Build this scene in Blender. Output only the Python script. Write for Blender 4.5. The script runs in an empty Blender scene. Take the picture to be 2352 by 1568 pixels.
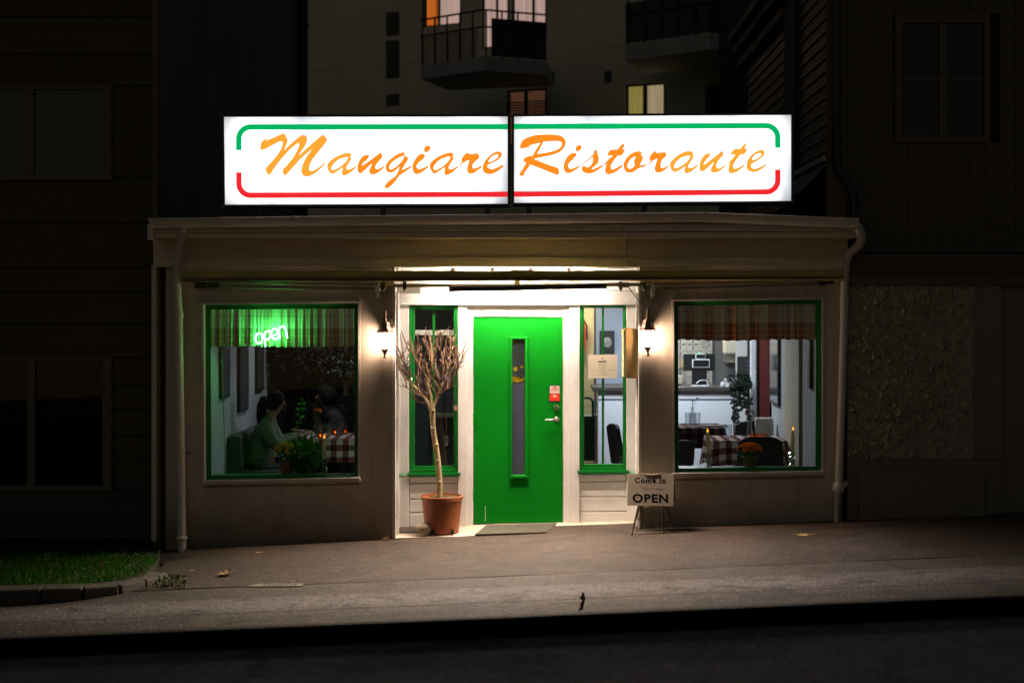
import bpy, bmesh, math, random
from mathutils import Vector, Matrix, Euler
random.seed(7)
R = math.radians
S = bpy.context.scene
COL = S.collection

# ------------------------------------------------------------------ camera, sky, exposure
F, PX0, PY0 = 3174.0, 1239.0, 706.0          # focal length and principal point, in units of a 2352-wide picture
CAM_Y, CAM_Z = -13.45, 2.2
cam_d = bpy.data.cameras.new('camera')
cam = bpy.data.objects.new('camera', cam_d)
COL.objects.link(cam)
cam.location = (0, CAM_Y, CAM_Z)
cam.rotation_euler = (R(90), 0, 0)
cam_d.sensor_width = 36.0
cam_d.lens = F / 2352.0 * 36.0
cam_d.shift_x = -(PX0 - 1176.0) / 2352.0
cam_d.shift_y = -(784.0 - PY0) / 2352.0
cam_d.clip_end = 400
cam_d.dof.use_dof = True
cam_d.dof.focus_distance = 13.5
cam_d.dof.aperture_fstop = 1.4
S.camera = cam

world = bpy.data.worlds.new('World')
S.world = world
world.use_nodes = True
wn = world.node_tree
sky = wn.nodes.new('ShaderNodeTexSky')
sky.sky_type = 'NISHITA'
sky.sun_disc = False
sky.sun_elevation = R(35.0)
sky.sun_rotation = R(200)
tint = wn.nodes.new('ShaderNodeMixRGB')
tint.blend_type = 'MULTIPLY'
tint.inputs[0].default_value = 1.0
tint.inputs[2].default_value = (1.0, 0.88, 0.66, 1)
wn.links.new(sky.outputs[0], tint.inputs[1])
bgn = wn.nodes['Background']
wn.links.new(tint.outputs[0], bgn.inputs[0])
bgn.inputs[1].default_value = 0.0068           # night: the sky is only a faint glow

S.view_settings.view_transform = 'Standard'
S.view_settings.look = 'None'
S.view_settings.gamma = 1.0
S.view_settings.exposure = 0.2
S.view_settings.use_curve_mapping = False
S.render.engine = 'CYCLES'
S.cycles.use_denoising = True
S.cycles.max_bounces = 8
S.cycles.diffuse_bounces = 4
S.cycles.glossy_bounces = 3
S.cycles.transmission_bounces = 6
S.cycles.transparent_max_bounces = 24
S.cycles.sample_clamp_indirect = 6.0
S.cycles.caustics_reflective = False
S.cycles.caustics_refractive = False

# ------------------------------------------------------------------ measuring helpers
K = 3712.0 / 2352.0
def crop(ox, oy, sc):
    return lambda x, y: ((ox + x / sc) / K, (oy + y / sc) / K)
def W(px, py, y):                       # point of the upright plane at depth y that is seen at (px, py)
    s = F / (y - CAM_Y)
    return Vector(((px - PX0) / s, y, CAM_Z - (py - PY0) / s))
def X(px, y): return W(px, 0, y).x
def Z(py, y): return W(0, py, y).z
def gz(x): return 0.042 * x + 0.01      # the street climbs to the right

# ------------------------------------------------------------------ object helpers
def tag(o, label=None, cat=None, group=None, kind=None):
    if label: o['label'] = label
    if cat: o['category'] = cat
    if group: o['group'] = group
    if kind: o['kind'] = kind
    return o
def thing(name, label, cat, loc=(0, 0, 0), group=None):
    o = bpy.data.objects.new(name, None)
    o.empty_display_size = 0.1
    COL.objects.link(o)
    o.location = loc
    return tag(o, label, cat, group)
def wloc(o):
    v = Vector((0, 0, 0))
    while o is not None:
        v += Vector(o.location); o = o.parent
    return v
def kids(o): return [c for c in bpy.data.objects if c.parent == o]
def copy_tree(o, parent=None, at=None, label=None):
    ks = kids(o)
    c = o.copy(); COL.objects.link(c)
    if parent is not None: c.parent = parent
    if at is not None: c.location = at
    if label: c['label'] = label
    for k in ks: copy_tree(k, c)
    return c
def inst(src, parent, loc, rot=(0, 0, 0), scale=(1, 1, 1)):   # one more piece that shares the mesh of src
    c = src.copy(); COL.objects.link(c); c.parent = parent
    c.location = loc; c.rotation_euler = rot; c.scale = scale
    return c

class MB:
    def __init__(s, tf=None):
        s.v, s.f, s.uv, s.tf = [], [], {}, tf
    def add(s, pts, faces, uvs=None):
        b = len(s.v)
        for i, p in enumerate(pts):
            p = Vector(p)
            s.v.append(s.tf(p) if s.tf else p)
            if uvs: s.uv[b + i] = uvs[i]
        for f in faces: s.f.append([b + i for i in f])
        return s
    def box(s, x0, x1, y0, y1, z0, z1):
        return s.add([(x0,y0,z0),(x1,y0,z0),(x1,y1,z0),(x0,y1,z0),(x0,y0,z1),(x1,y0,z1),(x1,y1,z1),(x0,y1,z1)],
                     [(0,3,2,1),(4,5,6,7),(0,1,5,4),(1,2,6,5),(2,3,7,6),(3,0,4,7)])
    def hexa(s, quad, d0, d1):          # quad: 4 points (TL,TR,BR,BL) ; pushed from depth d0 to d1 along y
        q = [Vector(p) for p in quad]
        a = [Vector((p.x, d0, p.z)) for p in q]; b = [Vector((p.x, d1, p.z)) for p in q]
        return s.add(a + b, [(0,3,2,1),(4,5,6,7),(0,1,5,4),(1,2,6,5),(2,3,7,6),(3,0,4,7)])
    def phex(s, pts, y0, y1):           # same from picture corners
        return s.hexa([W(px, py, y0) for px, py in pts], y0, y1)
    def prect(s, x0, y0, x1, y1, d0, d1, t=0.0):
        return s.phex([(x0, y0), (x1, y0 + t * (x1 - x0)), (x1, y1 + t * (x1 - x0)), (x0, y1)], d0, d1)
    def ring(s, outer, inner, y0, y1):
        o = [W(px, py, y0) for px, py in outer]; n = [W(px, py, y0) for px, py in inner]
        pts = o + n + [Vector((p.x, y1, p.z)) for p in o] + [Vector((p.x, y1, p.z)) for p in n]
        fs = []
        for i in range(4):
            j = (i + 1) % 4
            fs += [(i, i + 4, j + 4, j), (i + 8, j + 8, j + 12, i + 12), (i + 4, i + 12, j + 12, j + 4), (i, j, j + 8, i + 8)]
        return s.add(pts, fs)
    def prism(s, poly, ext):            # poly: closed list of 3D points, extruded by vector ext
        n = len(poly); e = Vector(ext)
        pts = [Vector(p) for p in poly] + [Vector(p) + e for p in poly]
        fs = [tuple(range(n)), tuple(range(2 * n - 1, n - 1, -1))]
        for i in range(n):
            j = (i + 1) % n
            fs.append((i, i + n, j + n, j))
        return s.add(pts, fs)
    def tube(s, pts, r, seg=8, cap=True, closed=False):
        P = [Vector(p) for p in pts]; n = len(P)
        rs = r if isinstance(r, (list, tuple)) else [r] * n
        tans = []
        for i in range(n):
            a = P[(i - 1) % n] if (closed or i > 0) else P[i]
            b = P[(i + 1) % n] if (closed or i < n - 1) else P[i]
            t = b - a
            tans.append(t.normalized() if t.length > 1e-9 else Vector((0, 0, 1)))
        ref = Vector((0, 0, 1)) if abs(tans[0].z) < 0.9 else Vector((0, 1, 0))
        nrm = tans[0].cross(ref).normalized()
        vs, fs = [], []
        for i in range(n):
            nrm = (nrm - tans[i] * nrm.dot(tans[i]))
            nrm = nrm.normalized() if nrm.length > 1e-6 else tans[i].orthogonal().normalized()
            bi = tans[i].cross(nrm)
            for k in range(seg):
                a = 2 * math.pi * k / seg
                vs.append(P[i] + (nrm * math.cos(a) + bi * math.sin(a)) * rs[i])
        m = n if closed else n - 1
        for i in range(m):
            j = (i + 1) % n
            for k in range(seg):
                l = (k + 1) % seg
                fs.append((i * seg + k, i * seg + l, j * seg + l, j * seg + k))
        if cap and not closed:
            fs.append(tuple(range(seg - 1, -1, -1)))
            fs.append(tuple((n - 1) * seg + k for k in range(seg)))
        return s.add(vs, fs)
    def lathe(s, prof, c, seg=20, axis='z', cap=True):
        c = Vector(c); vs, fs = [], []
        for r, h in prof:
            for k in range(seg):
                a = 2 * math.pi * k / seg
                u, v = r * math.cos(a), r * math.sin(a)
                vs.append(c + (Vector((u, v, h)) if axis == 'z' else Vector((u, h, v)) if axis == 'y' else Vector((h, u, v))))
        n = len(prof)
        for i in range(n - 1):
            for k in range(seg):
                l = (k + 1) % seg
                q = (i * seg + k, i * seg + l, (i + 1) * seg + l, (i + 1) * seg + k)
                fs.append(q if axis != 'y' else q[::-1])
        if cap:
            fs.append(tuple(range(seg - 1, -1, -1))); fs.append(tuple((n - 1) * seg + k for k in range(seg)))
        return s.add(vs, fs)
    def ball(s, c, r, seg=10, rings=6, sc=(1, 1, 1)):
        c = Vector(c); vs, fs = [], []
        for i in range(rings + 1):
            th = math.pi * i / rings
            for k in range(seg):
                a = 2 * math.pi * k / seg
                vs.append(c + Vector((r*sc[0]*math.sin(th)*math.cos(a), r*sc[1]*math.sin(th)*math.sin(a), r*sc[2]*math.cos(th))))
        for i in range(rings):
            for k in range(seg):
                l = (k + 1) % seg
                fs.append((i*seg+k, (i+1)*seg+k, (i+1)*seg+l, i*seg+l))
        return s.add(vs, fs)
    def grid(s, fn, nu, nv, uvfn=None):
        vs = [fn(i / nu, j / nv) for j in range(nv + 1) for i in range(nu + 1)]
        uvs = [uvfn(i / nu, j / nv) for j in range(nv + 1) for i in range(nu + 1)] if uvfn else None
        return s.add(vs, [(j*(nu+1)+i, j*(nu+1)+i+1, (j+1)*(nu+1)+i+1, (j+1)*(nu+1)+i) for j in range(nv) for i in range(nu)], uvs)
    def build(s, name, m, parent=None, smooth=False, bevel=0.0, seg=2, origin=None, clean=False):
        off = Vector(origin) if origin is not None else (wloc(parent) if parent is not None else Vector((0, 0, 0)))
        me = bpy.data.meshes.new(name)
        me.from_pydata([tuple(p - off) for p in s.v], [], s.f)
        if s.uv:
            ul = me.uv_layers.new(name='UVMap')
            for lp in me.loops: ul.data[lp.index].uv = s.uv.get(lp.vertex_index, (0, 0))
        if clean:
            bm = bmesh.new(); bm.from_mesh(me)
            bmesh.ops.remove_doubles(bm, verts=bm.verts, dist=1e-5)
            bmesh.ops.recalc_face_normals(bm, faces=bm.faces); bm.to_mesh(me); bm.free()
        me.update()
        for mm in (m if isinstance(m, (list, tuple)) else [m]): me.materials.append(mm)
        o = bpy.data.objects.new(name, me); COL.objects.link(o)
        if parent is not None:
            o.parent = parent
            if origin is not None: o.location = off - wloc(parent)
        elif origin is not None: o.location = off
        if smooth:
            me.polygons.foreach_set('use_smooth', [True] * len(me.polygons))
            if hasattr(me, 'set_sharp_from_angle'): me.set_sharp_from_angle(angle=R(42))
        if bevel > 0:
            b = o.modifiers.new('edge', 'BEVEL'); b.width = bevel; b.segments = seg; b.limit_method = 'ANGLE'; b.angle_limit = R(40)
            b.harden_normals = False
        return o

# ------------------------------------------------------------------ materials
def new_mat(name):
    m = bpy.data.materials.new(name); m.use_nodes = True
    nt = m.node_tree; b = nt.nodes['Principled BSDF']
    return m, nt, b
def N(nt, typ, **kw):
    n = nt.nodes.new('ShaderNode' + typ)
    for k, v in kw.items(): setattr(n, k, v)
    return n
def noise(nt, co, scale, detail=4, rough=0.6, dist=0.0):
    n = N(nt, 'TexNoise'); n.inputs['Scale'].default_value = scale; n.inputs['Detail'].default_value = detail
    n.inputs['Roughness'].default_value = rough; n.inputs['Distortion'].default_value = dist
    nt.links.new(co, n.inputs['Vector']); return n.outputs['Fac']
def ramp(nt, fac, stops):
    r = N(nt, 'ValToRGB'); e = r.color_ramp.elements
    while len(e) > 1: e.remove(e[-1])
    e[0].position, e[0].color = stops[0][0], stops[0][1]
    for p, c in stops[1:]:
        x = e.new(p); x.color = c
    nt.links.new(fac, r.inputs[0]); return r.outputs[0]
def g4(v): return (v, v, v, 1)
def c4(c): return (c[0], c[1], c[2], 1)
def mixc(nt, fac, a, b, mode='MIX'):
    m = N(nt, 'MixRGB', blend_type=mode)
    for sk, val in ((0, fac), (1, a), (2, b)):
        if isinstance(val, (int, float)): m.inputs[sk].default_value = val
        elif isinstance(val, tuple): m.inputs[sk].default_value = c4(val)
        else: nt.links.new(val, m.inputs[sk])
    return m.outputs[0]
def math_(nt, op, a, b=None, c=None):
    m = N(nt, 'Math', operation=op)
    for i, val in enumerate((a, b, c)):
        if val is None: continue
        if isinstance(val, (int, float)): m.inputs[i].default_value = val
        else: nt.links.new(val, m.inputs[i])
    return m.outputs[0]
def bump(nt, b, h, strength=0.2, dist=0.01):
    n = N(nt, 'Bump'); n.inputs['Strength'].default_value = strength; n.inputs['Distance'].default_value = dist
    nt.links.new(h, n.inputs['Height']); nt.links.new(n.outputs[0], b.inputs['Normal'])
def pm(name, col, rough=0.6, var=0.12, vs=5.0, bs=60.0, bst=0.15, metal=0.0, coat=0.0, dirt=None, dirt_amt=0.5, stretch=None, spec=0.5):
    m, nt, b = new_mat(name)
    co = N(nt, 'TexCoord').outputs['Object']
    if stretch:
        mp = N(nt, 'Mapping'); mp.inputs['Scale'].default_value = stretch
        nt.links.new(co, mp.inputs[0]); co = mp.outputs[0]
    n1 = noise(nt, co, vs, 5, 0.65)
    lo = tuple(max(0, c * (1 - var)) for c in col); hi = tuple(min(1, c * (1 + var)) for c in col)
    cc = ramp(nt, n1, [(0.3, c4(lo)), (0.7, c4(hi))])
    if dirt:
        n3 = noise(nt, co, vs * 2.3, 8, 0.75, 0.6)
        f = ramp(nt, n3, [(0.55, g4(0)), (0.75, g4(dirt_amt))])
        cc = mixc(nt, f, cc, dirt)
    nt.links.new(cc, b.inputs['Base Color'])
    n2 = noise(nt, co, bs, 6, 0.6)
    rr = ramp(nt, n1, [(0.2, g4(max(0, rough - 0.1))), (0.8, g4(min(1, rough + 0.1)))])
    nt.links.new(rr, b.inputs['Roughness'])
    b.inputs['Metallic'].default_value = metal
    b.inputs['Coat Weight'].default_value = coat
    b.inputs['Specular IOR Level'].default_value = spec
    if bst > 0: bump(nt, b, n2, bst, 0.006)
    return m
def emit(name, col, strength):
    m = bpy.data.materials.new(name); m.use_nodes = True; nt = m.node_tree
    nt.nodes.remove(nt.nodes['Principled BSDF'])
    e = N(nt, 'Emission'); e.inputs[0].default_value = c4(col); e.inputs[1].default_value = strength
    nt.links.new(e.outputs[0], nt.nodes['Material Output'].inputs[0]); return m
def glass_mat(name, tint=(1, 1, 1), ior=1.45, rough=0.01, boost=1.0):
    m = bpy.data.materials.new(name); m.use_nodes = True; nt = m.node_tree
    nt.nodes.remove(nt.nodes['Principled BSDF'])
    t = N(nt, 'BsdfTransparent'); t.inputs[0].default_value = c4(tint)
    g = N(nt, 'BsdfGlossy'); g.inputs['Roughness'].default_value = rough
    fr = N(nt, 'Fresnel'); bf = N(nt, 'NewGeometry').outputs['Backfacing']
    nt.links.new(math_(nt, 'MULTIPLY_ADD', bf, 1.0 / ior - ior, ior), fr.inputs[0])
    mx = N(nt, 'MixShader')
    f = math_(nt, 'MULTIPLY', fr.outputs[0], boost)
    nt.links.new(f, mx.inputs[0]); nt.links.new(t.outputs[0], mx.inputs[1]); nt.links.new(g.outputs[0], mx.inputs[2])
    nt.links.new(mx.outputs[0], nt.nodes['Material Output'].inputs[0]); return m

def asphalt(name, base, light, grain=190.0, patch=1.1, bands=None):
    m, nt, b = new_mat(name)
    co = N(nt, 'TexCoord').outputs['Object']
    big = noise(nt, co, patch, 6, 0.65, 0.4)
    mid = noise(nt, co, 7.0, 6, 0.7)
    fine = noise(nt, co, grain, 3, 0.75)
    vo = N(nt, 'TexVoronoi'); vo.inputs['Scale'].default_value = 34.0; nt.links.new(co, vo.inputs['Vector'])
    c = mixc(nt, ramp(nt, big, [(0.35, g4(0)), (0.68, g4(1))]), base, light)
    if bands:
        # wear along the street, the sign's light and falloff painted in: polished strips, tar lines and a gravelly gutter run with the kerb
        mp = N(nt, 'Mapping'); mp.inputs['Scale'].default_value = (0.35, 1.3, 1.0); nt.links.new(co, mp.inputs[0])
        wv = noise(nt, mp.outputs[0], 1.2, 4, 0.6)
        sep = N(nt, 'SeparateXYZ'); nt.links.new(co, sep.inputs[0])
        yy = math_(nt, 'ADD', sep.outputs[1], math_(nt, 'MULTIPLY', math_(nt, 'SUBTRACT', wv, 0.5), 0.10))
        t = math_(nt, 'DIVIDE', math_(nt, 'ADD', yy, 6.0), 4.0)    # y -6..-2 -> 0..1
        bc = ramp(nt, t, bands)
        c = mixc(nt, 0.85, c, mixc(nt, 1.0, bc, ramp(nt, mid, [(0.3, g4(0.78)), (0.7, g4(1.2))]), 'MULTIPLY'))
    c = mixc(nt, ramp(nt, mid, [(0.45, g4(0)), (0.75, g4(0.45))]), c, tuple(x * 0.6 for x in base))
    st_ = noise(nt, co, 1.9, 7, 0.72, 1.2)
    c = mixc(nt, ramp(nt, st_, [(0.50, g4(0)), (0.60, g4(0.55)), (0.68, g4(0.75))]), c, tuple(x * 0.45 for x in base))
    sp = ramp(nt, vo.outputs['Color'], [(0.0, g4(0.55)), (0.35, g4(0.88)), (0.85, g4(1.12)), (1.0, g4(1.8))])
    c = mixc(nt, 1.0, c, sp, 'MULTIPLY')
    c = mixc(nt, 1.0, c, ramp(nt, fine, [(0.3, g4(0.65)), (0.7, g4(1.3))]), 'MULTIPLY')
    nt.links.new(c, b.inputs['Base Color'])
    b.inputs['Roughness'].default_value = 0.85
    h = math_(nt, 'ADD', math_(nt, 'MULTIPLY', fine, 0.6), math_(nt, 'ADD', vo.outputs['Distance'], math_(nt, 'MULTIPLY', mid, 1.5)))
    bump(nt, b, h, 0.38, 0.015)
    return m

def cloth_plaid(name, cols, nu, nv, translucent=0.4, gingham=False):
    m, nt, b = new_mat(name)
    uv = N(nt, 'TexCoord').outputs['UV']
    sep = N(nt, 'SeparateXYZ'); nt.links.new(uv, sep.inputs[0])
    if gingham:
        a = math_(nt, 'GREATER_THAN', math_(nt, 'FRACT', math_(nt, 'MULTIPLY', sep.outputs[0], nu)), 0.5)
        d = math_(nt, 'GREATER_THAN', math_(nt, 'FRACT', math_(nt, 'MULTIPLY', sep.outputs[1], nv)), 0.5)
        f = math_(nt, 'MULTIPLY', math_(nt, 'ADD', a, d), 0.5)
        c = ramp(nt, f, [(0.0, c4(cols[0])), (0.25, c4(cols[0])), (0.251, c4(cols[1])), (0.75, c4(cols[1])), (0.751, c4(cols[2])), (1, c4(cols[2]))])
    else:
        fu = math_(nt, 'FRACT', math_(nt, 'MULTIPLY', sep.outputs[0], nu))
        cu = ramp(nt, fu, [(0.0, c4(cols[0])), (0.28, c4(cols[0])), (0.30, c4(cols[1])), (0.42, c4(cols[1])), (0.44, c4(cols[2])), (0.50, c4(cols[2])),
                           (0.52, c4(cols[1])), (0.70, c4(cols[1])), (0.72, c4(cols[3])), (0.78, c4(cols[3])), (0.80, c4(cols[0])), (1, c4(cols[0]))])
        cv = ramp(nt, sep.outputs[1], [(0.0, c4(cols[1])), (0.12, c4(cols[1])), (0.14, c4(cols[2])), (0.17, c4(cols[1])), (0.27, c4(cols[1])), (0.29, c4(cols[2])),
                                       (0.32, c4(cols[1])), (0.46, c4(cols[1])), (0.48, c4(cols[0])), (0.76, c4(cols[0])), (0.77, c4(cols[3])), (0.79, c4(cols[0])), (1, c4(cols[0]))])
        c = mixc(nt, 0.5, cu, cv)
    co = N(nt, 'TexCoord').outputs['Object']
    w = noise(nt, co, 320, 2, 0.5)
    c = mixc(nt, 1.0, c, ramp(nt, w, [(0.3, g4(0.8)), (0.7, g4(1.15))]), 'MULTIPLY')
    nt.nodes.remove(b)
    d1 = N(nt, 'BsdfDiffuse'); d2 = N(nt, 'BsdfTranslucent'); mx = N(nt, 'MixShader'); mx.inputs[0].default_value = translucent
    nt.links.new(c, d1.inputs[0]); nt.links.new(c, d2.inputs[0])
    nt.links.new(d1.outputs[0], mx.inputs[1]); nt.links.new(d2.outputs[0], mx.inputs[2])
    nt.links.new(mx.outputs[0], nt.nodes['Material Output'].inputs[0])
    return m

WHITE = pm('white_paint', (0.78, 0.76, 0.73), 0.5, 0.05, 4, 90, 0.12, dirt=(0.45, 0.40, 0.34), dirt_amt=0.35)
def wall_paint():
    m = pm('wall_paint', (0.58, 0.52, 0.445), 0.7, 0.08, 3, 130, 0.35, dirt=(0.28, 0.23, 0.18), dirt_amt=0.4)
    nt = m.node_tree; b = nt.nodes['Principled BSDF']; src = b.inputs['Base Color'].links[0].from_socket
    co = N(nt, 'TexCoord').outputs['Object']; sp = N(nt, 'SeparateXYZ'); nt.links.new(co, sp.inputs[0])
    mp = N(nt, 'Mapping'); mp.inputs['Scale'].default_value = (9, 9, 0.9); nt.links.new(co, mp.inputs[0])
    streak = ramp(nt, noise(nt, mp.outputs[0], 1.0, 6, 0.7), [(0.52, g4(0)), (0.72, g4(0.38))])
    low = ramp(nt, math_(nt, 'ADD', sp.outputs[2], math_(nt, 'MULTIPLY', noise(nt, co, 5, 6, .7), 0.5)), [(0.22, g4(0.75)), (0.62, g4(0))])   # splash dirt near the pavement
    c = mixc(nt, streak, src, (0.25, 0.20, 0.15)); c = mixc(nt, low, c, (0.17, 0.135, 0.10))
    nt.links.new(c, b.inputs['Base Color']); return m
WALLM = wall_paint()
def petal(name, col, tr=0.5):
    m = bpy.data.materials.new(name); m.use_nodes = True; nt = m.node_tree; nt.nodes.remove(nt.nodes['Principled BSDF'])
    co = N(nt, 'TexCoord').outputs['Object']; c = mixc(nt, 1.0, ramp(nt, noise(nt, co, 40, 3), [(0.3, g4(.65)), (0.7, g4(1.15))]), col, 'MULTIPLY')
    d1 = N(nt, 'BsdfDiffuse'); d2 = N(nt, 'BsdfTranslucent'); mx = N(nt, 'MixShader'); mx.inputs[0].default_value = tr
    nt.links.new(c, d1.inputs[0]); nt.links.new(c, d2.inputs[0]); nt.links.new(d1.outputs[0], mx.inputs[1]); nt.links.new(d2.outputs[0], mx.inputs[2])
    nt.links.new(mx.outputs[0], nt.nodes['Material Output'].inputs[0]); return m
TRIM = pm('trim_paint', (0.66, 0.61, 0.54), 0.5, 0.07, 5, 70, 0.12, dirt=(0.35, 0.3, 0.24), dirt_amt=0.4)
BEAM = pm('beam_paint', (0.74, 0.65, 0.49), 0.6, 0.10, 3, 60, 0.15, dirt=(0.25, 0.2, 0.14), dirt_amt=0.5, stretch=(0.4, 3, 3))
GREEN = pm('green_gloss_paint', (0.003, 0.17, 0.018), 0.35, 0.06, 3, 40, 0.04, spec=0.4)
DOORG = pm('door_green', (0.001, 0.175, 0.007), 0.5, 0.05, 2.0, 240, 0.05, spec=0.12)
SILLWOOD = pm('worn_sill_wood', (0.26, 0.2, 0.14), 0.7, 0.2, 8, 60, 0.25, stretch=(0.3, 3, 3))
BLACK = pm('black_metal', (0.012, 0.012, 0.013), 0.6, 0.2, 8, 80, 0.1)
DARKM = pm('dark_grey_metal', (0.05, 0.048, 0.045), 0.45, 0.2, 8, 80, 0.1, metal=0.3)
STEEL = pm('brushed_steel', (0.62, 0.60, 0.57), 0.28, 0.08, 20, 200, 0.04, metal=1.0)
GREYM = pm('grey_metal', (0.30, 0.28, 0.25), 0.4, 0.1, 10, 90, 0.08, metal=0.6)
BRASS = pm('brass', (0.34, 0.235, 0.10), 0.5, 0.1, 9, 80, 0.05, metal=0.85)
CABLE = pm('cable_sheath', (0.45, 0.38, 0.28), 0.6, 0.1, 20, 80, 0.05)
CABLED = pm('dark_cable_sheath', (0.06, 0.05, 0.045), 0.6, 0.1, 20, 80, 0.05)
GLASS = glass_mat('window_glass', (0.96, 0.98, 0.97), 1.45, 0.0, 1.1)
GLASSD = glass_mat('dark_window_glass', (0.5, 0.5, 0.52), 1.5, 0.02, 1.2)
TUMBLER = glass_mat('drinking_glass', (0.92, 0.94, 0.95), 1.5, 0.03, 2.0)
from mathutils import noise as mnoise
# ------------------------------------------------------------------ ground, pavement, road
PAVE = asphalt('pavement_asphalt', (0.036, 0.0235, 0.016), (0.078, 0.051, 0.034), 52, 0.9)
k = lambda y: (y + 6.0) / 4.0
def bd(y, c): return (max(0, min(1, k(y))), c4(c))
ROADM = asphalt('road_asphalt', (0.075, 0.062, 0.055), (0.12, 0.10, 0.09), 48, 0.8, bands=[
    bd(-6.0, (0.03, 0.025, 0.023)), bd(-4.0, (0.04, 0.031, 0.027)), bd(-3.62, (0.06, 0.045, 0.037)), bd(-3.55, (0.035, 0.026, 0.024)), bd(-3.50, (0.10, 0.078, 0.062)),
    bd(-3.30, (0.11, 0.085, 0.068)), bd(-3.14, (0.16, 0.13, 0.12)), bd(-3.10, (0.05, 0.042, 0.042)), bd(-3.06, (0.17, 0.148, 0.143)), bd(-2.85, (0.24, 0.21, 0.207)),
    bd(-2.58, (0.17, 0.148, 0.145)), bd(-2.50, (0.085, 0.067, 0.054)), bd(-2.18, (0.07, 0.054, 0.042)), bd(-2.10, (0.09, 0.08, 0.07))])
NEARM = asphalt('near_ground_asphalt', (0.22, 0.19, 0.195), (0.30, 0.265, 0.27), 60, 0.8)
WALLK = pm('edging_black', (0.006, 0.006, 0.006), 0.95, 0.2, 6, 60, 0.2, spec=0.0)
EARTH = pm('dark_earth', (0.03, 0.025, 0.018), 0.9, 0.3, 3, 40, 0.6)

def sheet(name, m, x0, x1, y0, y1, dz, nx=1, ny=1, wob=0.0):
    b = MB()
    def fn(u, v):
        x = x0 + (x1 - x0) * u; y = y0 + (y1 - y0) * v
        w = wob * mnoise.noise(Vector((x * 1.1, y * 1.7, 3.3))) if wob else 0
        return Vector((x, y, gz(x) + dz + w))
    b.grid(fn, nx, ny)
    return tag(b.build(name, m, smooth=True), kind='structure')
sheet('ground', EARTH, -70, 70, -30, 60, -0.10)
sheet('pavement', PAVE, -3.42, 14, -2.10, 0.35, 0.0, 90, 16, 0.010)
sheet('road', ROADM, -40, 40, -6.96, -2.092, -0.004, 120, 24, 0.006)
tag(MB().box(-40, 40, -16, -7.0, -0.5, 0.0).build('near_pavement', NEARM), kind='structure')
np_ = bpy.data.objects['near_pavement']
for v in np_.data.vertices: v.co.z += 0.655 + gz(v.co.x)
# low dark edging wall on the near side of the road
ew = MB()
ew.add([(-40, -7.0, gz(-40) - 0.2), (40, -7.0, gz(40) - 0.2), (40, -6.96, gz(40) - 0.2), (-40, -6.96, gz(-40) - 0.2),
        (-40, -7.0, gz(-40) + 0.745), (40, -7.0, gz(40) + 0.745), (40, -6.96, gz(40) + 0.745), (-40, -6.96, gz(-40) + 0.745)],
       [(0,3,2,1),(4,5,6,7),(0,1,5,4),(1,2,6,5),(2,3,7,6),(3,0,4,7)])
tag(ew.build('edging_wall', WALLK), 'low black edging wall running across the near side of the road', 'wall')

# verge of grass with kerb stones at the left
SOIL = pm('verge_soil', (0.035, 0.035, 0.014), 0.95, 0.3, 9, 60, 0.7)
verge_poly = [(-12, -2.28), (-3.72, -2.28), (-3.46, -2.05), (-3.36, -1.70), (-3.38, -1.40), (-3.5, -0.72), (-12, -0.72)]
vb = MB()
vb.prism([(x, y, gz(x) - 0.05) for x, y in verge_poly], (0, 0, 0.12))
tag(vb.build('verge', SOIL), kind='structure')
sheet('side_path', EARTH, -14, -3.42, -0.72, 0.5, -0.02)
def in_poly(x, y, P):
    c = False; n = len(P)
    for i in range(n):
        (x1, y1), (x2, y2) = P[i], P[(i + 1) % n]
        if (y1 > y) != (y2 > y) and x < (x2 - x1) * (y - y1) / (y2 - y1) + x1: c = not c
    return c
GRASS = petal('grass_blade', (0.045, 0.19, 0.010), 0.35)
gb = MB(); gs = MB(); rg = random.Random(3); nb = 0
while nb < 11000:
    x = rg.uniform(-6.2, -3.3); y = rg.uniform(-2.3, -0.68)
    if not in_poly(x, y, verge_poly): continue
    cl = mnoise.noise(Vector((x * 3, y * 3, 0)))
    if rg.random() < 0.55 * max(0, mnoise.noise(Vector((x * 2.1, y * 4, 5))) + .15): nb += 1; continue
    h = rg.uniform(0.015, 0.07) * (1 + 0.9 * cl); a = rg.uniform(0, 6.28); w = 0.0035
    lean = Vector((rg.gauss(0, .02), rg.gauss(0, .02), 0)); p = Vector((x, y, gz(x) + 0.07))
    d = Vector((math.cos(a), math.sin(a), 0)) * w
    (gs if rg.random() < .13 + .3 * max(0, -cl) else gb).add([p - d, p + d, p + lean * .4 + Vector((0, 0, h * .6)) + d * .6, p + lean + Vector((0, 0, h))], [(0, 1, 2, 3)]); nb += 1
tag(gb.build('grass', GRASS), kind='stuff')
tag(gs.build('dry_grass', pm('straw_blade', (0.16, 0.13, 0.05), 0.8, 0.4, 14, 30, 0.0)), kind='stuff')
KERBM = pm('kerb_granite', (0.095, 0.078, 0.066), 0.8, 0.25, 9, 90, 0.6, dirt=(0.09, 0.08, 0.05), dirt_amt=0.6)
kerb = thing('kerb', None, None, (-4, -2.3, gz(-4))); kerb['kind'] = 'structure'
kp = [(-8.2, -2.36), (-7.2, -2.36), (-6.2, -2.36), (-5.2, -2.36), (-4.55, -2.36), (-4.0, -2.35), (-3.68, -2.31), (-3.44, -2.16), (-3.31, -1.90), (-3.27, -1.66), (-3.27, -1.42)]
kh = [.11, .11, .11, .11, .11, .105, .09, .07, .055, .04, .025]
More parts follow.
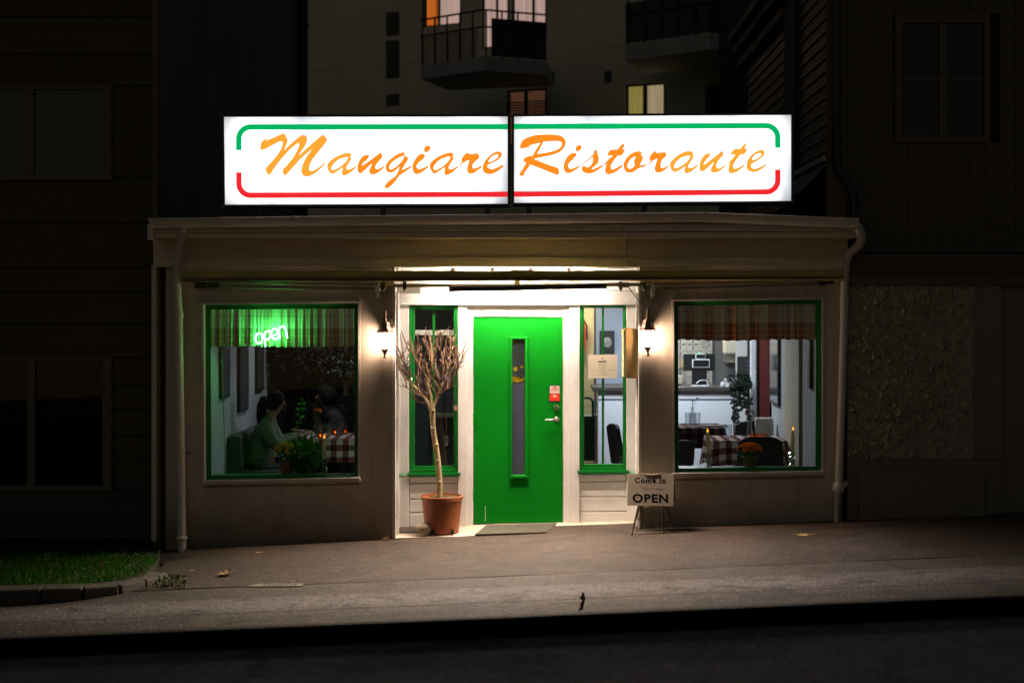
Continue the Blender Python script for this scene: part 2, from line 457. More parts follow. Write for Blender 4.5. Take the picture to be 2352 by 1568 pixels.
for i in range(len(kp) - 1):
    a, b2 = Vector((*kp[i], 0)), Vector((*kp[i + 1], 0)); t = (b2 - a).normalized(); nrm = Vector((t.y, -t.x, 0))
    g = 0.006; a = a + t * g; b2 = b2 - t * g
    mb = MB(); w0, w1 = 0.03, -0.13
    def kz(p, h): return gz(p.x) + h
    pts = []
    for z_ in (0, 1):
        for p, w_, h in ((a, w0, kh[i]), (b2, w0, kh[i + 1]), (b2, w1, kh[i + 1] + .012), (a, w1, kh[i] + .012)):
            q = p + nrm * (w_ + (0.012 if z_ == 0 and w_ > 0 else 0)); pts.append(Vector((q.x, q.y, kz(q, h) if z_ else gz(q.x) - 0.06)))
    mb.add(pts, [(0,3,2,1),(4,5,6,7),(0,1,5,4),(1,2,6,5),(2,3,7,6),(3,0,4,7)])
    mb.build('kerb_stone', KERBM, kerb, bevel=0.012)

# ------------------------------------------------------------------ house at the left
LWALL = pm('dark_brown_cladding', (0.075, 0.060, 0.045), 0.8, 0.15, 2, 60, 0.2, stretch=(0.5, 3, 3))
LFRAME = pm('dim_window_frame', (0.13, 0.11, 0.085), 0.6, 0.1, 5, 60, 0.1)
VOID = pm('dark_room', (0.01, 0.01, 0.01), 0.9, 0.1, 2, 30, 0.0)
yl = 0.3
lh = thing('cladded_house', 'unlit dark house with flat cladding boards left of the restaurant', 'house', (-6, yl, gz(-6)))
lx1 = X(355, yl)
MB().box(-13, lx1 - 0.02, yl + 0.03, 9, -1.2, 9).build('wall', VOID, lh)
lwin = [((-95, 205), (247, 402), 68), ((-95, 828), (247, 1115), 71)]
rows = [-140, -50, 39, 125, 198, 409, 512, 614, 670, 745, 821, 886, 939, 1000, 1060, 1122, 1180, 1238]
for a, b2 in zip(rows, rows[1:]):
    mid = (a + b2) / 2
    spans = [(-13, lx1)]
    for (x0, y0), (x1, y1), _ in lwin:
        if y0 - 12 < mid < y1 + 12: spans = [(-13, X(x0 - 10, yl)), (X(x1 + 9, yl), lx1)]
    for sx0, sx1 in spans:
        m_ = MB(); m_.box(sx0, sx1, yl - 0.002, yl + 0.03, Z(b2, yl) + 0.006, Z(a, yl) - 0.006)
        m_.build('cladding_board', LWALL, lh)
MB().box(lx1 - 0.01, lx1 + 0.035, yl - 0.03, yl + 0.09, -0.3, 9).build('corner_board', LFRAME, lh)
MB().box(-13, lx1 - 0.03, yl - 0.06, yl + 0.0, -1.2, Z(1243, yl)).build('plinth', EARTH, lh)
for (x0, y0), (x1, y1), mx in lwin:
    fr = MB(); fr.ring([(x0 - 10, y0 - 11), (x1 + 9, y0 - 11), (x1 + 9, y1 + 11), (x0 - 10, y1 + 11)], [(x0, y0), (x1 - 12, y0), (x1 - 12, y1), (x0, y1)], yl - 0.03, yl + 0.03)
    w_ = fr.build('window', LFRAME, lh)
    MB().prect(mx - 9, y0 + 1, mx + 9, y1 - 1, yl - 0.025, yl + 0.02).build('mullion', LFRAME, w_)
    for q0, q1 in ((x0 + 1, mx - 9.5), (mx + 9.5, x1 - 12.5)):
        MB().prect(q0, y0 + .5, q1, y1 - .5, yl + 0.0, yl + 0.006).build('pane', GLASSD, w_)

# side of that house running back beside the restaurant roof, with its downpipe
RB = pm('side_render', (0.34, 0.33, 0.27), 0.85, 0.15, 1.0, 50, 0.2)
MB().box(lx1 - 0.019, lx1 - 0.004, yl + 0.10, 8.97, -1.2, 9).build('side_wall', RB, lh)
MB().tube([(lx1 + 0.10, 8.3, -0.5), (lx1 + 0.10, 8.3, 9)], 0.085, 10).build('downpipe', DARKM, lh, smooth=True)
MB().box(lx1 - 0.003, lx1 + 0.03, 8.55, 8.95, -0.5, 9).build('corner_board', RB, lh)
for zz in (6.6, 4.6): MB().box(lx1 - 0.003, lx1 + 0.2, 8.26, 8.34, zz, zz + .05).build('pipe_bracket', DARKM, lh)

# ------------------------------------------------------------------ block of flats with balconies
APT = pm('flats_render', (0.68, 0.66, 0.52), 0.85, 0.08, 0.8, 40, 0.2)
SLABM = pm('balcony_concrete', (0.42, 0.42, 0.43), 0.8, 0.1, 2, 40, 0.2)
RAIL = pm('balcony_rail', (0.03, 0.03, 0.03), 0.5, 0.1, 5, 40, 0.0)
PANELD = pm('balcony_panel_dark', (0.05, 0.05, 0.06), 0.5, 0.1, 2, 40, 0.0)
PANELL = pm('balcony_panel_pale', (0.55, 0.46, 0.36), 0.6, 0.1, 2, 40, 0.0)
ang = R(24)
A0 = W(1500, 200, 18.2); AU = Vector((math.cos(ang), -math.sin(ang), 0)); AV = Vector((-math.sin(ang), -math.cos(ang), 0))
CAMP = Vector((0, CAM_Y, CAM_Z))
def fac(px, py):                                # (s, z) on the facade of the flats seen at a picture point
    d = Vector(((px - PX0) / F, 1, -(py - PY0) / F)); t = (A0 - CAMP).dot(AV) / d.dot(AV); p = CAMP + d * t
    return (p - A0).dot(AU), p.z
def atf(p): return Vector((A0.x, A0.y, 0)) + AU * p.x + AV * p.y + Vector((0, 0, p.z))   # x along, y out of the wall, z up
fl = thing('block_of_flats', 'tall pale block of flats with lit windows and balconies behind the sign', 'building', (A0.x, A0.y, 0))
s0, s1 = fac(640, 100)[0], fac(1760, 100)[0] + 2
wins = []
def cell(px0, py0, px1, py1):
    a = fac(px0, py0); b2 = fac(px1, py1); mid = fac(px1, py0); return a[0], b2[0], b2[1], a[1]
curt = {}
def lit(n, c, s):
    m = bpy.data.materials.new(n); m.use_nodes = True; nt = m.node_tree; nt.nodes.remove(nt.nodes['Principled BSDF'])
    co = N(nt, 'TexCoord').outputs['Object']; mp = N(nt, 'Mapping'); mp.inputs['Scale'].default_value = (22, 22, 0.7); nt.links.new(co, mp.inputs[0])
    f = ramp(nt, noise(nt, mp.outputs[0], 1.0, 3, .6), [(0.3, g4(0.65)), (0.7, g4(1.1))])
    e = N(nt, 'Emission'); nt.links.new(mixc(nt, 1.0, f, c, 'MULTIPLY'), e.inputs[0]); e.inputs[1].default_value = s
    nt.links.new(e.outputs[0], nt.nodes['Material Output'].inputs[0]); return m
L_PINK = lit('lit_curtain_pale', (1.0, 0.66, 0.56), 0.42); L_OR = lit('lit_curtain_orange', (1.0, 0.22, 0.03), 0.52)
L_YEL = lit('lit_blind_yellow', (1.0, 0.78, 0.20), 0.22); L_YEL2 = lit('lit_blind_cream', (1.0, 0.76, 0.42), 0.30); L_BR = lit('lit_blind_brown', (0.7, 0.30, 0.16), 0.085)
WF = pm('flats_window_frame', (0.10, 0.10, 0.09), 0.5, 0.1, 5, 40, 0.0)
winlist = [  # px0, py0, px1, py1, pane split list [(px0,px1,mat)]
    (968, -95, 1060, 56, [(978, 999, L_OR), (1000, 1003, L_OR), (1009, 1054, L_PINK)]),
    (1105, -95, 1168, 108, [(1111, 1137, L_PINK), (1142, 1163, L_PINK)]),
    (1174, -95, 1256, 70, [(1180, 1220, L_PINK), (1226, 1250, L_PINK)]),
    (1436, 195, 1528, 330, [(1442, 1475, L_YEL), (1485, 1522, L_YEL2)]),
    (1620, 196, 1716, 330, [(1626, 1664, GLASSD), (1670, 1710, GLASSD)]),
    (1164, 208, 1256, 330, [(1170, 1202, L_BR), (1210, 1250, L_BR)]),
]
ap_w = MB(atf)
fl_wall = MB(atf)
fl_wall.box(s0, s1, -8, -0.14, -1, 14)
fl_wall.build('core', VOID, fl)
# facade built as horizontal bands around the window cells
cells = [cell(*w[:4]) for w in winlist]
zs = sorted({-1.0, 14.0} | {c[2] for c in cells} | {c[3] for c in cells})
for za, zb in zip(zs, zs[1:]):
    cut = sorted([(c[0], c[1]) for c in cells if c[2] <= za + 1e-6 and c[3] >= zb - 1e-6])
    x = s0
    for c0, c1 in cut:
        if c0 > x: ap_w.box(x, c0, -0.13, 0, za, zb)
        x = max(x, c1)
    if x < s1: ap_w.box(x, s1, -0.13, 0, za, zb)
ap_w.build('facade', APT, fl, clean=True)
for (px0, py0, px1, py1, panes), c in zip(winlist, cells):
    f_ = MB(atf); e = 0.05
    f_.box(c[0], c[1], -0.10, -0.05, c[3] - e, c[3]); f_.box(c[0], c[1], -0.10, -0.05, c[2], c[2] + e)
    xs = [c[0]] + [fac(a, 200 if py0 > 0 else 50)[0] for p in panes for a in p[:2]] + [c[1]]
    for i in range(0, len(xs), 2): f_.box(xs[i], xs[i + 1], -0.099, -0.051, c[2] + e, c[3] - e)
    w_ = f_.build('window', WF, fl)
    for a, b2, m_ in panes:
        sa, sb = fac(a, 200 if py0 > 0 else 50)[0], fac(b2, 200 if py0 > 0 else 50)[0]
        MB(atf).box(sa, sb, -0.09, -0.07, c[2] + e, c[3] - e).build('lit_pane' if m_ is not GLASSD else 'dark_pane', m_, w_)
# slatted railing in front of the brown window
for i in range(6):
    a = fac(1164, 238 + i * 6); b2 = fac(1256, 238 + i * 6)
    MB(atf).box(a[0], b2[0], 0.02, 0.035, a[1] - 0.018, a[1] + 0.014).build('rail_slat', RAIL, fl)
# dark vents / windows on the left part
for (a, b2, c, d) in ((888, 30, 917, 80), (888, 95, 917, 178), (888, 218, 917, 242), (1254, 165, 1272, 190), (1389, 165, 1404, 190)):
    q = cell(a, b2, c, d); MB(atf).box(q[0], q[1], 0.0, 0.03, q[2], q[3]).build('vent', PANELD, fl)
for py in (3, 150):
    a = fac(690, 190)[1]
# small step line of the render
q = fac(900, 147); MB(atf).box(s0, s1, 0.001, 0.012, q[1] - 0.02, q[1] + 0.02).build('string_course', APT, fl)
MB(atf).box(s0 + 0.05, s0 + 0.13, 0.0, 0.10, -1, 14).build('corner_strip', APT, fl)

def balcony(pts, zs_top, zs_bot, z_rail, panels, name_mat):
    """pts: plan outline (left end, apex, right end) ; posts and rails follow it"""
    L, Ap, Rr = pts
    back = [Vector((Rr.x + 0.15, Rr.y + 1.6, 0)), Vector((L.x + 0.5, L.y + 1.6, 0))]
    poly = [L, Ap, Rr] + back
    b = MB(); b.prism([(p.x, p.y, zs_bot) for p in poly], (0, 0, zs_top - zs_bot)); b.build('balcony_slab', SLABM, fl, clean=True)
    for zr in (z_rail, z_rail - 0.36 * (z_rail - zs_top)):
        MB().tube([(p.x, p.y, zr) for p in (L, Ap, Rr)], 0.022, 6).build('balcony_rail', RAIL, fl)
    for (A, B, n) in ((L, Ap, 5), (Ap, Rr, 4)):
        for i in range(n):
            p = A.lerp(B, (i + 0.15) / n)
            MB().tube([(p.x, p.y, zs_top), (p.x, p.y, z_rail)], 0.02, 6).build('balcony_post', RAIL, fl)
    for (A, B, t0, t1, h0, h1, m_) in panels:
        A2, B2 = A.lerp(B, t0), A.lerp(B, t1); n2 = Vector((0, 0.03, 0))
        b = MB(); b.prism([(A2.x, A2.y + .03, zs_top + h0), (B2.x, B2.y + .03, zs_top + h0), (B2.x, B2.y + .03, zs_top + h1), (A2.x, A2.y + .03, zs_top + h1)], (0, 0.02, 0))
        b.build('balcony_panel', m_, fl)
zr = Z(22.9, 16.55)
def at_h(px, py, z): d = (z - CAM_Z) / (-(py - PY0) / F); return Vector(((px - PX0) / F * d, CAM_Y + d, 0))
bl, ba, br = at_h(966, 47, zr), at_h(1111, 22.9, zr), at_h(1255, 35, zr)
zt = zr - 1.02
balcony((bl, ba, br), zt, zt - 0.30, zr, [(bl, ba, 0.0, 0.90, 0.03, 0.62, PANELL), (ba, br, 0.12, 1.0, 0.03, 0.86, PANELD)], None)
zt2 = Z(77.6, 15.0)
b2l, b2a, b2r = at_h(1437, 104, zt2), at_h(1631, 77.6, zt2), at_h(1760, 89, zt2)
balcony((b2l, b2a, b2r), zt2, zt2 - 0.33, zt2 + 1.0, [(b2l, b2a, 0.0, 1.0, 0.03, 0.9, PANELD), (b2a, b2r, 0.0, 1.0, 0.03, 0.9, PANELD)], None)

# ------------------------------------------------------------------ weatherboarded house at the right
HB = pm('dark_weatherboard', (0.075, 0.060, 0.048), 0.45, 0.2, 3, 60, 0.2, stretch=(1, 0.3, 3))
HF = pm('house_frame_paint', (0.12, 0.095, 0.07), 0.6, 0.12, 5, 60, 0.1)
yh = 0.3; hx = X(1905, yh)
hh = thing('weatherboard_house', 'dark weatherboarded house with a four pane window right of the restaurant', 'house', (5, yh, gz(5)))
MB().box(hx + 0.03, 12, yh + 0.03, 9, 2.72, 12).build('core', VOID, hh)
HBE = pm('board_edge_glint', (0.62, 0.50, 0.42), 0.5, 0.5, 9, 60, 0.2)  # pale strip paints glints of light along each board's lower edge
def side_board(z, ya, yb):
    b = MB(); h = 0.133
    b.add([(hx + 0.022, ya, z), (hx - 0.018, ya, z), (hx + 0.006, ya, z + h + .01), (hx + 0.026, ya, z + h + .01),
           (hx + 0.022, yb, z), (hx - 0.018, yb, z), (hx + 0.006, yb, z + h + .01), (hx + 0.026, yb, z + h + .01)],
          [(0,1,2,3),(7,6,5,4),(0,4,5,1),(1,5,6,2),(2,6,7,3),(3,7,4,0)])
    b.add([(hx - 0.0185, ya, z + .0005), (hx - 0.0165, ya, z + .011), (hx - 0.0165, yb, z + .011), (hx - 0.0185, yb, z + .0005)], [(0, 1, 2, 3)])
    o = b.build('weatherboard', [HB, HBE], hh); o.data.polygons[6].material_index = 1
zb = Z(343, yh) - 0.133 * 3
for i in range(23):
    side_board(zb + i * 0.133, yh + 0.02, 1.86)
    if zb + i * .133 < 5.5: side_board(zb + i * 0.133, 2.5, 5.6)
MB().box(hx - 0.06, hx + 0.03, 1.87, 2.49, 2.75, 7.0).build('window_casing', BLACK, hh)
for i, z in enumerate((5.55, 5.75, 5.9)):
    MB().box(hx - 0.10 - 0.07 * i, hx + 0.02, 2.52, 6.0, z, z + 0.10).build('cornice_board', HF, hh)
MB().box(hx - 0.03, hx + 0.17, yh - 0.03, yh + 0.018, 2.75, 9).build('corner_board', HF, hh)
xb = hx + 0.18
wq = (X(2057, yh), X(2275, yh), Z(327, yh), Z(32, yh))
while xb < 9.5:
    x1 = xb + 0.148
    segs = [(2.75, 9)]
    if x1 > wq[0] and xb < wq[1]: segs = [(2.75, wq[2]), (wq[3], 9)]
    for za, zb2 in segs: MB().box(xb, x1, yh - 0.005 - 0.004 * (int(xb * 7) % 2), yh + 0.02, za, zb2).build('wall_board', HB, hh)
    xb += 0.152
fr = MB(); fr.ring([(2057, 32), (2275, 32), (2275, 327), (2057, 327)], [(2072, 53), (2262, 53), (2262, 311), (2072, 311)], yh - 0.035, yh + 0.03)
w_ = fr.build('window', HF, hh)
MB().prect(2158, 54, 2175, 310, yh - 0.03, yh + 0.02).build('mullion', HF, w_)
for q0, q1 in ((2073, 2157.5), (2175.5, 2261)):
    MB().prect(q0, 178, q1, 185, yh - 0.02, yh + 0.01).build('glazing_bar', HF, w_)
    for r0, r1 in ((54, 177.5), (185.5, 310)):
        MB().prect(q0, r0, q1, r1, yh + 0.0, yh + 0.006).build('pane', GLASSD, w_)
# slate skirt roof and gutter pipe low on the house side
SLATE = pm('slate', (0.16, 0.17, 0.175), 0.5, 0.3, 5, 60, 0.3)
for i in range(16):
    y = 0.36 + i * 0.16
    b = MB(); dz = 0.01 * (i % 2)
    b.add([(hx - 0.02, y, 3.62 + dz), (hx - 0.02, y + .152, 3.62 + dz), (hx - 0.30, y + .152, 3.33 + dz), (hx - 0.30, y, 3.33 + dz),
           (hx - 0.02, y, 3.635 + dz), (hx - 0.02, y + .152, 3.635 + dz), (hx - 0.30, y + .152, 3.345 + dz), (hx - 0.30, y, 3.345 + dz)],
          [(0,1,2,3),(7,6,5,4),(0,4,5,1),(1,5,6,2),(2,6,7,3),(3,7,4,0)])
    b.build('slate', SLATE, hh)
MB().box(hx - 0.06, hx + 0.0, 0.34, 2.9, 3.66, 3.71).build('ledge_board', TRIM, hh)
MB().tube([W(1921, -60, 0.16), W(1921, 375, 0.16), W(1938, 408, 0.16), W(1960, 440, 0.15), W(1962, 500, 0.15), W(1963, 640, 0.15)], 0.045, 10).build('downpipe', DARKM, hh, smooth=True)
# lower storey: roughcast wall, ledge and plinth
ROUGH = pm('roughcast', (0.34, 0.30, 0.235), 0.85, 0.45, 14, 60, 0.8)
SMOOTHR = pm('smooth_render', (0.22, 0.19, 0.15), 0.85, 0.12, 3, 50, 0.2)
y0 = 0.02
wx0, wx1 = X(1946, y0), X(2300, y0)
MB().box(wx0, wx1 + 6, y0 + 0.03, 4, -0.5, 2.72).build('lower_wall', SMOOTHR, hh)
rz0, rz1 = Z(1052, y0), Z(656, y0); rx1 = X(2236, y0)
g = MB()
def rough(u, v):
    x = wx0 + (rx1 - wx0) * u; z = rz0 + (rz1 - rz0) * v
    n1 = mnoise.noise(Vector((x * 19, 0, z * 13))); n2 = mnoise.noise(Vector((x * 41, 4, z * 27))); n3 = mnoise.noise(Vector((x * 90, 9, z * 70))); n0 = mnoise.noise(Vector((x * 3, 7, z * 3)))
    d = (max(0, .55 * n1 + .6 * n2 + .15 + .3 * n0) ** 1.3) * 0.066 * (1 - .8 * max(0, (u - .72 + .12 * n0) / .28)) + 0.010 * n3
    return Vector((x, y0 - max(0, d), z))
g.grid(rough, 130, 165); g.build('roughcast_panel', ROUGH, hh, smooth=True)
MB().box(rx1, wx1, y0 - 0.02, y0 + 0.03, rz0, rz1).build('pier', SMOOTHR, hh)
MB().box(wx0, wx1 + 6, y0 - 0.03, y0 + 0.03, rz1, rz1 + 0.09).build('ledge', HF, hh)
MB().box(wx0, 9.5, y0 - 0.012, y0 + 0.03, rz1 + 0.094, 2.72).build('sill_band', HB, hh)
MB().box(wx0, wx1, y0 + 0.0, y0 + 0.03, -0.5, rz0 - 0.002).build('plinth_wall', SMOOTHR, hh)
MB().box(X(1975, -0.05), X(2262, -0.05), -0.06, y0 - 0.001, -0.3, Z(1079, -0.06)).build('plinth', SMOOTHR, hh, bevel=0.008)
# ------------------------------------------------------------------ the restaurant
rs = thing('restaurant', 'low restaurant with a bright green front door and two green framed display windows', 'building', (0, 0, gz(0)))
TH = 0.22
XL, XR = -1.411, 0.975                       # sides of the entrance recess
YD = 0.55                                    # depth of the recess
# front walls: rings round the display windows
def bottom(px): return 1262 + (px - 430) * -0.0405 + 14
LW_o = [(397, 592), (906, 592), (906, bottom(906)), (397, bottom(397))]
LW_i = [(469, 699), (824, 695), (824, 1104), (471, 1111)]
RW_o = [(1469, 592), (1941, 592), (1924, bottom(1924)), (1469, bottom(1469))]
RW_i = [(1548, 690), (1890, 686), (1890, 1087), (1549, 1090)]
for o_, i_ in ((LW_o, LW_i), (RW_o, RW_i)):
    m = MB(); m.ring(o_, i_, 0, TH); m.build('front_wall', WALLM, rs)
MB().prect(381, 592, 396.6, 1275, 0.03, 0.20).build('end_board', WALLM, rs)
MB().prect(360, 592, 380.6, 1268, 0.18, 0.20).build('recess_board', LWALL, rs)
MB().prect(348, 610, 359.6, 1242, 0.03, 0.20).build('corner_post', TRIM, rs)
# thin plaster plinth line at the foot of the left wall
MB().prect(430, 1243, 905, 1247, -0.012, -0.001, -0.026).build('plinth_line', WALLM, rs)
# right wall end board
MB().prect(1893.5, 668, 1895.5, 1195, -0.006, -0.001).build('corner_bead', WALLM, rs)

# frieze boards over the whole front
MB().prect(352, 545, 1947, 548.5, -0.060, TH).build('frieze_bead', BEAM, rs, bevel=0.004)
MB().prect(352, 549, 1947, 590.5, -0.020, TH, 0.0).build('frieze_board', BEAM, rs)
MB().prect(352, 591, 1947, 594, -0.045, TH, 0.0).build('frieze_bead', BEAM, rs, bevel=0.003)
MB().prect(352, 594.5, 1947, 613, -0.035, TH, 0.0).build('lintel_board', BEAM, rs, bevel=0.004)

# eaves: soffit, fascia, gutter, roof
ye = -0.36
eave = [(341, 503), (1000, 495), (1623, 489.5), (1973, 503)]
def eave_y(px):
    for (a, ya), (b, yb) in zip(eave, eave[1:]):
        if px <= b: return ya + (yb - ya) * (px - a) / (b - a)
    return eave[-1][1]
xs = [341, 560, 780, 1000, 1220, 1430, 1623, 1800, 1973]
fa = MB(); so = MB(); rf = MB()
def strip(mb, pa, pb, ta, ba, tb, bb, d0, d1):
    mb.phex([(pa, ta), (pb, tb), (pb, bb), (pa, ba)], d0, d1)
fa.phex([(341, 521), (1623, 513.5), (1623, 531), (341, 534)], ye, ye + 0.025)
fa.phex([(1623.2, 513.5), (1973, 519), (1973, 532), (1623.2, 531)], ye, ye + 0.025)
fa.build('fascia_board', TRIM, rs)
f2 = MB(); f2.phex([(343, 535), (1971, 532.5), (1971, 546), (343, 546)], ye + 0.03, ye + 0.05); f2.build('fascia_trim', BEAM, rs)
z_s = Z(546, ye + 0.05)
MB().box(X(343, ye), X(1971, ye), ye + 0.051, 0.3, z_s, z_s + 0.03).build('soffit', BEAM, rs)
sc = MB()
for px in (592, 678, 758, 843, 905, 1028, 1114, 1225, 1331, 1428, 1600, 1700, 1790):
    for py in ((523, 529.5) if 1000 < px < 1500 else (524.5,)):
        p = W(px, py, ye); sc.ball((p.x, ye - 0.001, p.z), 0.006, 6, 4)
tag(sc.build('screw_head', DARKM, rs), kind='stuff')
ROOFM = pm('roof_felt', (0.05, 0.05, 0.05), 0.85, 0.2, 3, 80, 0.4)
r = MB()
ex = [(px, eave_y(px)) for px in xs]
for (a, ya), (b, yb) in zip(ex, ex[1:]):
    p, q = W(a, ya + 2, ye - 0.01), W(b, yb + 2, ye - 0.01)
    r.add([p, q, Vector((q.x, 6.9, q.z + .14)), Vector((p.x, 6.9, p.z + .14)),
           p + Vector((0, 0, -.035)), q + Vector((0, 0, -.035)), Vector((q.x, 6.9, q.z - .1)), Vector((p.x, 6.9, p.z - .1))],
          [(0,1,2,3),(7,6,5,4),(0,4,5,1),(1,5,6,2),(2,6,7,3),(3,7,4,0)])
r.build('roof', ROOFM, rs)
# half round gutter
gy, gr = ye - 0.075, 0.066
gm = MB(); n = 9
for (a, ya), (b, yb) in zip(ex, ex[1:]):
    p, q = W(a, ya, gy - gr), W(b, yb, gy - gr)
    p = Vector((p.x, gy, p.z)); q = Vector((q.x, gy, q.z))
    vs = []
    for c in (p, q):
        for rr_ in (gr, gr - 0.005):
            for i in range(n):
                t = math.pi + math.pi * i / (n - 1); vs.append(c + Vector((0, math.cos(t) * rr_, math.sin(t) * rr_ * 1.25)))
    fs = []
    for i in range(n - 1):
        fs.append((i, i + 1, 2 * n + i + 1, 2 * n + i)); fs.append((n + i + 1, n + i, 3 * n + i, 3 * n + i + 1))
    fs += [(0, 2 * n, 3 * n, n), (n - 1, 2 * n - 1, 4 * n - 1, 3 * n - 1)]
    gm.add(vs, fs)
    if a == xs[0] or b == xs[-1]:
        c = p if a == xs[0] else q
        gm.add([c + Vector((0, math.cos(math.pi + math.pi * i / (n - 1)) * gr, math.sin(math.pi + math.pi * i / (n - 1)) * gr * 1.25)) for i in range(n)], [tuple(range(n))])
    gm.tube([p + Vector((0, -gr, 0.0)), q + Vector((0, -gr, 0.0))], 0.0075, 8)
gutter = gm.build('gutter', TRIM, rs, smooth=True)
for px in (506, 672, 831, 987, 1146, 1303, 1459, 1622, 1786, 1937):
    c = W(px, eave_y(px), gy - gr); c.y = gy
    b = MB(); vs = []
    for dx in (-0.016, 0.016):
        for i in range(n):
            t = math.pi + math.pi * i / (n - 1); vs.append(c + Vector((dx, math.cos(t) * (gr + .004), math.sin(t) * (gr + .004) * 1.25)))
    b.add(vs, [(i, i + 1, n + i + 1, n + i) for i in range(n - 1)])
    b.box(c.x - .016, c.x + .016, gy - gr - .012, gy - gr + .02, c.z - .004, c.z + .012)
    b.build('gutter_bracket', TRIM, gutter, smooth=True)
# eave end blocks
MB().prect(338, 515, 352, 551, ye - 0.03, ye + 0.10).build('eave_end', TRIM, rs, bevel=0.006)
MB().prect(1958, 520, 1976, 532, ye - 0.03, ye + 0.10).build('eave_end', TRIM, rs, bevel=0.006)
# downpipes
pr = 0.041
dl = MB(); dl.tube([W(421, 512, -.40), W(418, 532, -.36), W(412, 560, -.20), W(410, 600, -.12), W(406, 628, -.09), W(407, 660, -.075), W(410, 720, -.075), W(413, 900, -.075), W(416, 1100, -.075), W(418.5, 1266, -.075)],
        [.046, .044] + [pr] * 8, 14)
dpl = dl.build('downpipe', TRIM, rs, smooth=True)
for px, py, h in ((411, 714, 16), (415, 1034, 10)):
    a, b = W(px, py, -.075), W(px, py + h, -.075)
    MB().tube([a, b], pr + .005, 14).build('pipe_collar', TRIM, dpl, smooth=True)
    MB().box(a.x + pr, a.x + pr + .05, -.08, -.0, a.z - .03, a.z - .018).build('pipe_clip', GREYM, dpl)
MB().lathe([(pr + .005, 0), (pr + .015, .012), (pr + .015, .03), (pr + .003, .045)], W(418, 1240, -.075), 14).build('pipe_collar', TRIM, dpl, smooth=True)
dr_ = MB(); dr_.tube([W(1969, 520, -.40), W(1979, 540, -.34), W(1977, 556, -.26), W(1966, 570, -.18), W(1950, 582, -.12), W(1943, 605, -.09), W(1940, 650, -.075), W(1938, 760, -.075), W(1932, 960, -.075), W(1927, 1108, -.075)],
          [.046, .046, .045, .044, .042] + [pr * .92] * 5, 14)
dpr = dr_.build('downpipe', TRIM, rs, smooth=True)
MB().tube([W(1926, 1126, -.075), W(1924, 1204, -.075)], pr * .9, 14).build('pipe_foot', pm('grey_pipe', (0.28, 0.25, 0.21), .6, .1), dpr, smooth=True)
MB().lathe([(pr + .002, 0), (pr + .02, .03), (pr + .02, .07), (pr + .004, .10)], W(1926.5, 1130, -.075), 14).build('pipe_branch', TRIM, dpr, smooth=True)
MB().tube([W(1927, 1117, -.075), W(1944, 1110, -.06)], pr * .8, 12).build('pipe_branch', TRIM, dpr, smooth=True)
for py in (688, 1108): MB().tube([W(1939 if py < 800 else 1927.5, py, -.075), W(1939 if py < 800 else 1927.5, py + 14, -.075)], pr + .004, 14).build('pipe_collar', TRIM, dpr, smooth=True)

# ------------------------------------------------------------------ display windows
def display_window(tr_o, tr_i, fr_o, fr_i, gl, name_lbl):
    """casing, reveal, green frame, pane, sloping sill and nosing, from picture corners"""
    t = MB(); t.ring(tr_o, tr_i, -0.016, -0.0005); w = t.build('display_window', TRIM, rs, bevel=0.003)
    f = MB(); f.ring(fr_o, fr_i, 0.055, 0.115); f.build('frame', GREEN, w, bevel=0.004)
    f = MB(); f.ring(fr_i, gl, 0.080, 0.115); f.build('inner_frame', GREEN, w, bevel=0.003)
    g = MB(); g.phex(gl, 0.096, 0.102); g.build('pane', GLASS, w)
    (x0, y0_), (x1, y1_) = fr_o[3], fr_o[2]
    s = MB(); a, b = W(x0 + 1, y0_ + 1, 0.05), W(x1 - 1, y1_ + 1, 0.05); c, d = W(x0 - 2, y0_ + 11, -0.001), W(x1 + 1, y1_ + 11, -0.001)
    s.add([a, b, d, c] + [p - Vector((0, 0, .02)) for p in (a, b, d, c)], [(0,3,2,1),(4,5,6,7),(0,1,5,4),(1,2,6,5),(2,3,7,6),(3,0,4,7)])
    s.build('sill', SILLWOOD, w)
    (x0, y0_), (x1, y1_) = tr_o[3], tr_o[2]
    n_ = MB(); n_.phex([(x0, y0_ - 9), (x1, y1_ - 9), (x1, y1_), (x0, y0_)], -0.045, -0.0165); n_.build('sill_nosing', TRIM, w, bevel=0.005)
    return w
lw = display_window([(462, 694.5), (827, 690.5), (827, 1105), (465, 1112)], [(467.5, 700), (822, 696), (822, 1097), (470, 1104)],
                    [(469.5, 699.5), (823.5, 695.5), (823.5, 1098), (471.5, 1104.5)], [(477, 707), (817, 703), (817, 1092), (479, 1097)],
                    [(482, 711), (814, 708.5), (814, 1087.5), (484, 1092)], 'l')
rw = display_window([(1543, 687), (1893, 682), (1893, 1090), (1546, 1095)], [(1548.5, 692), (1887.5, 687.5), (1887.5, 1082), (1550, 1087)],
                    [(1549, 691), (1888.5, 686.5), (1888.5, 1082.5), (1550, 1088)], [(1554, 698), (1880, 693), (1880, 1076), (1556, 1081)],
                    [(1557, 702), (1874, 698), (1874, 1071), (1559, 1075)], 'r')

# ------------------------------------------------------------------ entrance recess
y = YD
def ent(name, q, d0, d1, m=WHITE, bev=0.004, parent=rs):
    b = MB(); b.prect(*q, d0, d1); return b.build(name, m, parent, bevel=bev)
ent('header_board', (915, 596, 1464, 667), y + 0.012, y + 0.14)
ent('header_trim', (918, 668, 1462, 700), y - 0.040, y + 0.14)
ent('post', (917, 700.5, 939, 1216), y + 0.0, y + 0.12)
ent('post', (1052, 700.5, 1072.5, 1212), y - 0.006, y + 0.12)
ent('post', (1308.5, 700.5, 1331, 1208), y - 0.006, y + 0.12)
ent('post', (1439, 700.5, 1461, 1208), y + 0.0, y + 0.12)
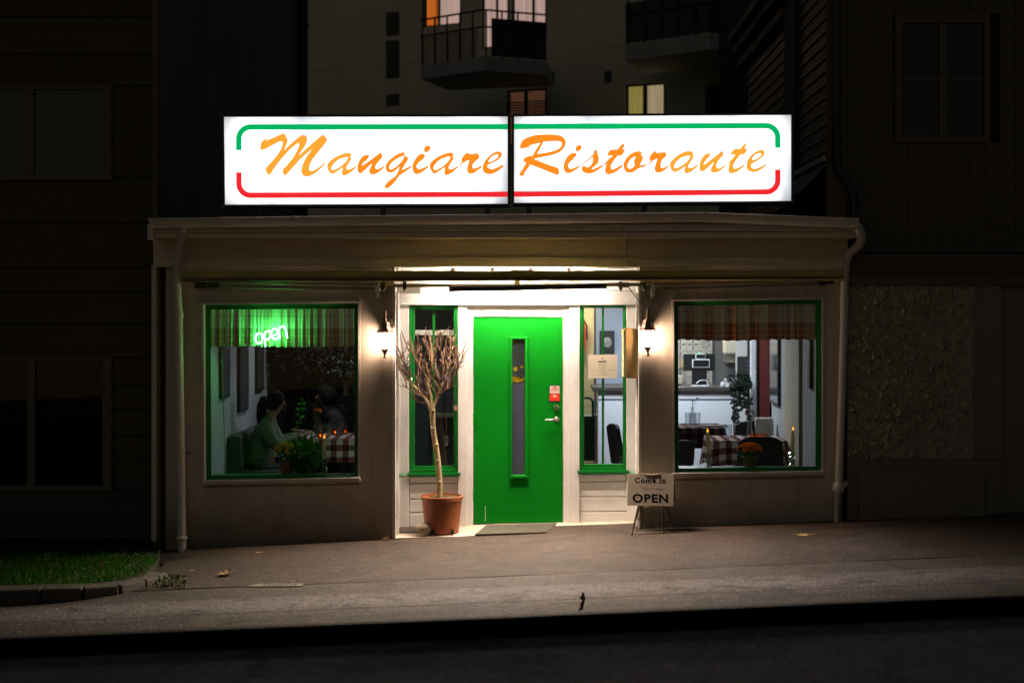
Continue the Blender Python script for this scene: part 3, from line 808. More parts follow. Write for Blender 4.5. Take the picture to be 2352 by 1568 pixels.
# side walls and ceiling of the recess, corner boards
yc = TH
rb_ = MB(); rb_.box(XL - 0.02, XL - 0.0, 0.0, y + 0.12, -0.12, 2.62); rb_.build('recess_wall', WHITE, rs)
rb_ = MB(); rb_.box(XR + 0.0, XR + 0.02, 0.0, y + 0.12, -0.12, 2.62); rb_.build('recess_wall', WHITE, rs)
MB().box(XL - 0.02, XL + 0.012, -0.014, -0.0005, Z(1236, 0), Z(650, 0)).build('corner_board', WHITE, rs, bevel=0.003)
MB().box(XR - 0.012, XR + 0.02, -0.014, -0.0005, Z(1224, 0), Z(650, 0)).build('corner_board', WHITE, rs, bevel=0.003)
MB().box(XL + 0.0005, XL + 0.022, 0.16, 0.24, -0.06, Z(672, .2)).build('recess_batten', WHITE, rs, bevel=0.003)
MB().box(XR - 0.022, XR - 0.0005, 0.16, 0.24, 0.0, Z(672, .2)).build('recess_batten', WHITE, rs, bevel=0.003)
zc = Z(612.5, 0) + 0.012
for i in range(5):
    ya, yb = 0.002 + i * 0.132, 0.002 + (i + 1) * 0.132 - 0.006
    MB().box(XL, XR, ya if i else TH + 0.001 - TH, yb, zc, zc + 0.02).build('ceiling_board', WHITE, rs)
# lower panels of three boards under each side light
for x0, x1, t in ((940.5, 1051.5, -0.010), (1331.5, 1438.5, -0.008)):
    ys = ([1094, 1109.5, 1146, 1177.5, 1213] if x0 < 1000 else [1089, 1106, 1141, 1175, 1207])
    for a, b in zip(ys, ys[1:]):
        q = MB(); q.prect(x0, a + .7, x1, b - .7, y + 0.025, y + 0.07, t); q.build('panel_board', WHITE, rs, bevel=0.008)
    MB().prect(x0, ys[0] - 6, x1, ys[-1] + 6, y + 0.071, y + 0.10).build('panel_backing', WHITE, rs)
DIRT = pm('rust_dirt', (0.22, 0.11, 0.06), .9, .3)
# side lights
def side_light(o, g, sill, mull):
    (x0, y0_, x1, y1_), (gx0, gy0, gx1, gy1) = o, g
    f = MB(); f.ring([(x0, y0_), (x1, y0_), (x1, y1_), (x0, y1_)], [(x0 + 5, y0_ + 4), (x1 - 4.5, y0_ + 4), (x1 - 4.5, y1_ - 6), (x0 + 5, y1_ - 6)], y + 0.010, y + 0.085)
    w = f.build('side_window', GREEN, rs, bevel=0.004)
    f = MB(); f.ring([(x0 + 5.2, y0_ + 4.2), (x1 - 4.7, y0_ + 4.2), (x1 - 4.7, y1_ - 6.2), (x0 + 5.2, y1_ - 6.2)], [(gx0, gy0), (gx1, gy0), (gx1, gy1), (gx0, gy1)], y + 0.032, y + 0.08)
    f.build('frame', GREEN, w, bevel=0.004)
    MB().prect(gx0, gy0, gx1, gy1, y + 0.055, y + 0.060).build('pane', GLASS, w)
    MB().prect(mull - 2.6, gy0, mull + 2.6, gy1, y + 0.066, y + 0.080).build('glazing_bar', GREEN, w)
    s = MB(); s.prect(sill[0], sill[1], sill[2], sill[3], y - 0.022, y + 0.05, -0.006); s.build('sill', GREEN, w, bevel=0.005)
    MB().prect(sill[0], sill[1] - 1.2, sill[0] + 2.5, sill[3] - 3, y - 0.024, y - .01).build('sill_end', STEEL, w)
    MB().prect(sill[2] - 2.5, sill[1] - 1.8, sill[2], sill[3] - 3.6, y - 0.024, y - .01).build('sill_end', STEEL, w)
side_light((940, 703, 1051, 1083), (952, 711, 1042, 1070), (935, 1085.5, 1057.5, 1092.5), 996)
side_light((1332, 700, 1438, 1079), (1341.5, 707.5, 1431, 1065.5), (1326, 1080.5, 1446, 1087.5), 1385)
for xx, s_, py in ((XL, 1, 1091), (XR, -1, 1087)):
    b = MB(); b.box(min(xx, xx + s_ * .06), max(xx, xx + s_ * .06), .36, .50, Z(py + 4, .4), Z(py - 3, .4)); b.build('sill_end', pm('green_sill_worn', (.12, .32, .16), .5, .2), rs, bevel=0.008)
# brackets that hold the menu wire etc. are with the things below
# door surround: stepped white frame, recess head
f = MB(); f.ring([(1073, 700.5), (1308, 700.5), (1308, 1209), (1073, 1213)], [(1078, 714), (1303, 714), (1303, 1209.5), (1078, 1213.5)], y + 0.022, y + 0.12)
f.build('door_casing', WHITE, rs, bevel=0.003)
f = MB(); f.ring([(1078.2, 714.2), (1302.8, 714.2), (1302.8, 1207), (1078.2, 1211)], [(1086.6, 726.5), (1294, 726.5), (1294, 1207.5), (1086.6, 1211.5)], y + 0.030, y + 0.12)
f.build('door_frame', WHITE, rs, bevel=0.003)
# door
yd = y + 0.045
dq = (1088.6, 728.2, 1292.4, 1201.5)
d = MB(); d.ring([(dq[0], dq[1]), (dq[2], dq[1]), (dq[2], dq[3] - 1.2), (dq[0], dq[3])], [(1176, 779), (1206, 779), (1206, 1090), (1176, 1090)], yd, yd + 0.045)
door = d.build('door', DOORG, rs, bevel=0.003)
f = MB(); f.ring([(1170.5, 773), (1213.5, 773), (1213.5, 1097), (1170.5, 1097)], [(1176.2, 779.2), (1205.8, 779.2), (1205.8, 1089.8), (1176.2, 1089.8)], yd - 0.020, yd - 0.0005)
f.build('glazing_bead', DOORG, door, bevel=0.010, seg=3)
f = MB(); f.prect(1169, 1092, 1215, 1097.5, yd - 0.028, yd - 0.0205); f.build('glazing_bead', DOORG, door, bevel=0.003)
MB().prect(1176.3, 779.3, 1205.7, 1089.7, yd + 0.018, yd + 0.023).build('pane', GLASS, door)
MB().prect(1174, 875.5, 1208, 1092, yd + 0.030, yd + 0.034).build('privacy_film', pm('grey_blue_film', (0.11, 0.12, 0.18), 0.6, 0.08, 12, 200, 0.1), door)
MB().prect(1114.2, 1161, 1115.2, 1196, yd - .0008, yd - .0003).build('paint_scratch', TRIM, door)
for a, b in ((773, 803), (949, 978), (1125, 1154)):
    MB().prect(1085.6, a, 1090.6, b, yd - 0.014, yd - 0.0006).build('hinge', DOORG, door, bevel=0.003)
MB().prect(1087, 1202.6, 1293.6, 1206.5, yd + 0.004, yd + 0.06).build('door_threshold', DARKM, rs)
# lock and handle
p = W(1278, 936, yd - .001)
MB().lathe([(0.030, 0), (0.030, -.008), (0.024, -.018), (0.021, -.022), (0.0, -.022)], p, 24, 'y').build('lock', STEEL, door, smooth=True)
MB().lathe([(0.014, -.0225), (0.013, -.026), (0.0, -.026)], p, 18, 'y').build('keyhole', DARKM, door, smooth=True)
p = W(1278.5, 962.5, yd - .001)
hd = MB().lathe([(0.027, 0), (0.027, -.006), (0.022, -.011), (0.0, -.011)], p, 24, 'y'); hdl = hd.build('handle_rose', STEEL, door, smooth=True)
MB().tube([p + Vector((0, -.011, 0)), p + Vector((0, -.045, 0)), p + Vector((-.012, -.055, 0)), p + Vector((-.10, -.055, -.001)), p + Vector((-.118, -.052, -.001))], [.011, .010, .011, .010, .008], 12).build('handle', STEEL, door, smooth=True)
# threshold slab
CONC = pm('pale_concrete', (0.52, 0.45, 0.36), 0.8, 0.12, 5, 80, 0.4, dirt=(0.22, 0.17, 0.12), dirt_amt=0.6)
th = MB()
def ths(u, v):
    x = XL + 0.002 + (XR - XL - 0.004) * u; yy = -0.02 + 0.63 * v
    return Vector((x, yy, 0.028 * x + 0.012 - 0.012 * (1 - v) + 0.004 * mnoise.noise(Vector((x * 4, yy * 5, 1)))))
th.grid(ths, 60, 14)
th.add([(XL, -.02, -.12), (XR, -.02, -.12), (XR, -.02, .028 * XR - .002), (XL, -.02, .028 * XL - .002)], [(0, 1, 2, 3)])
th.build('threshold_slab', CONC, rs, smooth=True)

# ------------------------------------------------------------------ the dining room inside
FLOORM = pm('dark_wood_floor', (0.06, 0.045, 0.035), 0.5, 0.2, 4, 30, 0.1)
INW = pm('inner_wall_paint', (0.34, 0.35, 0.365), 0.8, 0.05, 4, 120, 0.2)
INGREY = pm('grey_inner_wall', (0.12, 0.127, 0.135), 0.8, 0.06, 4, 90, 0.15)
CREAM = pm('cream_wall', (0.66, 0.60, 0.40), 0.6, 0.06, 4, 60, 0.1)
BEIGE = pm('beige_pilaster', (0.42, 0.37, 0.28), 0.8, 0.06, 4, 90, 0.15)
REDW = pm('dark_red_wall', (0.045, 0.004, 0.004), 0.9, 0.1, 4, 60, 0.1, spec=0.05)
zi0, zi1 = -0.02, 2.62
xi0, xi1 = -3.25, 2.75
MB().box(xi0 - .25, 3.5, TH + .001, 7.0, -0.3, zi0).build('floor', FLOORM, rs)
MB().box(xi0 - .25, 3.5, TH + .001, 7.0, zi1 + .03, zi1 + .08).build('ceiling', INW, rs)
MB().box(xi0 - .25, xi0, TH + .001, 7.0, zi0, zi1 + .029).build('side_wall', INW, rs)
MB().box(xi1, xi1 + .14, TH + .001, 3.8, zi0, zi1 + .029).build('side_wall', INW, rs)
MB().box(3.40, 3.50, 3.8, 7.0, zi0, zi1 + .029).build('side_wall', INW, rs)
MB().box(xi1 + .141, 3.40, 3.8, 3.88, zi0, zi1 + .029).build('side_wall', INW, rs)
MB().box(xi0, -1.0, 4.3, 4.4, zi0, zi1 + .029).build('back_wall', INGREY, rs)
MB().box(-1.0, -0.9, 2.9, 6.6, zi0, zi1 + .029).build('partition', INGREY, rs)
MB().box(-0.9, 3.40, 6.60, 6.7, zi0, zi1 + .029).build('back_wall', INGREY, rs)
# kitchen passage wall with cream tiles, seen through the right side light
ym = 5.9
pw = MB().box(0.10, 0.765, ym + .02, ym + .10, zi0, zi1 + .029).build('passage_wall', CREAM, rs)
tl = None
for i in range(4):
    for j in range(13):
        x = 0.11 + i * 0.163; z = 0.02 + j * 0.20
        if z > 1.55: continue
        if tl is None:
            tl = MB().box(0, .158, -.012, 0, 0, .195).build('tile', CREAM, pw, origin=(0, 0, 0), bevel=.003)
            tl.location = Vector((x, ym + .019, z)) - wloc(pw)
        else: inst(tl, pw, Vector((x, ym + .019, z)) - wloc(pw))
# pilaster, red wall end and white pillar on the right wall
MB().box(xi1 - .03, xi1 - .001, 1.05, 1.9, zi0, zi1).build('pilaster', BEIGE, rs)
MB().box(xi1 - .02, xi1 - .001, 2.93, 3.70, zi0, zi1).build('red_wall_panel', REDW, rs)
MB().box(xi1 - .05, xi1 - .001, 3.71, 3.80, zi0, zi1).build('door_jamb', BLACK, rs)
# slatted radiator screen by the kitchen doorway
b0 = W(1718, 700, 4.95); rad = MB().box(X(1724, 4.95), X(1743, 4.95), 4.96, 5.0, zi0, 2.3).build('slat_screen', pm('white_slat', (.8, .82, .88), .5, .03), rs)
sl = None
for i in range(46):
    z = 0.12 + i * 0.045
    if sl is None:
        sl = MB().box(X(1724.5, 4.95), X(1742.5, 4.95), 4.935, 4.958, 0, .030).build('slat', pm('white_slat_face', (.8, .82, .88), .5, .03), rad, origin=(0, 0, 0)); sl.location = Vector((0, 0, z)) - wloc(rad)
    else: inst(sl, rad, Vector((0, 0, z)) - wloc(rad))
# wall behind the counter, patterned tiles one by one
ty = 6.56
bt = MB().box(1.20, 2.52, ty + .012, ty + .03, 1.0, zi1).build('tile_backing', INGREY, rs)
def tile_mat(name, kind):
    m, nt, b = new_mat(name)
    co = N(nt, 'TexCoord').outputs['Object']; sp = N(nt, 'SeparateXYZ'); nt.links.new(co, sp.inputs[0])
    x = math_(nt, 'SUBTRACT', sp.outputs[0], 0.09); z = math_(nt, 'SUBTRACT', sp.outputs[2], 0.09)
    rr_ = math_(nt, 'SQRT', math_(nt, 'ADD', math_(nt, 'MULTIPLY', x, x), math_(nt, 'MULTIPLY', z, z)))
    an = math_(nt, 'ARCTAN2', z, x)
    if kind == 0: v = math_(nt, 'MULTIPLY', math_(nt, 'GREATER_THAN', math_(nt, 'COSINE', math_(nt, 'MULTIPLY', an, 8)), 0.2), math_(nt, 'MULTIPLY', math_(nt, 'GREATER_THAN', rr_, .018), math_(nt, 'LESS_THAN', rr_, .07)))
    elif kind == 1: v = math_(nt, 'GREATER_THAN', math_(nt, 'SINE', math_(nt, 'MULTIPLY', rr_, 260)), 0.1)
    else: v = math_(nt, 'GREATER_THAN', math_(nt, 'SUBTRACT', math_(nt, 'MULTIPLY', math_(nt, 'COSINE', math_(nt, 'MULTIPLY', an, 4)), .07), rr_), -0.01)
    c = mixc(nt, v, (0.40, 0.39, 0.37), (0.10, 0.10, 0.12) if kind != 1 else (0.27, 0.27, 0.27))
    nt.links.new(c, b.inputs['Base Color']); b.inputs['Roughness'].default_value = .35; return m
TM = [tile_mat('patterned_tile_' + n_, i) for i, n_ in enumerate(('petal', 'ring', 'star'))]
srcs = []
for kx in range(7):
    for kz in range(8):
        t_ = (kx * 2 + kz * 3 + (kx * kz) % 2) % 3
        p = Vector((1.21 + kx * .185, ty, 1.02 + kz * .185)) - wloc(bt)
        s_ = next((q for q in srcs if q[0] == t_), None)
        if s_ is None:
            o = MB().box(0, .18, 0, .011, 0, .18).build('tile', TM[t_], bt, origin=(0, 0, 0)); o.location = p; srcs.append((t_, o))
        else: inst(s_[1], bt, p)
# counter
CW = pm('white_counter_front', (0.72, 0.73, 0.78), 0.5, 0.03, 4, 60, 0.05)
CT = pm('dark_worktop', (0.06, 0.052, 0.048), 0.4, 0.15, 8, 60, 0.05)
ct = thing('bar_counter', 'white bar counter with a dark worktop inside the right window', 'counter', (1.6, 5.0, zi0))
MB().box(0.775, 2.55, 4.75, 5.35, zi0, 1.095).build('front_panel', CW, ct)
MB().box(0.775, 2.55, 4.735, 4.749, 1.0, 1.06).build('front_trim', CW, ct)
MB().box(0.70, 2.60, 4.69, 5.40, 1.10, 1.155).build('worktop', CT, ct, bevel=.006)
# ------------------------------------------------------------------ lettering helpers
def spline(pts, n=5):
    """closed outline; a third entry marks a corner. Catmull-Rom between."""
    P = [(p[0], p[1], len(p) > 2) for p in pts]; m = len(P); out = []
    for i in range(m):
        p0, p1, p2, p3 = P[i - 1], P[i], P[(i + 1) % m], P[(i + 2) % m]
        a = p1 if p1[2] else p0; d = p2 if p2[2] else p3
        for k in range(n):
            t = k / n; t2 = t * t; t3 = t2 * t
            q = []
            for c in (0, 1):
                m1 = (p2[c] - a[c]) * 0.5 if not p1[2] else (p2[c] - p1[c]) * 0.5
                m2 = (d[c] - p1[c]) * 0.5 if not p2[2] else (p2[c] - p1[c]) * 0.5
                q.append((2*t3 - 3*t2 + 1) * p1[c] + (t3 - 2*t2 + t) * m1 + (-2*t3 + 3*t2) * p2[c] + (t3 - t2) * m2)
            out.append(tuple(q))
    return out
def curve_mesh(loops, offset=0.0):
    """filled flat shape: first loop is the outline, the others are holes; offset fattens the shape"""
    L = []
    for li, lp in enumerate(loops):
        P = []
        for p in lp:
            if not P or (Vector(p[:2]) - P[-1]).length > 0.05: P.append(Vector(p[:2]))
        if (P[0] - P[-1]).length < 0.05: P.pop()
        n_ = len(P); area = sum(P[i].x * P[(i + 1) % n_].y - P[(i + 1) % n_].x * P[i].y for i in range(n_))
        if area < 0: P.reverse()
        sg = 1 if li == 0 else -1; Q = []
        for i in range(n_):
            e1 = (P[i] - P[i - 1]).normalized(); e2 = (P[(i + 1) % n_] - P[i]).normalized()
            nn = Vector((e1.y + e2.y, -e1.x - e2.x)); nn = nn.normalized() if nn.length > 1e-6 else Vector((e1.y, -e1.x))
            Q.append(P[i] + nn * offset * sg)
        L.append([Vector((q.x, q.y, 0)) for q in Q])
    from mathutils.geometry import delaunay_2d_cdt
    vs = [v.xy for l in L for v in l]; ed = []; k0 = 0
    for l in L:
        ed += [(k0 + i, k0 + (i + 1) % len(l)) for i in range(len(l))]; k0 += len(l)
    ov, oe, of, *_ = delaunay_2d_cdt(vs, ed, [], 0, 1e-4)
    def inside(t):
        cx = sum(ov[i].x for i in t) / len(t); cy = sum(ov[i].y for i in t) / len(t)
        return in_poly(cx, cy, [(v.x, v.y) for v in L[0]]) and not any(in_poly(cx, cy, [(v.x, v.y) for v in l]) for l in L[1:])
    of = [t for t in of if inside(t)]
    me = bpy.data.meshes.new('shape'); me.from_pydata([(v.x, v.y, 0) for v in ov], [], [tuple(f_) for f_ in of]); return me
def text_mesh(txt, size=1.0, offset=0.0, extrude=0.0, align='CENTER', shear=0.0, spacing=1.0):
    cu = bpy.data.curves.new('tmp', 'FONT'); cu.body = txt; cu.size = size; cu.align_x = align; cu.offset = offset; cu.extrude = extrude
    cu.shear = shear; cu.space_character = spacing; cu.resolution_u = 4
    o = bpy.data.objects.new('tmp', cu); COL.objects.link(o)
    dg = bpy.context.evaluated_depsgraph_get(); me = bpy.data.meshes.new_from_object(o.evaluated_get(dg))
    bpy.data.objects.remove(o); bpy.data.curves.remove(cu); return me
def put_mesh(me, name, m, parent, fn, wrel=True):
    off = wloc(parent)
    for v in me.vertices: v.co = Vector(fn(v.co)) - off
    me.materials.clear(); me.materials.append(m); me.update()
    o = bpy.data.objects.new(name, me); COL.objects.link(o); o.parent = parent; return o
def text_fit(txt, name, m, parent, x0, x1, yb, h, depth, offset=0.0, shear=0.0, tilt=0.0, spacing=1.0):
    """flat text between picture columns x0..x1, baseline yb, cap height h (picture units) on the plane at depth"""
    me = text_mesh(txt, 1.0, offset, 0.0, 'LEFT', shear, spacing)
    xs_ = [v.co.x for v in me.vertices]; zs_ = [v.co.y for v in me.vertices]
    a, b = min(xs_), max(xs_); capt = text_mesh('H', 1.0, offset); ch = max(v.co.y for v in capt.vertices)
    def fn(c):
        px = x0 + (c.x - a) / (b - a) * (x1 - x0); py = yb - c.y / ch * h + tilt * (px - x0)
        return W(px, py, depth)
    return put_mesh(me, name, m, parent, fn)

# ------------------------------------------------------------------ illuminated sign boxes on the roof
SIGN_L = 2.3
def sign_face():
    """white face lit by tubes behind it: a little uneven and dimmer at the rim"""
    m = bpy.data.materials.new('sign_white'); m.use_nodes = True; nt = m.node_tree; nt.nodes.remove(nt.nodes['Principled BSDF'])
    g = N(nt, 'TexCoord').outputs['Generated']; sp = N(nt, 'SeparateXYZ'); nt.links.new(g, sp.inputs[0])
    ex = math_(nt, 'MINIMUM', sp.outputs[0], math_(nt, 'SUBTRACT', 1.0, sp.outputs[0])); ez = math_(nt, 'MINIMUM', sp.outputs[2], math_(nt, 'SUBTRACT', 1.0, sp.outputs[2]))
    fx = ramp(nt, ex, [(0.0, g4(0.36)), (0.02, g4(0.50)), (0.06, g4(0.85)), (0.14, g4(1.0))]); fz = ramp(nt, ez, [(0.0, g4(0.50)), (0.06, g4(0.72)), (0.22, g4(1.0))])
    co = N(nt, 'TexCoord').outputs['Object']; mp = N(nt, 'Mapping'); mp.inputs['Scale'].default_value = (1.6, 1, .7); nt.links.new(co, mp.inputs[0])
    un = ramp(nt, noise(nt, mp.outputs[0], 1.1, 3, .5), [(0.34, (.44, .46, .50, 1)), (0.5, (.8, .82, .86, 1)), (0.7, (1.1, 1.08, 1.05, 1))])
    c = mixc(nt, 1.0, mixc(nt, 1.0, fx, fz, 'MULTIPLY'), un, 'MULTIPLY'); e = N(nt, 'Emission'); nt.links.new(c, e.inputs[0]); e.inputs[1].default_value = SIGN_L
    nt.links.new(e.outputs[0], nt.nodes['Material Output'].inputs[0]); return m
S_WHITE = sign_face()
S_OR = emit('sign_orange', (1.1, 0.245, 0.014), 1.0); S_OR2 = emit('sign_amber', (1.1, 0.35, 0.034), 1.0)
S_GREEN = emit('sign_green', (0.0, 0.40, 0.11), 1.0)
S_RED = emit('sign_red', (0.78, 0.020, 0.026), 1.0)
CASE = pm('sign_case', (0.035, 0.034, 0.036), 0.5, 0.15, 6, 60, 0.08, metal=0.2)
EDGE = pm('sign_edge_aluminium', (0.55, 0.55, 0.5), 0.4, 0.05, 6, 60, 0.0, metal=0.8)
ys = -0.16
cA, cB = crop(940, 440, 2352 / 900), crop(1860, 460, 2352 / 940)
C = 1
Mg = [
 ([(8,262),(15,205),(40,178),(88,147,C),(64,182,C),(130,155),(215,119),(240,117),(258,150),(272,178,C),(262,215),(238,270,C),(300,210),(380,145),(415,130),(445,140),(455,165),(440,220),(375,322,C),(450,255),(580,142),(608,132),(630,150),(643,180),(620,215),(560,290),(500,370),(475,430),(475,460),(492,470),(530,458),(590,415),(622,382,C),(622,400),(600,430),(540,485),(480,518),(445,524),(415,512),(398,480),(398,450),(420,385),(460,315),(503,263,C),(450,305),(380,370),(300,460),(265,500),(243,514),(225,495),(222,455),(260,415),(320,340),(365,260),(377,222),(370,210),(345,222),(280,280),(200,370),(140,450),(115,490),(92,507),(72,490),(55,452,C),(90,410),(160,330),(205,260),(217,215),(215,195),(195,192),(120,230),(60,262),(20,274)],),
 ([(690,500),(660,475),(643,432),(655,392),(710,345),(790,308),(850,297),(880,322,C),(864,336,C),(878,353,C),(850,395),(828,435),(832,455),(860,452),(918,420,C),(918,440,C),(860,490),(805,515),(785,503),(782,480),(790,440,C),(745,470)],
  [(683,450),(700,410),(750,365),(810,343),(838,345),(815,385),(765,430),(705,462)]),
 ([(928,440),(935,400),(965,345),(1000,320),(1030,318),(1042,330),(1020,365),(985,395),(972,420,C),(1040,375),(1100,330),(1150,294),(1160,310),(1168,335),(1140,375),(1110,410),(1100,440),(1120,452),(1187,420,C),(1187,438,C),(1130,485),(1085,505),(1060,503),(1040,485),(1045,450),(1070,400,C),(1010,455),(975,488),(950,493),(933,475)],),
 ([(1195,440),(1205,400),(1250,350),(1320,305),(1365,293),(1382,305),(1372,325,C),(1390,330),(1408,345),(1410,365),(1380,410),(1352,462,C),(1440,418,C),(1440,440,C),(1360,495),(1325,520),(1290,570),(1240,620),(1205,637),(1190,625),(1195,600),(1225,565),(1290,515),(1315,470),(1330,430,C),(1280,475),(1235,488),(1205,470)],
  [(1232,440),(1245,405),(1290,365),(1345,335),(1370,332),(1350,375),(1300,425),(1250,455)]),
 ([(1448,440),(1455,400),(1485,345),(1525,308),(1555,308),(1572,322),(1560,350),(1520,385),(1495,415),(1495,440),(1525,450),(1605,415,C),(1605,437,C),(1540,485),(1495,502),(1465,490)],),
 ([(1559,268),(1570,240),(1600,229),(1622,240),(1618,270),(1590,294),(1565,290)],),
 None,
 ([(1895,412,C),(1918,382,C),(1913,362),(1925,335),(1958,302),(1988,287,C),(1985,308,C),(2020,307),(2065,302),(2083,325),(2084,350),(2060,370),(2030,400),(2022,432),(2042,445),(2108,415,C),(2108,438,C),(2040,487),(2000,500),(1975,485),(1966,450),(1988,368,C),(1940,392),(1895,432,C)],),
 ([(2115,430),(2130,385),(2180,325),(2240,288),(2280,288),(2298,310),(2285,345),(2240,380),(2165,415,C),(2165,435),(2185,448),(2220,450),(2311,410,C),(2311,432,C),(2240,485),(2180,502),(2135,490),(2118,465)],
  [(2172,385),(2195,345),(2235,318),(2262,318),(2258,340),(2220,370)]),
]
Mg[6] = tuple([tuple([p[0] + 969, p[1] - 3] + list(p[2:])) for p in lp] for lp in Mg[1])
Rs = [
 ([(63,180),(75,140),(110,105),(200,75),(300,68),(390,72),(450,90),(478,130),(470,180),(430,225),(360,255),(270,275),(190,290,C),(300,335),(400,370),(415,385),(418,430,C),(390,435),(300,400),(200,360),(155,345,C),(130,385),(105,415),(105,435),(75,447),(60,440),(58,425),(90,375),(118,325,C),(95,315),(97,290),(130,268),(175,260,C),(210,200),(245,147,C),(190,160),(140,175,C),(178,183,C),(130,190),(75,197)],
  [(220,245,C),(250,190),(275,138,C),(340,132),(410,132),(440,145),(440,170),(410,200),(340,225)]),
 ([(457,365),(465,320),(500,260),(540,237),(570,238),(578,252),(555,285),(510,330),(500,355),(515,378),(545,375),(607,345,C),(607,362,C),(550,405),(500,422),(468,405)],),
 ([(563,205),(575,175),(605,164),(622,175),(615,205),(590,224),(568,218)],),
 ([(614,345,C),(720,255),(735,212,C),(760,212),(765,235),(778,280),(770,330),(720,375),(712,384,C),(740,378),(815,340,C),(815,360,C),(760,400),(710,422),(670,424),(635,410),(620,380),(625,362),(650,355),(665,365),(690,360),(720,320),(722,275,C),(614,357,C)],),
 ([(822,345,C),(860,300),(905,262,C),(850,262,C),(880,212),(945,207,C),(985,160),(1008,160),(1010,175),(990,203,C),(1018,203,C),(990,255),(950,262,C),(905,320),(888,360),(895,383),(920,380),(995,340,C),(995,360,C),(930,410),(880,430),(850,428),(835,410),(838,365),(850,335,C),(822,362,C)],),
 ([(1002,360),(1010,310),(1060,250),(1110,225),(1150,222),(1170,235),(1160,255,C),(1175,265),(1178,290),(1150,350,C),(1205,338,C),(1205,360,C),(1140,378),(1100,405),(1055,417),(1020,405)],
  [(1037,360),(1050,320),(1080,285),(1110,272),(1095,310),(1100,350),(1075,375),(1050,378)]),
 ([(1212,350,C),(1245,305,C),(1233,290),(1240,265),(1270,230),(1298,216,C),(1300,235,C),(1375,230),(1390,245),(1390,265),(1360,295),(1345,320),(1340,355),(1355,375),(1415,345,C),(1415,360,C),(1360,405),(1315,417),(1290,405),(1282,375),(1308,290,C),(1260,315),(1212,362,C)],),
 ([(1465,412),(1435,390),(1422,345),(1435,310),(1490,260),(1560,225),(1615,222),(1640,245,C),(1628,258,C),(1642,270,C),(1610,320),(1590,355),(1600,372),(1625,368),(1678,340,C),(1678,358,C),(1620,405),(1575,423),(1555,412),(1552,390),(1560,360,C),(1510,395)],
  [(1462,365),(1480,320),(1530,280),(1580,265),(1605,268),(1580,310),(1530,350),(1480,375)]),
 ([(1690,365),(1695,320),(1725,265),(1755,242),(1785,240),(1790,255),(1765,290),(1735,325),(1730,345,C),(1790,300),(1860,245),(1895,218),(1908,235),(1905,260),(1870,300),(1850,335),(1848,365),(1870,375),(1925,340,C),(1925,360,C),(1870,405),(1825,417),(1797,410),(1792,385),(1820,320,C),(1770,370),(1730,402),(1705,405),(1692,390)],),
 ([(1935,345,C),(1975,300),(2015,255,C),(1968,255,C),(2000,205),(2060,197,C),(2100,152),(2118,152),(2115,170),(2100,195,C),(2128,193,C),(2105,245),(2065,252,C),(2020,310),(2000,350),(2005,375),(2030,375),(2103,335,C),(2103,352,C),(2040,405),(1990,423),(1960,418),(1950,400),(1955,360),(1965,330,C),(1935,360,C)],),
 ([(2115,360),(2125,305),(2165,250),(2220,215),(2260,210),(2282,225),(2275,260),(2230,300),(2165,340,C),(2160,360),(2180,378),(2215,375),(2296,332,C),(2296,352,C),(2230,400),(2180,413),(2135,400),(2118,380)],
  [(2168,300),(2190,262),(2225,242),(2250,245),(2245,262),(2215,285)]),
]
def sign_box(quad, label, letters, cr, bars, ribs):
    q = [W(px, py, ys) for px, py in quad]
    c0 = (q[0] + q[2]) / 2; c0.z = q[3].z
    t = thing('illuminated_sign', label, 'sign', c0, 'illuminated sign boxes on the roof')
    cen = (q[0] + q[1] + q[2] + q[3]) / 4
    big = [p + Vector((math.copysign(0.021, p.x - cen.x), 0, math.copysign(0.021, p.z - cen.z))) for p in q]
    a = MB(); a.hexa(big, ys + 0.004, ys + 0.24); a.build('case', CASE, t, bevel=0.004)
    fr = MB(); pts = big + q
    fr.add([p + Vector((0, -.012, 0)) for p in big] + [p + Vector((0, -.004, 0)) for p in q] + [Vector((p.x, ys + .003, p.z)) for p in big],
           [(i, i + 4, (i + 1) % 4 + 4, (i + 1) % 4) for i in range(4)] + [(i, (i + 1) % 4, (i + 1) % 4 + 8, i + 8) for i in range(4)])
    fr.build('rim', CASE, t)
    mt = MB()
    for p, b in zip(q, big): mt.tube([Vector((p.x, ys - .0055, p.z)), Vector((b.x, ys - .0135, b.z)) + (b - p) * 0.3], 0.0035, 6)
    mt.build('rim_joint', EDGE, t)
    fcs = MB(); fcs.add([Vector((p.x, ys, p.z)) for p in q], [(0, 3, 2, 1)]); face = fcs.build('face_panel', S_WHITE, t)
    for li, L in enumerate(letters):
        loops = [[cr(x, y_) for x, y_ in spline(lp)] for lp in L]
        loops = [[(px, -py) for px, py in lp] for lp in loops]
        me = curve_mesh(loops, -0.1)
        put_mesh(me, 'letter', S_OR2 if (li < 2 if cr is cA else li > 6) else S_OR, face, lambda c: W(c.x, -c.y, ys - 0.003))
    for name, m, pts_, wd in bars:
        # band of constant width along a path in picture units
        me_l = []; n_ = len(pts_)
        P = [Vector((x, y_)) for x, y_ in pts_]
        for sgn in (1, -1):
            rng = range(n_) if sgn == 1 else range(n_ - 1, -1, -1)
            for i in rng:
                tn = (P[min(i + 1, n_ - 1)] - P[max(i - 1, 0)]).normalized(); nn = Vector((-tn.y, tn.x)) * sgn * wd / 2
                me_l.append((P[i].x + nn.x, -(P[i].y + nn.y)))
        me = curve_mesh([me_l]); put_mesh(me, name, m, face, lambda c: W(c.x, -c.y, ys - 0.002))
    for px in ribs:
        b = W(px, quad[3][1], ys + .1)
        MB().box(b.x - .025, b.x + .025, ys + .08, ys + .13, b.z - .22, b.z - .005).build('sign_leg', DARKM, t)
    return t
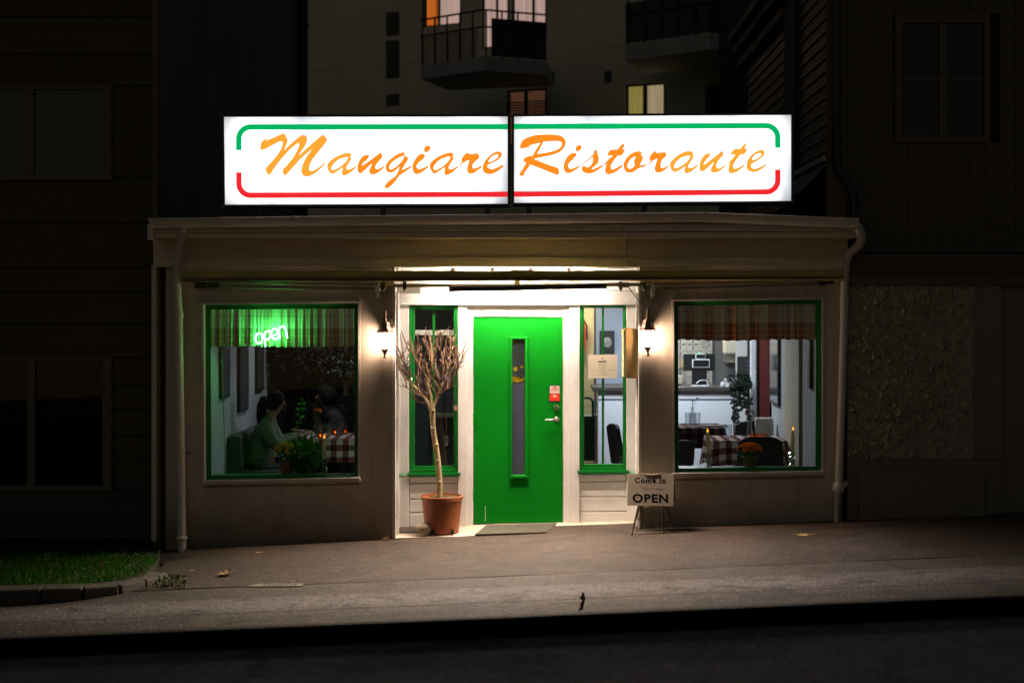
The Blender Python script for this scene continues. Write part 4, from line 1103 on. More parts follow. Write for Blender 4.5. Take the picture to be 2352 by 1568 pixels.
def arc(cx, cy, r, a0, a1, n=8): return [(cx + r * math.cos(R(a0 + (a1 - a0) * i / n)), cy - r * math.sin(R(a0 + (a1 - a0) * i / n))) for i in range(n + 1)]
wb = 12.6
lg = [(548.6, 345.2)] + arc(548.6 + 27, 292 + 27, 27, 180, 90) + [(1166, 291.3)]
lr = [(548.8, 396)] + arc(548.8 + 27, 448.6 - 27, 27, 180, 270) + [(1166, 446.3)]
rg_ = [(1181, 290.9)] + arc(1786.4 - 27, 289.0 + 27, 27, 90, 0) + [(1786.4, 340)]
rr2 = [(1181, 446.0)] + arc(1786.4 - 27, 441 - 27, 27, 270, 360) + [(1786.4, 389.5)]
sign_box([(514.7, 269), (1166, 268), (1166, 468), (517, 470)], 'white light box sign reading Mangiare in orange script, left half of the pair', Mg, cA,
         [('green_stripe', S_GREEN, lg, wb), ('red_stripe', S_RED, lr, wb)], (600, 880, 1120))
sign_box([(1181, 268), (1817, 264.5), (1817, 461.5), (1181, 466)], 'white light box sign reading Ristorante in orange script, right half of the pair', Rs, cB,
         [('green_stripe', S_GREEN, rg_, wb), ('red_stripe', S_RED, rr2, wb)], (1215, 1480, 1760))

# ------------------------------------------------------------------ lamps at the entrance
LAMPC = (1.0, 0.83, 0.69)
ytub = 0.24
lt = thing('strip_light', 'white strip light fitting hidden above the door behind the rolled awning', 'lamp', (W(1180, 640, ytub).x, ytub, W(1180, 640, ytub).z))
c = wloc(lt)
MB().box(c.x - .70, c.x + .70, ytub - .03, ytub + .03, c.z + .022, c.z + .055).build('housing', WHITE, lt, bevel=.004)
MB().tube([c + Vector((-.66, 0, 0)), c + Vector((.66, 0, 0))], 0.014, 12).build('tube', emit('strip_tube', LAMPC, 420.0), lt, smooth=True)
for sx in (-.685, .685): MB().box(c.x + sx - .015, c.x + sx + .015, ytub - .018, ytub + .018, c.z - .02, c.z + .021).build('end_cap', WHITE, lt)
MB().box(c.x - .02, c.x + .02, ytub - .01, ytub + .01, c.z + .0555, zc - .001).build('hanger', WHITE, lt)

ysp = 0.27
sp = thing('clip_bar', 'white bar with four brown clips and added spot lamps under the entrance ceiling', 'lamp', (X(1175, ysp), ysp, Z(620, ysp)))
pb = MB(); pb.prect(1021, 613.8, 1329, 627, ysp + 0.06, ysp + 0.13); pb.build('housing', WHITE, sp, bevel=.012)
for px in (1040, 1131, 1219, 1307):
    p = W(px, 620, ysp + .05)
    MB().lathe([(0.020, 0), (0.022, -.02), (0.016, -.028)], p, 14, 'y').build('clip', pm('brown_plastic', (.25, .12, .07), .5, .1), sp, smooth=True)
    h = p + Vector((0, -.29, -.112))
    MB().tube([p + Vector((0, -.028, -.006)), p + Vector((0, -.16, -.03)), h + Vector((0, 0, .045))], .006, 6).build('added_spot_arm', WHITE, sp, smooth=True)
    MB().lathe([(0.012, .05), (0.03, .03), (0.034, -.01)], h, 16, cap=False).build('added_spot_shade', WHITE, sp, smooth=True)
    ld = bpy.data.lights.new('added_spot_light', 'SPOT'); ld.energy = 225; ld.color = (1.0, 0.78, 0.62); ld.spot_size = R(132); ld.spot_blend = 1.0; ld.shadow_soft_size = 0.03  # spot lamps added to brighten the door, pavement and road
    lo = bpy.data.objects.new('added_spot_light', ld); COL.objects.link(lo); lo.parent = sp; lo.location = h + Vector((0, 0, -.02)) - wloc(sp)
    lo.rotation_euler = (R(-33), 0, 0)
for px in (1052, 1270, 1284, 1300):
    p = W(px, 611, ysp + .08); MB().box(p.x - .006, p.x + .006, ysp + .07, ysp + .09, p.z - .02, zc).build('fixing', DARKM, sp)

# lanterns
LANT = pm('aged_copper_lantern', (0.16, 0.085, 0.06), 0.45, 0.2, 12, 90, 0.1, metal=0.7)
LPLATE = pm('lantern_back_plate', (0.42, 0.36, 0.22), 0.5, 0.12, 12, 90, 0.1, metal=0.3)
def frosted():
    m = bpy.data.materials.new('lantern_glass'); m.use_nodes = True; nt = m.node_tree; nt.nodes.remove(nt.nodes['Principled BSDF'])
    t = N(nt, 'BsdfTransparent'); t.inputs[0].default_value = (1, .97, .92, 1); tr = N(nt, 'BsdfTranslucent'); tr.inputs[0].default_value = (1, .95, .88, 1)
    g = N(nt, 'BsdfGlossy'); g.inputs['Roughness'].default_value = .08
    m1 = N(nt, 'MixShader'); m1.inputs[0].default_value = .65; nt.links.new(t.outputs[0], m1.inputs[1]); nt.links.new(tr.outputs[0], m1.inputs[2])
    m2 = N(nt, 'MixShader'); m2.inputs[0].default_value = .05; nt.links.new(m1.outputs[0], m2.inputs[1]); nt.links.new(g.outputs[0], m2.inputs[2])
    nt.links.new(m2.outputs[0], nt.nodes['Material Output'].inputs[0]); return m
LGLASS = frosted(); BULB = emit('bulb', (1.0, .70, .51), 560.0)
def lantern(px, py, label):
    yl_ = -0.105
    c = W(px, py, yl_)                      # middle of the glass
    t = thing('wall_lantern', label, 'lantern', (c.x, c.y, c.z), 'wall lanterns beside the entrance')
    u = 1.0 / (F / (yl_ - CAM_Y))           # metres per picture unit
    pl = c + Vector((0, 0, 41 * u))
    MB().lathe([(15 * u, -.001), (15.5 * u, -.012), (12.5 * u, -.020), (5 * u, -.024)], Vector((pl.x + 2 * u, 0, pl.z)), 28, 'y').build('back_plate', LPLATE, t, smooth=True)
    n6 = 6
    def hexl(name, prof, m, sm=False):
        b = MB(); b.lathe([(r_ * u, h * u) for r_, h in prof], c, n6); return b.build(name, m, t, smooth=sm)
    hexl('roof', [(20.5, 19.5), (21, 21), (15.5, 26), (12.5, 33), (11.5, 39), (9.5, 43), (4, 46)], LANT)
    MB().lathe([(5 * u, 45 * u), (4 * u, 50 * u), (3 * u, 56 * u), (4.2 * u, 60 * u), (3 * u, 63 * u), (3.8 * u, 66 * u), (1.2 * u, 70 * u)], c, 14).build('cap_finial', LANT, t, smooth=True)
    MB().tube([c + Vector((0, 0, 52 * u)), c + Vector((0, .05, 58 * u)), Vector((pl.x + 2 * u, -.022, pl.z + 6 * u))], .009, 8).build('arm', LANT, t, smooth=True)
    hexl('base', [(10.8, -18), (9.5, -20.5), (5.5, -25), (2.4, -30)], LANT)
    MB().lathe([(3 * u, -29 * u), (2 * u, -34 * u), (4.4 * u, -38 * u), (3.5 * u, -40 * u)], c, 12).build('finial', LANT, t, smooth=True)
    b = MB()
    for k in range(n6):
        a = 2 * math.pi * k / n6
        b.tube([c + Vector((math.cos(a) * 14.6 * u, math.sin(a) * 14.6 * u, 19.5 * u)), c + Vector((math.cos(a) * 9.6 * u, math.sin(a) * 9.6 * u, -18.2 * u))], 0.75 * u, 6)
    b.build('glazing_frame', LANT, t)
    g = None
    for k in range(n6):
        a, a2 = 2 * math.pi * k / n6, 2 * math.pi * (k + 1) / n6
        b = MB(); b.add([c + Vector((math.cos(q) * r_ * u, math.sin(q) * r_ * u, h * u)) for q, r_, h in ((a, 14, 19), (a2, 14, 19), (a2, 9.2, -17.8), (a, 9.2, -17.8))], [(0, 3, 2, 1)])
        b.build('lantern_pane', LGLASS, t)
    MB().lathe([(0, -14 * u), (4 * u, -13 * u), (5.5 * u, -7 * u), (6.5 * u, 4 * u), (5 * u, 12 * u), (0, 14 * u)], c, 16, cap=False).build('bulb', BULB, t, smooth=True)
    return t
lantern(884, 783, 'lit copper lantern on the wall between the neon window and the entrance')
lantern(1488, 778, 'lit copper lantern on the wall between the menu case and the right window')
tag(MB().tube([W(881, 650, -.004), W(881, 690, -.004), W(886, 708, -.004), W(889, 722, -.010)], .0045, 6).build('cable', CABLE, smooth=True), 'pale cable running down to the left lantern', 'cable')
tag(MB().tube([W(1499, 655, -.006), W(1499, 690, -.006), W(1496, 705, -.006), W(1492, 716, -.010)], .0045, 6).build('cable', CABLE, smooth=True), 'pale cable running straight down to the right lantern', 'cable')
tag(MB().tube([W(1441, 655, -.10), W(1452, 672, -.08), W(1470, 694, -.03), W(1488, 711, -.014), W(1492, 714, -.010)], .0042, 6).build('cable', CABLED, smooth=True), 'dark cable slanting from the awning to the right lantern', 'cable')
tag(MB().tube([W(1448, 527, -.385), W(1447, 535, -.37), W(1441, 543, -.30), W(1440, 549, -.07), W(1439.5, 590, -.03), W(1442, 602, -.045), W(1455, 606, -.045), W(1461, 609, -.045), W(1463, 617, -.04)], .0055, 6).build('cable', CABLE, smooth=True),
    'painted cable stepping down the frieze above the right lantern', 'cable')

# ------------------------------------------------------------------ awning, heater, boxes
AWN = pm('olive_awning_cloth', (0.50, 0.42, 0.12), 0.85, 0.25, 5, 120, 0.3, stretch=(0.6, 4, 4))
aw = thing('awning', 'rolled up olive awning with folded arms across the whole front', 'awning', (X(1175, -.2), -.2, Z(632, -.2)))
yr_ = -0.20
b = MB(); pts = []; rad_ = []
for i in range(61):
    px = 416 + (1937 - 416) * i / 60
    p = W(px, 633.5 - 0.0015 * (px - 1176) + 0.5 * math.sin(px * .03), yr_); pts.append(p); rad_.append(.050 + .0022 * math.sin(px * 0.11) + .0015 * math.sin(px * .043))
b.tube(pts, rad_, 16); b.build('cloth_roll', AWN, aw, smooth=True)
fb = MB(); fb.phex([(416, 639.5), (1935, 634.5), (1935, 641), (416, 647)], -.275, -.225); fb.build('front_bar', pm('awning_bar', (.12, .10, .06), .5, .1, 6, 60, .05, metal=.2), aw, bevel=.006)
ARM = pm('awning_arm', (0.30, 0.27, 0.22), 0.42, 0.08, 6, 60, 0.05, metal=0.4)
for (a, bq) in (([(500, 653), (866, 660), (866, 668.5), (500, 661)], 0), ([(1502, 660), (1880, 648.5), (1880, 655), (1502, 668)], 1)):
    m_ = MB(); m_.phex(a, -.135, -.085); m_.build('folding_arm', ARM, aw, bevel=.006)
for a in ([(500, 645), (870, 651), (870, 657), (500, 651)], [(1500, 651), (1880, 641), (1880, 646.5), (1500, 657)]):
    m_ = MB(); m_.phex(a, -.19, -.14); m_.build('folding_arm', ARM, aw, bevel=.006)
for a in ((447, 646, 472, 662), (478, 648, 501, 661), (1880, 640, 1897, 656), (1900, 642, 1916, 652)):
    m_ = MB(); m_.prect(*a, -.15, -.06); m_.build('shoulder_bracket', DARKM, aw, bevel=.005)
for px in (867, 1501):
    m_ = MB(); m_.prect(px - 6, 655, px + 6, 668, -.16, -.08); m_.prect(px - 3.5, 668, px + 3.5, 680, -.13, -.10); m_.prect(px - 5, 663, px + 1, 684, -.0995, -.002); m_.build('arm_hinge', STEEL, aw, bevel=.003)
m_ = MB(); m_.phex([(868, 652), (1503, 649), (1503, 657), (868, 660)], -.075, -.035); m_.build('carrier_bar', ARM, aw, bevel=.004)
for px in (880, 929, 1426, 1480):
    m_ = MB(); m_.prect(px - 4, 646, px + 4, 664, -.08, -.001 if px < 900 or px > 1470 else -.03); m_.build('bar_bracket', DARKM, aw)
    MB().ball(W(px, 666, -.055), .014, 8, 6).build('bracket_bolt', GREYM, aw, smooth=True)
for px in (440, 1929): MB().tube([W(px, 648 if px < 900 else 640, -.12) + Vector((.012 * math.cos(t), 0, -.02 + .022 * math.sin(t))) for t in [i * .7 for i in range(9)]], .003, 6, closed=True).build('crank_eye', STEEL, aw)
ht = thing('patio_heater', 'dark tilted infrared heater bar hanging under the awning above the door', 'heater', (X(1210, -.12), -.12, Z(660, -.12)))
m_ = MB(); m_.phex([(1034, 657.5), (1391, 651.5), (1391, 662.5), (1034, 669.5)], -.16, -.09); m_.build('heater_body', pm('heater_black', (.03, .028, .035), .4, .1, 5, 60, .03, metal=.5), ht, bevel=.008)
m_ = MB(); m_.phex([(1030, 655.5), (1036.5, 655.5), (1037.5, 671), (1031, 671)], -.166, -.084); m_.build('end_cap', GREYM, ht, bevel=.004)
m_ = MB(); m_.phex([(1389, 651), (1394, 651), (1394, 663), (1389, 663)], -.166, -.084); m_.build('end_cap', DARKM, ht, bevel=.004)
m_ = MB(); m_.prect(1180, 645, 1195, 655, -.13, -.12); m_.build('heater_bracket', WHITE, ht)
m_ = MB(); m_.prect(1420, 648, 1446, 660, -.11, -.05); tag(m_.build('motor_end', ARM, aw, bevel=.005))
jb = thing('junction_box', 'white plastic box under the left end of the entrance ceiling', 'box', (X(940, .3), .3, Z(664, .3)))
m_ = MB(); m_.prect(917, 650, 966, 674, .30, .42); m_.build('box_body', WHITE, jb, bevel=.006)
MB().tube([W(965, 655, .29), W(968, 661, .28), W(967, 670, .28), W(964, 674, .285), W(962, 667, .285), W(966, 662, .282)], .004, 6).build('box_cable', pm('red_brown_cable', (.2, .06, .05), .5, .1), jb, smooth=True)
rl = thing('relay_box', 'small cream box with terminals under the right end of the entrance ceiling', 'box', (X(1430, .1), .1, Z(616, .1)))
m_ = MB(); m_.prect(1396, 606, 1440, 616.5, .05, .15); m_.build('box_body', TRIM, rl, bevel=.004)
m_ = MB(); m_.prect(1442, 606.5, 1462, 614, .06, .14); m_.build('terminal_strip', CABLE, rl)
MB().tube([W(1330, 617, .1), W(1345, 613, .11), W(1370, 616, .12), W(1397, 613, .12)], .004, 6).build('box_cable', CABLE, rl, smooth=True)

# ------------------------------------------------------------------ things at the entrance
TERRA = pm('terracotta_plastic', (0.36, 0.105, 0.038), 0.55, 0.08, 5, 80, 0.08)
BARK = pm('pale_bark', (0.35, 0.265, 0.14), 0.75, 0.25, 9, 70, 0.5, dirt=(0.16, 0.10, 0.05), dirt_amt=0.7)
TWIG = pm('twig_bark', (0.12, 0.062, 0.034), 0.7, 0.3, 14, 90, 0.4, dirt=(0.09, 0.04, 0.03), dirt_amt=0.8)
SOILP = pm('potting_soil', (0.05, 0.035, 0.022), 0.95, 0.4, 30, 120, 0.8)
yp = 0.20
u = (yp - CAM_Y) / F
pc = W(1015, 1219.5, yp)
pt = thing('potted_tree', 'bare pollarded tree in a terracotta pot left of the green door', 'potted tree', pc)
MB().lathe([(0.0, .004), (37.5 * u, .004), (38.5 * u, 0), (39 * u, .02), (46 * u, 73 * u), (48.5 * u, 74 * u), (48.8 * u, 82 * u), (46 * u, 82.5 * u), (45 * u, 76 * u), (44 * u, 70 * u)], pc, 40, cap=False).build('pot', TERRA, pt, smooth=True)
for sx in (-17, 27): MB().box(pc.x + (sx - 2.5) * u, pc.x + (sx + 2.5) * u, pc.y - 38.9 * u, pc.y - 25 * u, pc.z + .002, pc.z + 9 * u).build('drain_slot', VOID, pt)
b = MB(); b.lathe([(0.0, 76 * u), (30 * u, 77 * u), (44 * u, 75 * u)], pc, 30, cap=False); b.build('soil', SOILP, pt, smooth=True)
wl = MB(); rw_ = random.Random(5)
for cx, cy, n_ in ((-22, 8, 26), (-14, 2, 20), (28, 4, 34), (18, -6, 12)):
    for i in range(n_):
        p = pc + Vector(((cx + rw_.gauss(0, 6)) * u, (cy + rw_.gauss(0, 6)) * u - .05, 76 * u + rw_.uniform(0, 9) * u)); a = rw_.uniform(0, 6.3); l_ = 3.2 * u
        d_ = Vector((math.cos(a), math.sin(a), rw_.uniform(-.2, .6))) * l_; e_ = Vector((-math.sin(a), math.cos(a), 0)) * l_ * .4
        wl.add([p, p + d_ * .5 + e_, p + d_, p + d_ * .5 - e_], [(0, 1, 2, 3)])
tag(wl.build('weeds', pm('weed_leaf', (.10, .22, .03), .6, .3), pt), kind='stuff')
c1 = crop(1320, 1060, 1568 / 900.)
def P1(x, y_, dy=0.0): return W(*c1(x, y_), yp + dy)
tr = [(476, 1292, 11), (478, 1240, 10.5), (476, 1180, 10.2), (470, 1110, 10), (464, 1040, 10), (452, 965, 10.2), (441, 900, 9.6), (436, 850, 9.6), (432, 790, 9.8), (430, 740, 10.5), (432, 700, 8)]
b = MB(); b.tube([P1(x, y_) for x, y_, r_ in tr], [r_ * u * .64 for *_, r_ in tr], 14)
for x, y_, r_ in ((458, 962, 9), (430, 856, 6), (477, 1195, 6.5), (466, 1060, 5), (439, 745, 7)): b.ball(P1(x, y_, -.028), r_ * u * .52, 8, 6, (1.2, .8, .9))
b.build('trunk', BARK, pt, smooth=True)
cL = crop(1430, 1180, 920 / 270.)
limbs = [
 ([(445,1040),(400,930),(330,840),(240,740),(180,680),(110,600),(75,540),(35,440)], 22, 4, -.03),
 ([(392,905),(345,880),(250,830),(190,790),(100,720)], 14, 4, -.10),
 ([(390,965),(290,940),(235,905),(215,880)], 8, 4, .06),
 ([(180,680),(165,620),(150,540),(120,430),(108,368)], 9, 4, .06),
 ([(215,600),(160,530),(120,450),(75,400),(35,345)], 9, 4, -.08),
 ([(465,1000),(440,850),(415,720),(440,600),(460,480),(460,350),(460,215)], 22, 6, .0),
 ([(425,640),(380,575),(300,500),(250,400),(230,340),(180,250),(155,195)], 15, 4, -.06),
 ([(232,345),(180,320),(128,275)], 6, 3.5, -.02),
 ([(420,480),(330,410),(280,330),(235,255)], 9, 4, .10),
 ([(300,500),(330,340),(340,250),(347,158)], 8, 4, .12),
 ([(440,600),(450,480),(440,370),(420,310),(385,240),(362,185)], 11, 4, -.12),
 ([(480,990),(540,850),(580,750),(625,660),(660,560),(680,450),(690,360),(720,220),(725,145)], 20, 5, .04),
 ([(530,860),(600,810),(660,780),(720,740),(760,640),(775,550),(800,480),(840,400),(868,335)], 13, 3.5, -.10),
 ([(650,785),(660,680),(665,580),(640,470),(632,320),(650,85)], 10, 4, .10),
 ([(470,640),(540,560),(600,460),(660,380),(700,280),(742,188)], 10, 4, -.06),
 ([(465,560),(480,450),(500,340),(530,230),(545,88)], 9, 4, .05),
 ([(600,480),(590,380),(575,280),(565,140),(555,95)], 9, 4, .09),
 ([(735,610),(770,520),(765,460),(740,440),(720,370),(710,280),(725,190)], 10, 4, .02),
 ([(690,500),(720,455),(760,440)], 6, 4, -.04),
 ([(455,700),(350,570),(330,520),(320,440)], 9, 4, .14),
 ([(575,760),(560,700),(530,640),(520,560)], 9, 4, -.14),
 ([(610,690),(617,600),(610,520),(618,450)], 9, 4, -.12),
 ([(420,900),(380,860),(330,850),(300,800),(310,700)], 8, 3.5, .15),
 ([(300,690),(320,640),(345,560),(380,520),(410,440)], 8, 3.5, .12),
 ([(640,640),(690,580),(735,500),(740,330)], 8, 3.5, .14)]
ru = random.Random(11); ul = u / 5.377
tips = []
for pts_, r0, r1, dyo in limbs:
    b = MB(); n_ = len(pts_); P = []; rr3 = []
    fine = []
    for i in range(n_ - 1):
        for k_ in range(3):
            t = k_ / 3; fine.append((pts_[i][0] * (1 - t) + pts_[i + 1][0] * t, pts_[i][1] * (1 - t) + pts_[i + 1][1] * t))
    fine.append(pts_[-1]); m_n = len(fine)
    for i, (x, y_) in enumerate(fine):
        f_ = i / (m_n - 1)
        P.append(W(*cL(x + ru.uniform(-4, 4) * (f_ > 0), y_), yp + dyo * math.sin(min(1, f_ * 1.4) * 1.57)))
        knob = 1.25 if (i % 4 == 3) else 1.0
        rr3.append((r0 + (r1 - r0) * f_ ** .55) * ul * 1.08 * knob)
    b.tube(P, rr3, 8)
    # spur twigs
    for i in range(2, m_n - 1):
        if ru.random() < .62:
            d_ = Vector((ru.uniform(-.8, .8), ru.uniform(-1, 1), ru.uniform(.2, 1.4))).normalized() * ru.uniform(.04, .17)
            q = P[i]; b.tube([q, q + d_ * .5 + Vector((0, 0, .006)), q + d_], [5.0 * ul, 4.2 * ul, 3.2 * ul], 5)
    tips += P
    # long straight shoots from the pollarded limbs
    for i in range(max(3, m_n // 3), m_n - 2, 3):
        q = P[i]; L_ = ru.uniform(.10, .26); out_ = (q.x - pc.x) * .45
        if q.z + L_ > W(0, cL(0, 60)[1], yp).z: continue
        e_ = q + Vector((out_ * L_ * 2 + ru.gauss(0, .02), ru.gauss(0, .05), L_)); b.tube([q, q.lerp(e_, .4) + Vector((ru.gauss(0, .008), 0, 0)), q.lerp(e_, .75) + Vector((ru.gauss(0, .008), 0, 0)), e_], [7.5 * ul, 6.5 * ul, 6.5 * ul, 5 * ul], 6)
    b.build('branch', BARK if r0 > 18 else TWIG, pt, smooth=True)
# unlit fairy lights tangled in the crown, with the plug hanging down
fy = thing('fairy_lights', 'unlit string of fairy lights tangled in the bare tree with its plug hanging', 'string lights', pc + Vector((0, 0, .9)))
wire = MB(); bulbs = MB(); rf_ = random.Random(21)
WIREM = pm('dark_purple_wire', (.055, .03, .04), .5, .1); FB = glass_mat('clear_bulb', (.75, .72, .8), 1.5, .05, 3.0)
mid = [p for p in tips if c.z - .9 < p.z < 2.2 - (crop(1430, 1180, 920/270.)(0, 420)[1] - 706) * u * 1.0]
pool = [p for p in tips if W(0, cL(0, 960)[1], yp).z < p.z < W(0, cL(0, 400)[1], yp).z]
path = []
for s0_ in range(9):
    cur = pool[rf_.randrange(len(pool))]; run = []
    for i in range(13):
        near = [p for p in pool if .02 < (p - cur).length < .13]
        nx_ = near[rf_.randrange(len(near))] if near else pool[rf_.randrange(len(pool))]
        cur = nx_; run.append(cur + Vector((rf_.gauss(0, .014), rf_.gauss(0, .02), rf_.gauss(0, .014))))
    wire.tube(run, .0022, 5)
    for p, q in zip(run, run[1:]):
        for k_ in range(4):
            s_ = p.lerp(q, (k_ + .5) / 4); d_ = Vector((rf_.gauss(0, 1), rf_.gauss(0, 1), rf_.gauss(0, 1))).normalized() * .026
            wire.tube([s_, s_ + d_ * .55], .003, 4); bulbs.tube([s_ + d_ * .55, s_ + d_], .0027, 4)
    path += run
pl0 = W(*cL(745, 700), yp - .05)
hang = [path[-1], W(*cL(770, 760), yp - .06), W(*cL(745, 860), yp - .05), W(*cL(735, 1000), yp - .05)]
wire.tube(hang, .0022, 5)
pg = [W(*cL(650, 830), yp + .2), W(*cL(668, 950), yp + .22), W(*cL(640, 1100), yp + .24), W(*cL(640, 1330), yp + .25)]
wire.tube(pg, .0022, 5); wire.build('wire', WIREM, fy)
tag(bulbs.build('bulbs', FB, fy), kind='stuff')
a = pg[-1]; m_ = MB(); m_.box(a.x - .018, a.x + .018, a.y - .015, a.y + .015, a.z - .10, a.z - .03); m_.build('plug', pm('black_plug', (.03, .03, .03), .4, .1), fy, bevel=.005)
for sx in (-.009, .009): MB().tube([a + Vector((sx, 0, -.10)), a + Vector((sx, 0, -.122))], .0026, 8).build('plug_pin', STEEL, fy)
b = MB(); q = [W(*cL(x, y_), yp - .052) for x, y_ in ((725, 1005), (752, 975), (792, 1012), (765, 1050), (742, 1048))]; b.prism(q, (0, .0015, 0)); b.build('paper_tag', pm('tan_card', (.55, .36, .20), .8, .08), fy)
# stone
b = MB(); b.ball(W(974.5, 1213.5, .06), 18.5 * u, 18, 12, (1, .85, .70)); st = b.build('stone', pm('beige_fieldstone', (.38, .31, .21), .8, .2, 14, 70, .6), smooth=True, origin=W(974.5, 1226, .06))
for v in st.data.vertices: v.co += v.co.normalized() * .016 * mnoise.noise(v.co * 14)
tag(st, 'rounded beige stone beside the terracotta pot', 'stone')
# doormat : ribs are separate strips
MATM = pm('grey_green_mat', (.115, .11, .08), .95, .15, 20, 200, .6)
mt_ = [W(1117, 1207, .50), W(1279, 1205.5, .50), W(1254, 1231, -.05), W(1091, 1231, -.05)]
cm = sum(mt_, Vector()) / 4
for p in mt_: p.z = max(p.z, 0.028 * p.x + .016)
dm = thing('doormat', 'ribbed grey doormat lying askew in front of the green door', 'doormat', cm)
b = MB(); b.add([p + Vector((0, 0, .004)) for p in mt_] + [p + Vector((0, 0, -.012)) for p in mt_], [(0,3,2,1),(4,5,6,7),(0,1,5,4),(1,2,6,5),(2,3,7,6),(3,0,4,7)]); b.build('base', MATM, dm)
b = MB()
for i in range(44):
    t = (i + .5) / 44; a_, b_ = mt_[0].lerp(mt_[1], t), mt_[3].lerp(mt_[2], t)
    b.tube([a_ + Vector((0, 0, .006)), b_ + Vector((0, 0, .006))], .0052, 5)
tag(b.build('ribs', MATM, dm, smooth=True), kind='stuff')
# folding welcome sign
SG = pm('cream_enamel', (.36, .30, .235), .5, .07, 6, 80, .08, dirt=(.3, .22, .15), dirt_amt=.4); INK = pm('black_lettering', (.010, .009, .010), .9, .05, spec=0.0); INKG = pm('faint_lettering', (.20, .16, .12), .6, .05)
LEGM = pm('antique_iron', (.17, .13, .085), .5, .2, 12, 80, .2, metal=.6); LEGL = pm('pale_wire', (.45, .40, .32), .5, .1, 12, 80, .1, metal=.4)
cS = crop(2250, 1690, 1387 / 230.)
yf = -0.30
base = W(1497, 1222, yf)
af = thing('folding_sign', 'cream enamel folding sign reading Come In We Are Open on scrolled iron legs', 'sign', base)
def S_(x, y_, d=0.0): return W(*cS(x, y_), yf + d)
# front panel leans back: depth grows towards the top
zt_, zb_ = S_(0, 190).z, S_(0, 860).z
def lean(p, k=.09, dd=0.0): q = p.copy(); q.y = yf + dd + k * (p.z - zb_) / (zt_ - zb_); return q
def rrect(c4_, rad=38):
    out = []
    for i in range(4):
        p0, p1, p2 = [Vector(c4_[(i + j) % 4]) for j in (-1, 0, 1)]
        a_ = p1 + (p0 - p1).normalized() * rad; e_ = p1 + (p2 - p1).normalized() * rad
        for k_ in range(6):
            t = k_ / 5; out.append((a_ * (1 - t) ** 2 + p1 * 2 * t * (1 - t) + e_ * t ** 2)[:])
    return out
fp = rrect([(180, 190), (1190, 195), (1150, 865), (138, 855)])
b = MB(); b.prism([lean(S_(x, y_)) for x, y_ in fp], (0, .006, 0)); pan = b.build('front_board', SG, af)
bp = rrect([(240, 190), (1200, 195), (1258, 850), (210, 850)])
b = MB(); b.prism([lean(S_(x, y_, .0), -.13, .24) for x, y_ in bp], (0, .006, 0)); b.build('rear_board', pm('sign_back', (.2, .17, .12), .6, .1), af)
def ptext(txt, x0, x1, yb_, h, off, m, sp_=1.0, shear=0.0, tilt=0.0):
    me = text_mesh(txt, 1.0, off, 0, 'LEFT', shear, sp_); xs_ = [v.co.x for v in me.vertices]; a_, b_ = min(xs_), max(xs_)
    ch = max(v.co.y for v in text_mesh('H', 1.0, off).vertices)
    return put_mesh(me, 'lettering', m, pan, lambda c_: lean(S_(x0 + (c_.x - a_) / (b_ - a_) * (x1 - x0), yb_ - c_.y / ch * h + tilt * ((c_.x - a_) / (b_ - a_))), .09, -.0006))
ptext('OPEN', 262, 1040, 778, 172, .035, INK, 1.12, 0, 8)
ptext('Come In', 322, 995, 374, 112, .03, INK, 1.2)
sf = MB()
for x0, x1, yy in ((842, 902, 378), (845, 902, 268), (545, 592, 374), (600, 640, 374), (650, 690, 374), (912, 950, 378), (957, 998, 378)):
    sf.add([lean(S_(x0, yy - 7), .09, -.0008), lean(S_(x1, yy - 7), .09, -.0008), lean(S_(x1, yy + 4), .09, -.0008), lean(S_(x0, yy + 4), .09, -.0008)], [(0, 3, 2, 1)])
sf.build('lettering', INK, pan)
scr = MB()
for pl_ in ([(430,440),(465,425),(470,460),(480,520),(500,470),(530,430),(520,480),(535,520),(560,460)], [(550,505),(590,490),(585,475),(565,490),(560,515),(580,525),(605,510)],
            [(645,510),(660,480),(720,470),(700,490)], [(770,530),(800,490),(850,435),(840,480),(830,520)], [(790,490),(850,485)], [(850,520),(870,490),(865,520),(885,495)], [(885,510),(920,500),(915,490),(895,500),(895,522),(930,515)]):
    scr.tube([lean(S_(*p_), .09, .0) for p_ in pl_], .0012, 4)
scr.build('lettering', INKG, pan)
def leg(p, q, r_=.010):
    b = MB(); b.tube([p, q], [r_, r_ * .85], 10); b.lathe([(r_ * 1.5, 0), (r_ * 1.5, .012), (r_, .016)], q + Vector((0, 0, -.004)), 10); return b.build('leg', LEGM, af, smooth=True)
def gnd(x, y_, d):
    p = S_(x, y_, d); p.z = gz(p.x) + .004; return p
leg(lean(S_(395, 860), .09, .006), gnd(240, 1465, -.03)); leg(lean(S_(895, 865), .09, .006), gnd(930, 1470, -.03))
leg(lean(S_(470, 850), -.13, .24), gnd(440, 1440, .27)); leg(lean(S_(1000, 850), -.13, .24), gnd(1130, 1430, .27))
MB().tube([S_(940, 1225, .02), S_(1085, 1190, .2)], .006, 8).build('brace', LEGM, af, smooth=True)
MB().tube([lean(S_(455, 200), .09, -.006), lean(S_(480, 165), .09, .01), lean(S_(530, 196), .09, -.003), lean(S_(660, 212), .09, -.004), lean(S_(800, 203), .09, -.003), lean(S_(870, 180), .09, -.002), lean(S_(925, 175), .09, .02)], .0034, 8).build('rope_handle', pm('rope_tan', (.4, .28, .14), .9, .2), af, smooth=True)
def scroll(cx, cy, r_, a0, turns, sg=1):
    return [(cx + r_ * (1 - .62 * i / 26) * math.cos(a0 + sg * turns * 6.283 * i / 26), cy + r_ * (1 - .62 * i / 26) * math.sin(a0 + sg * turns * 6.283 * i / 26)) for i in range(27)]
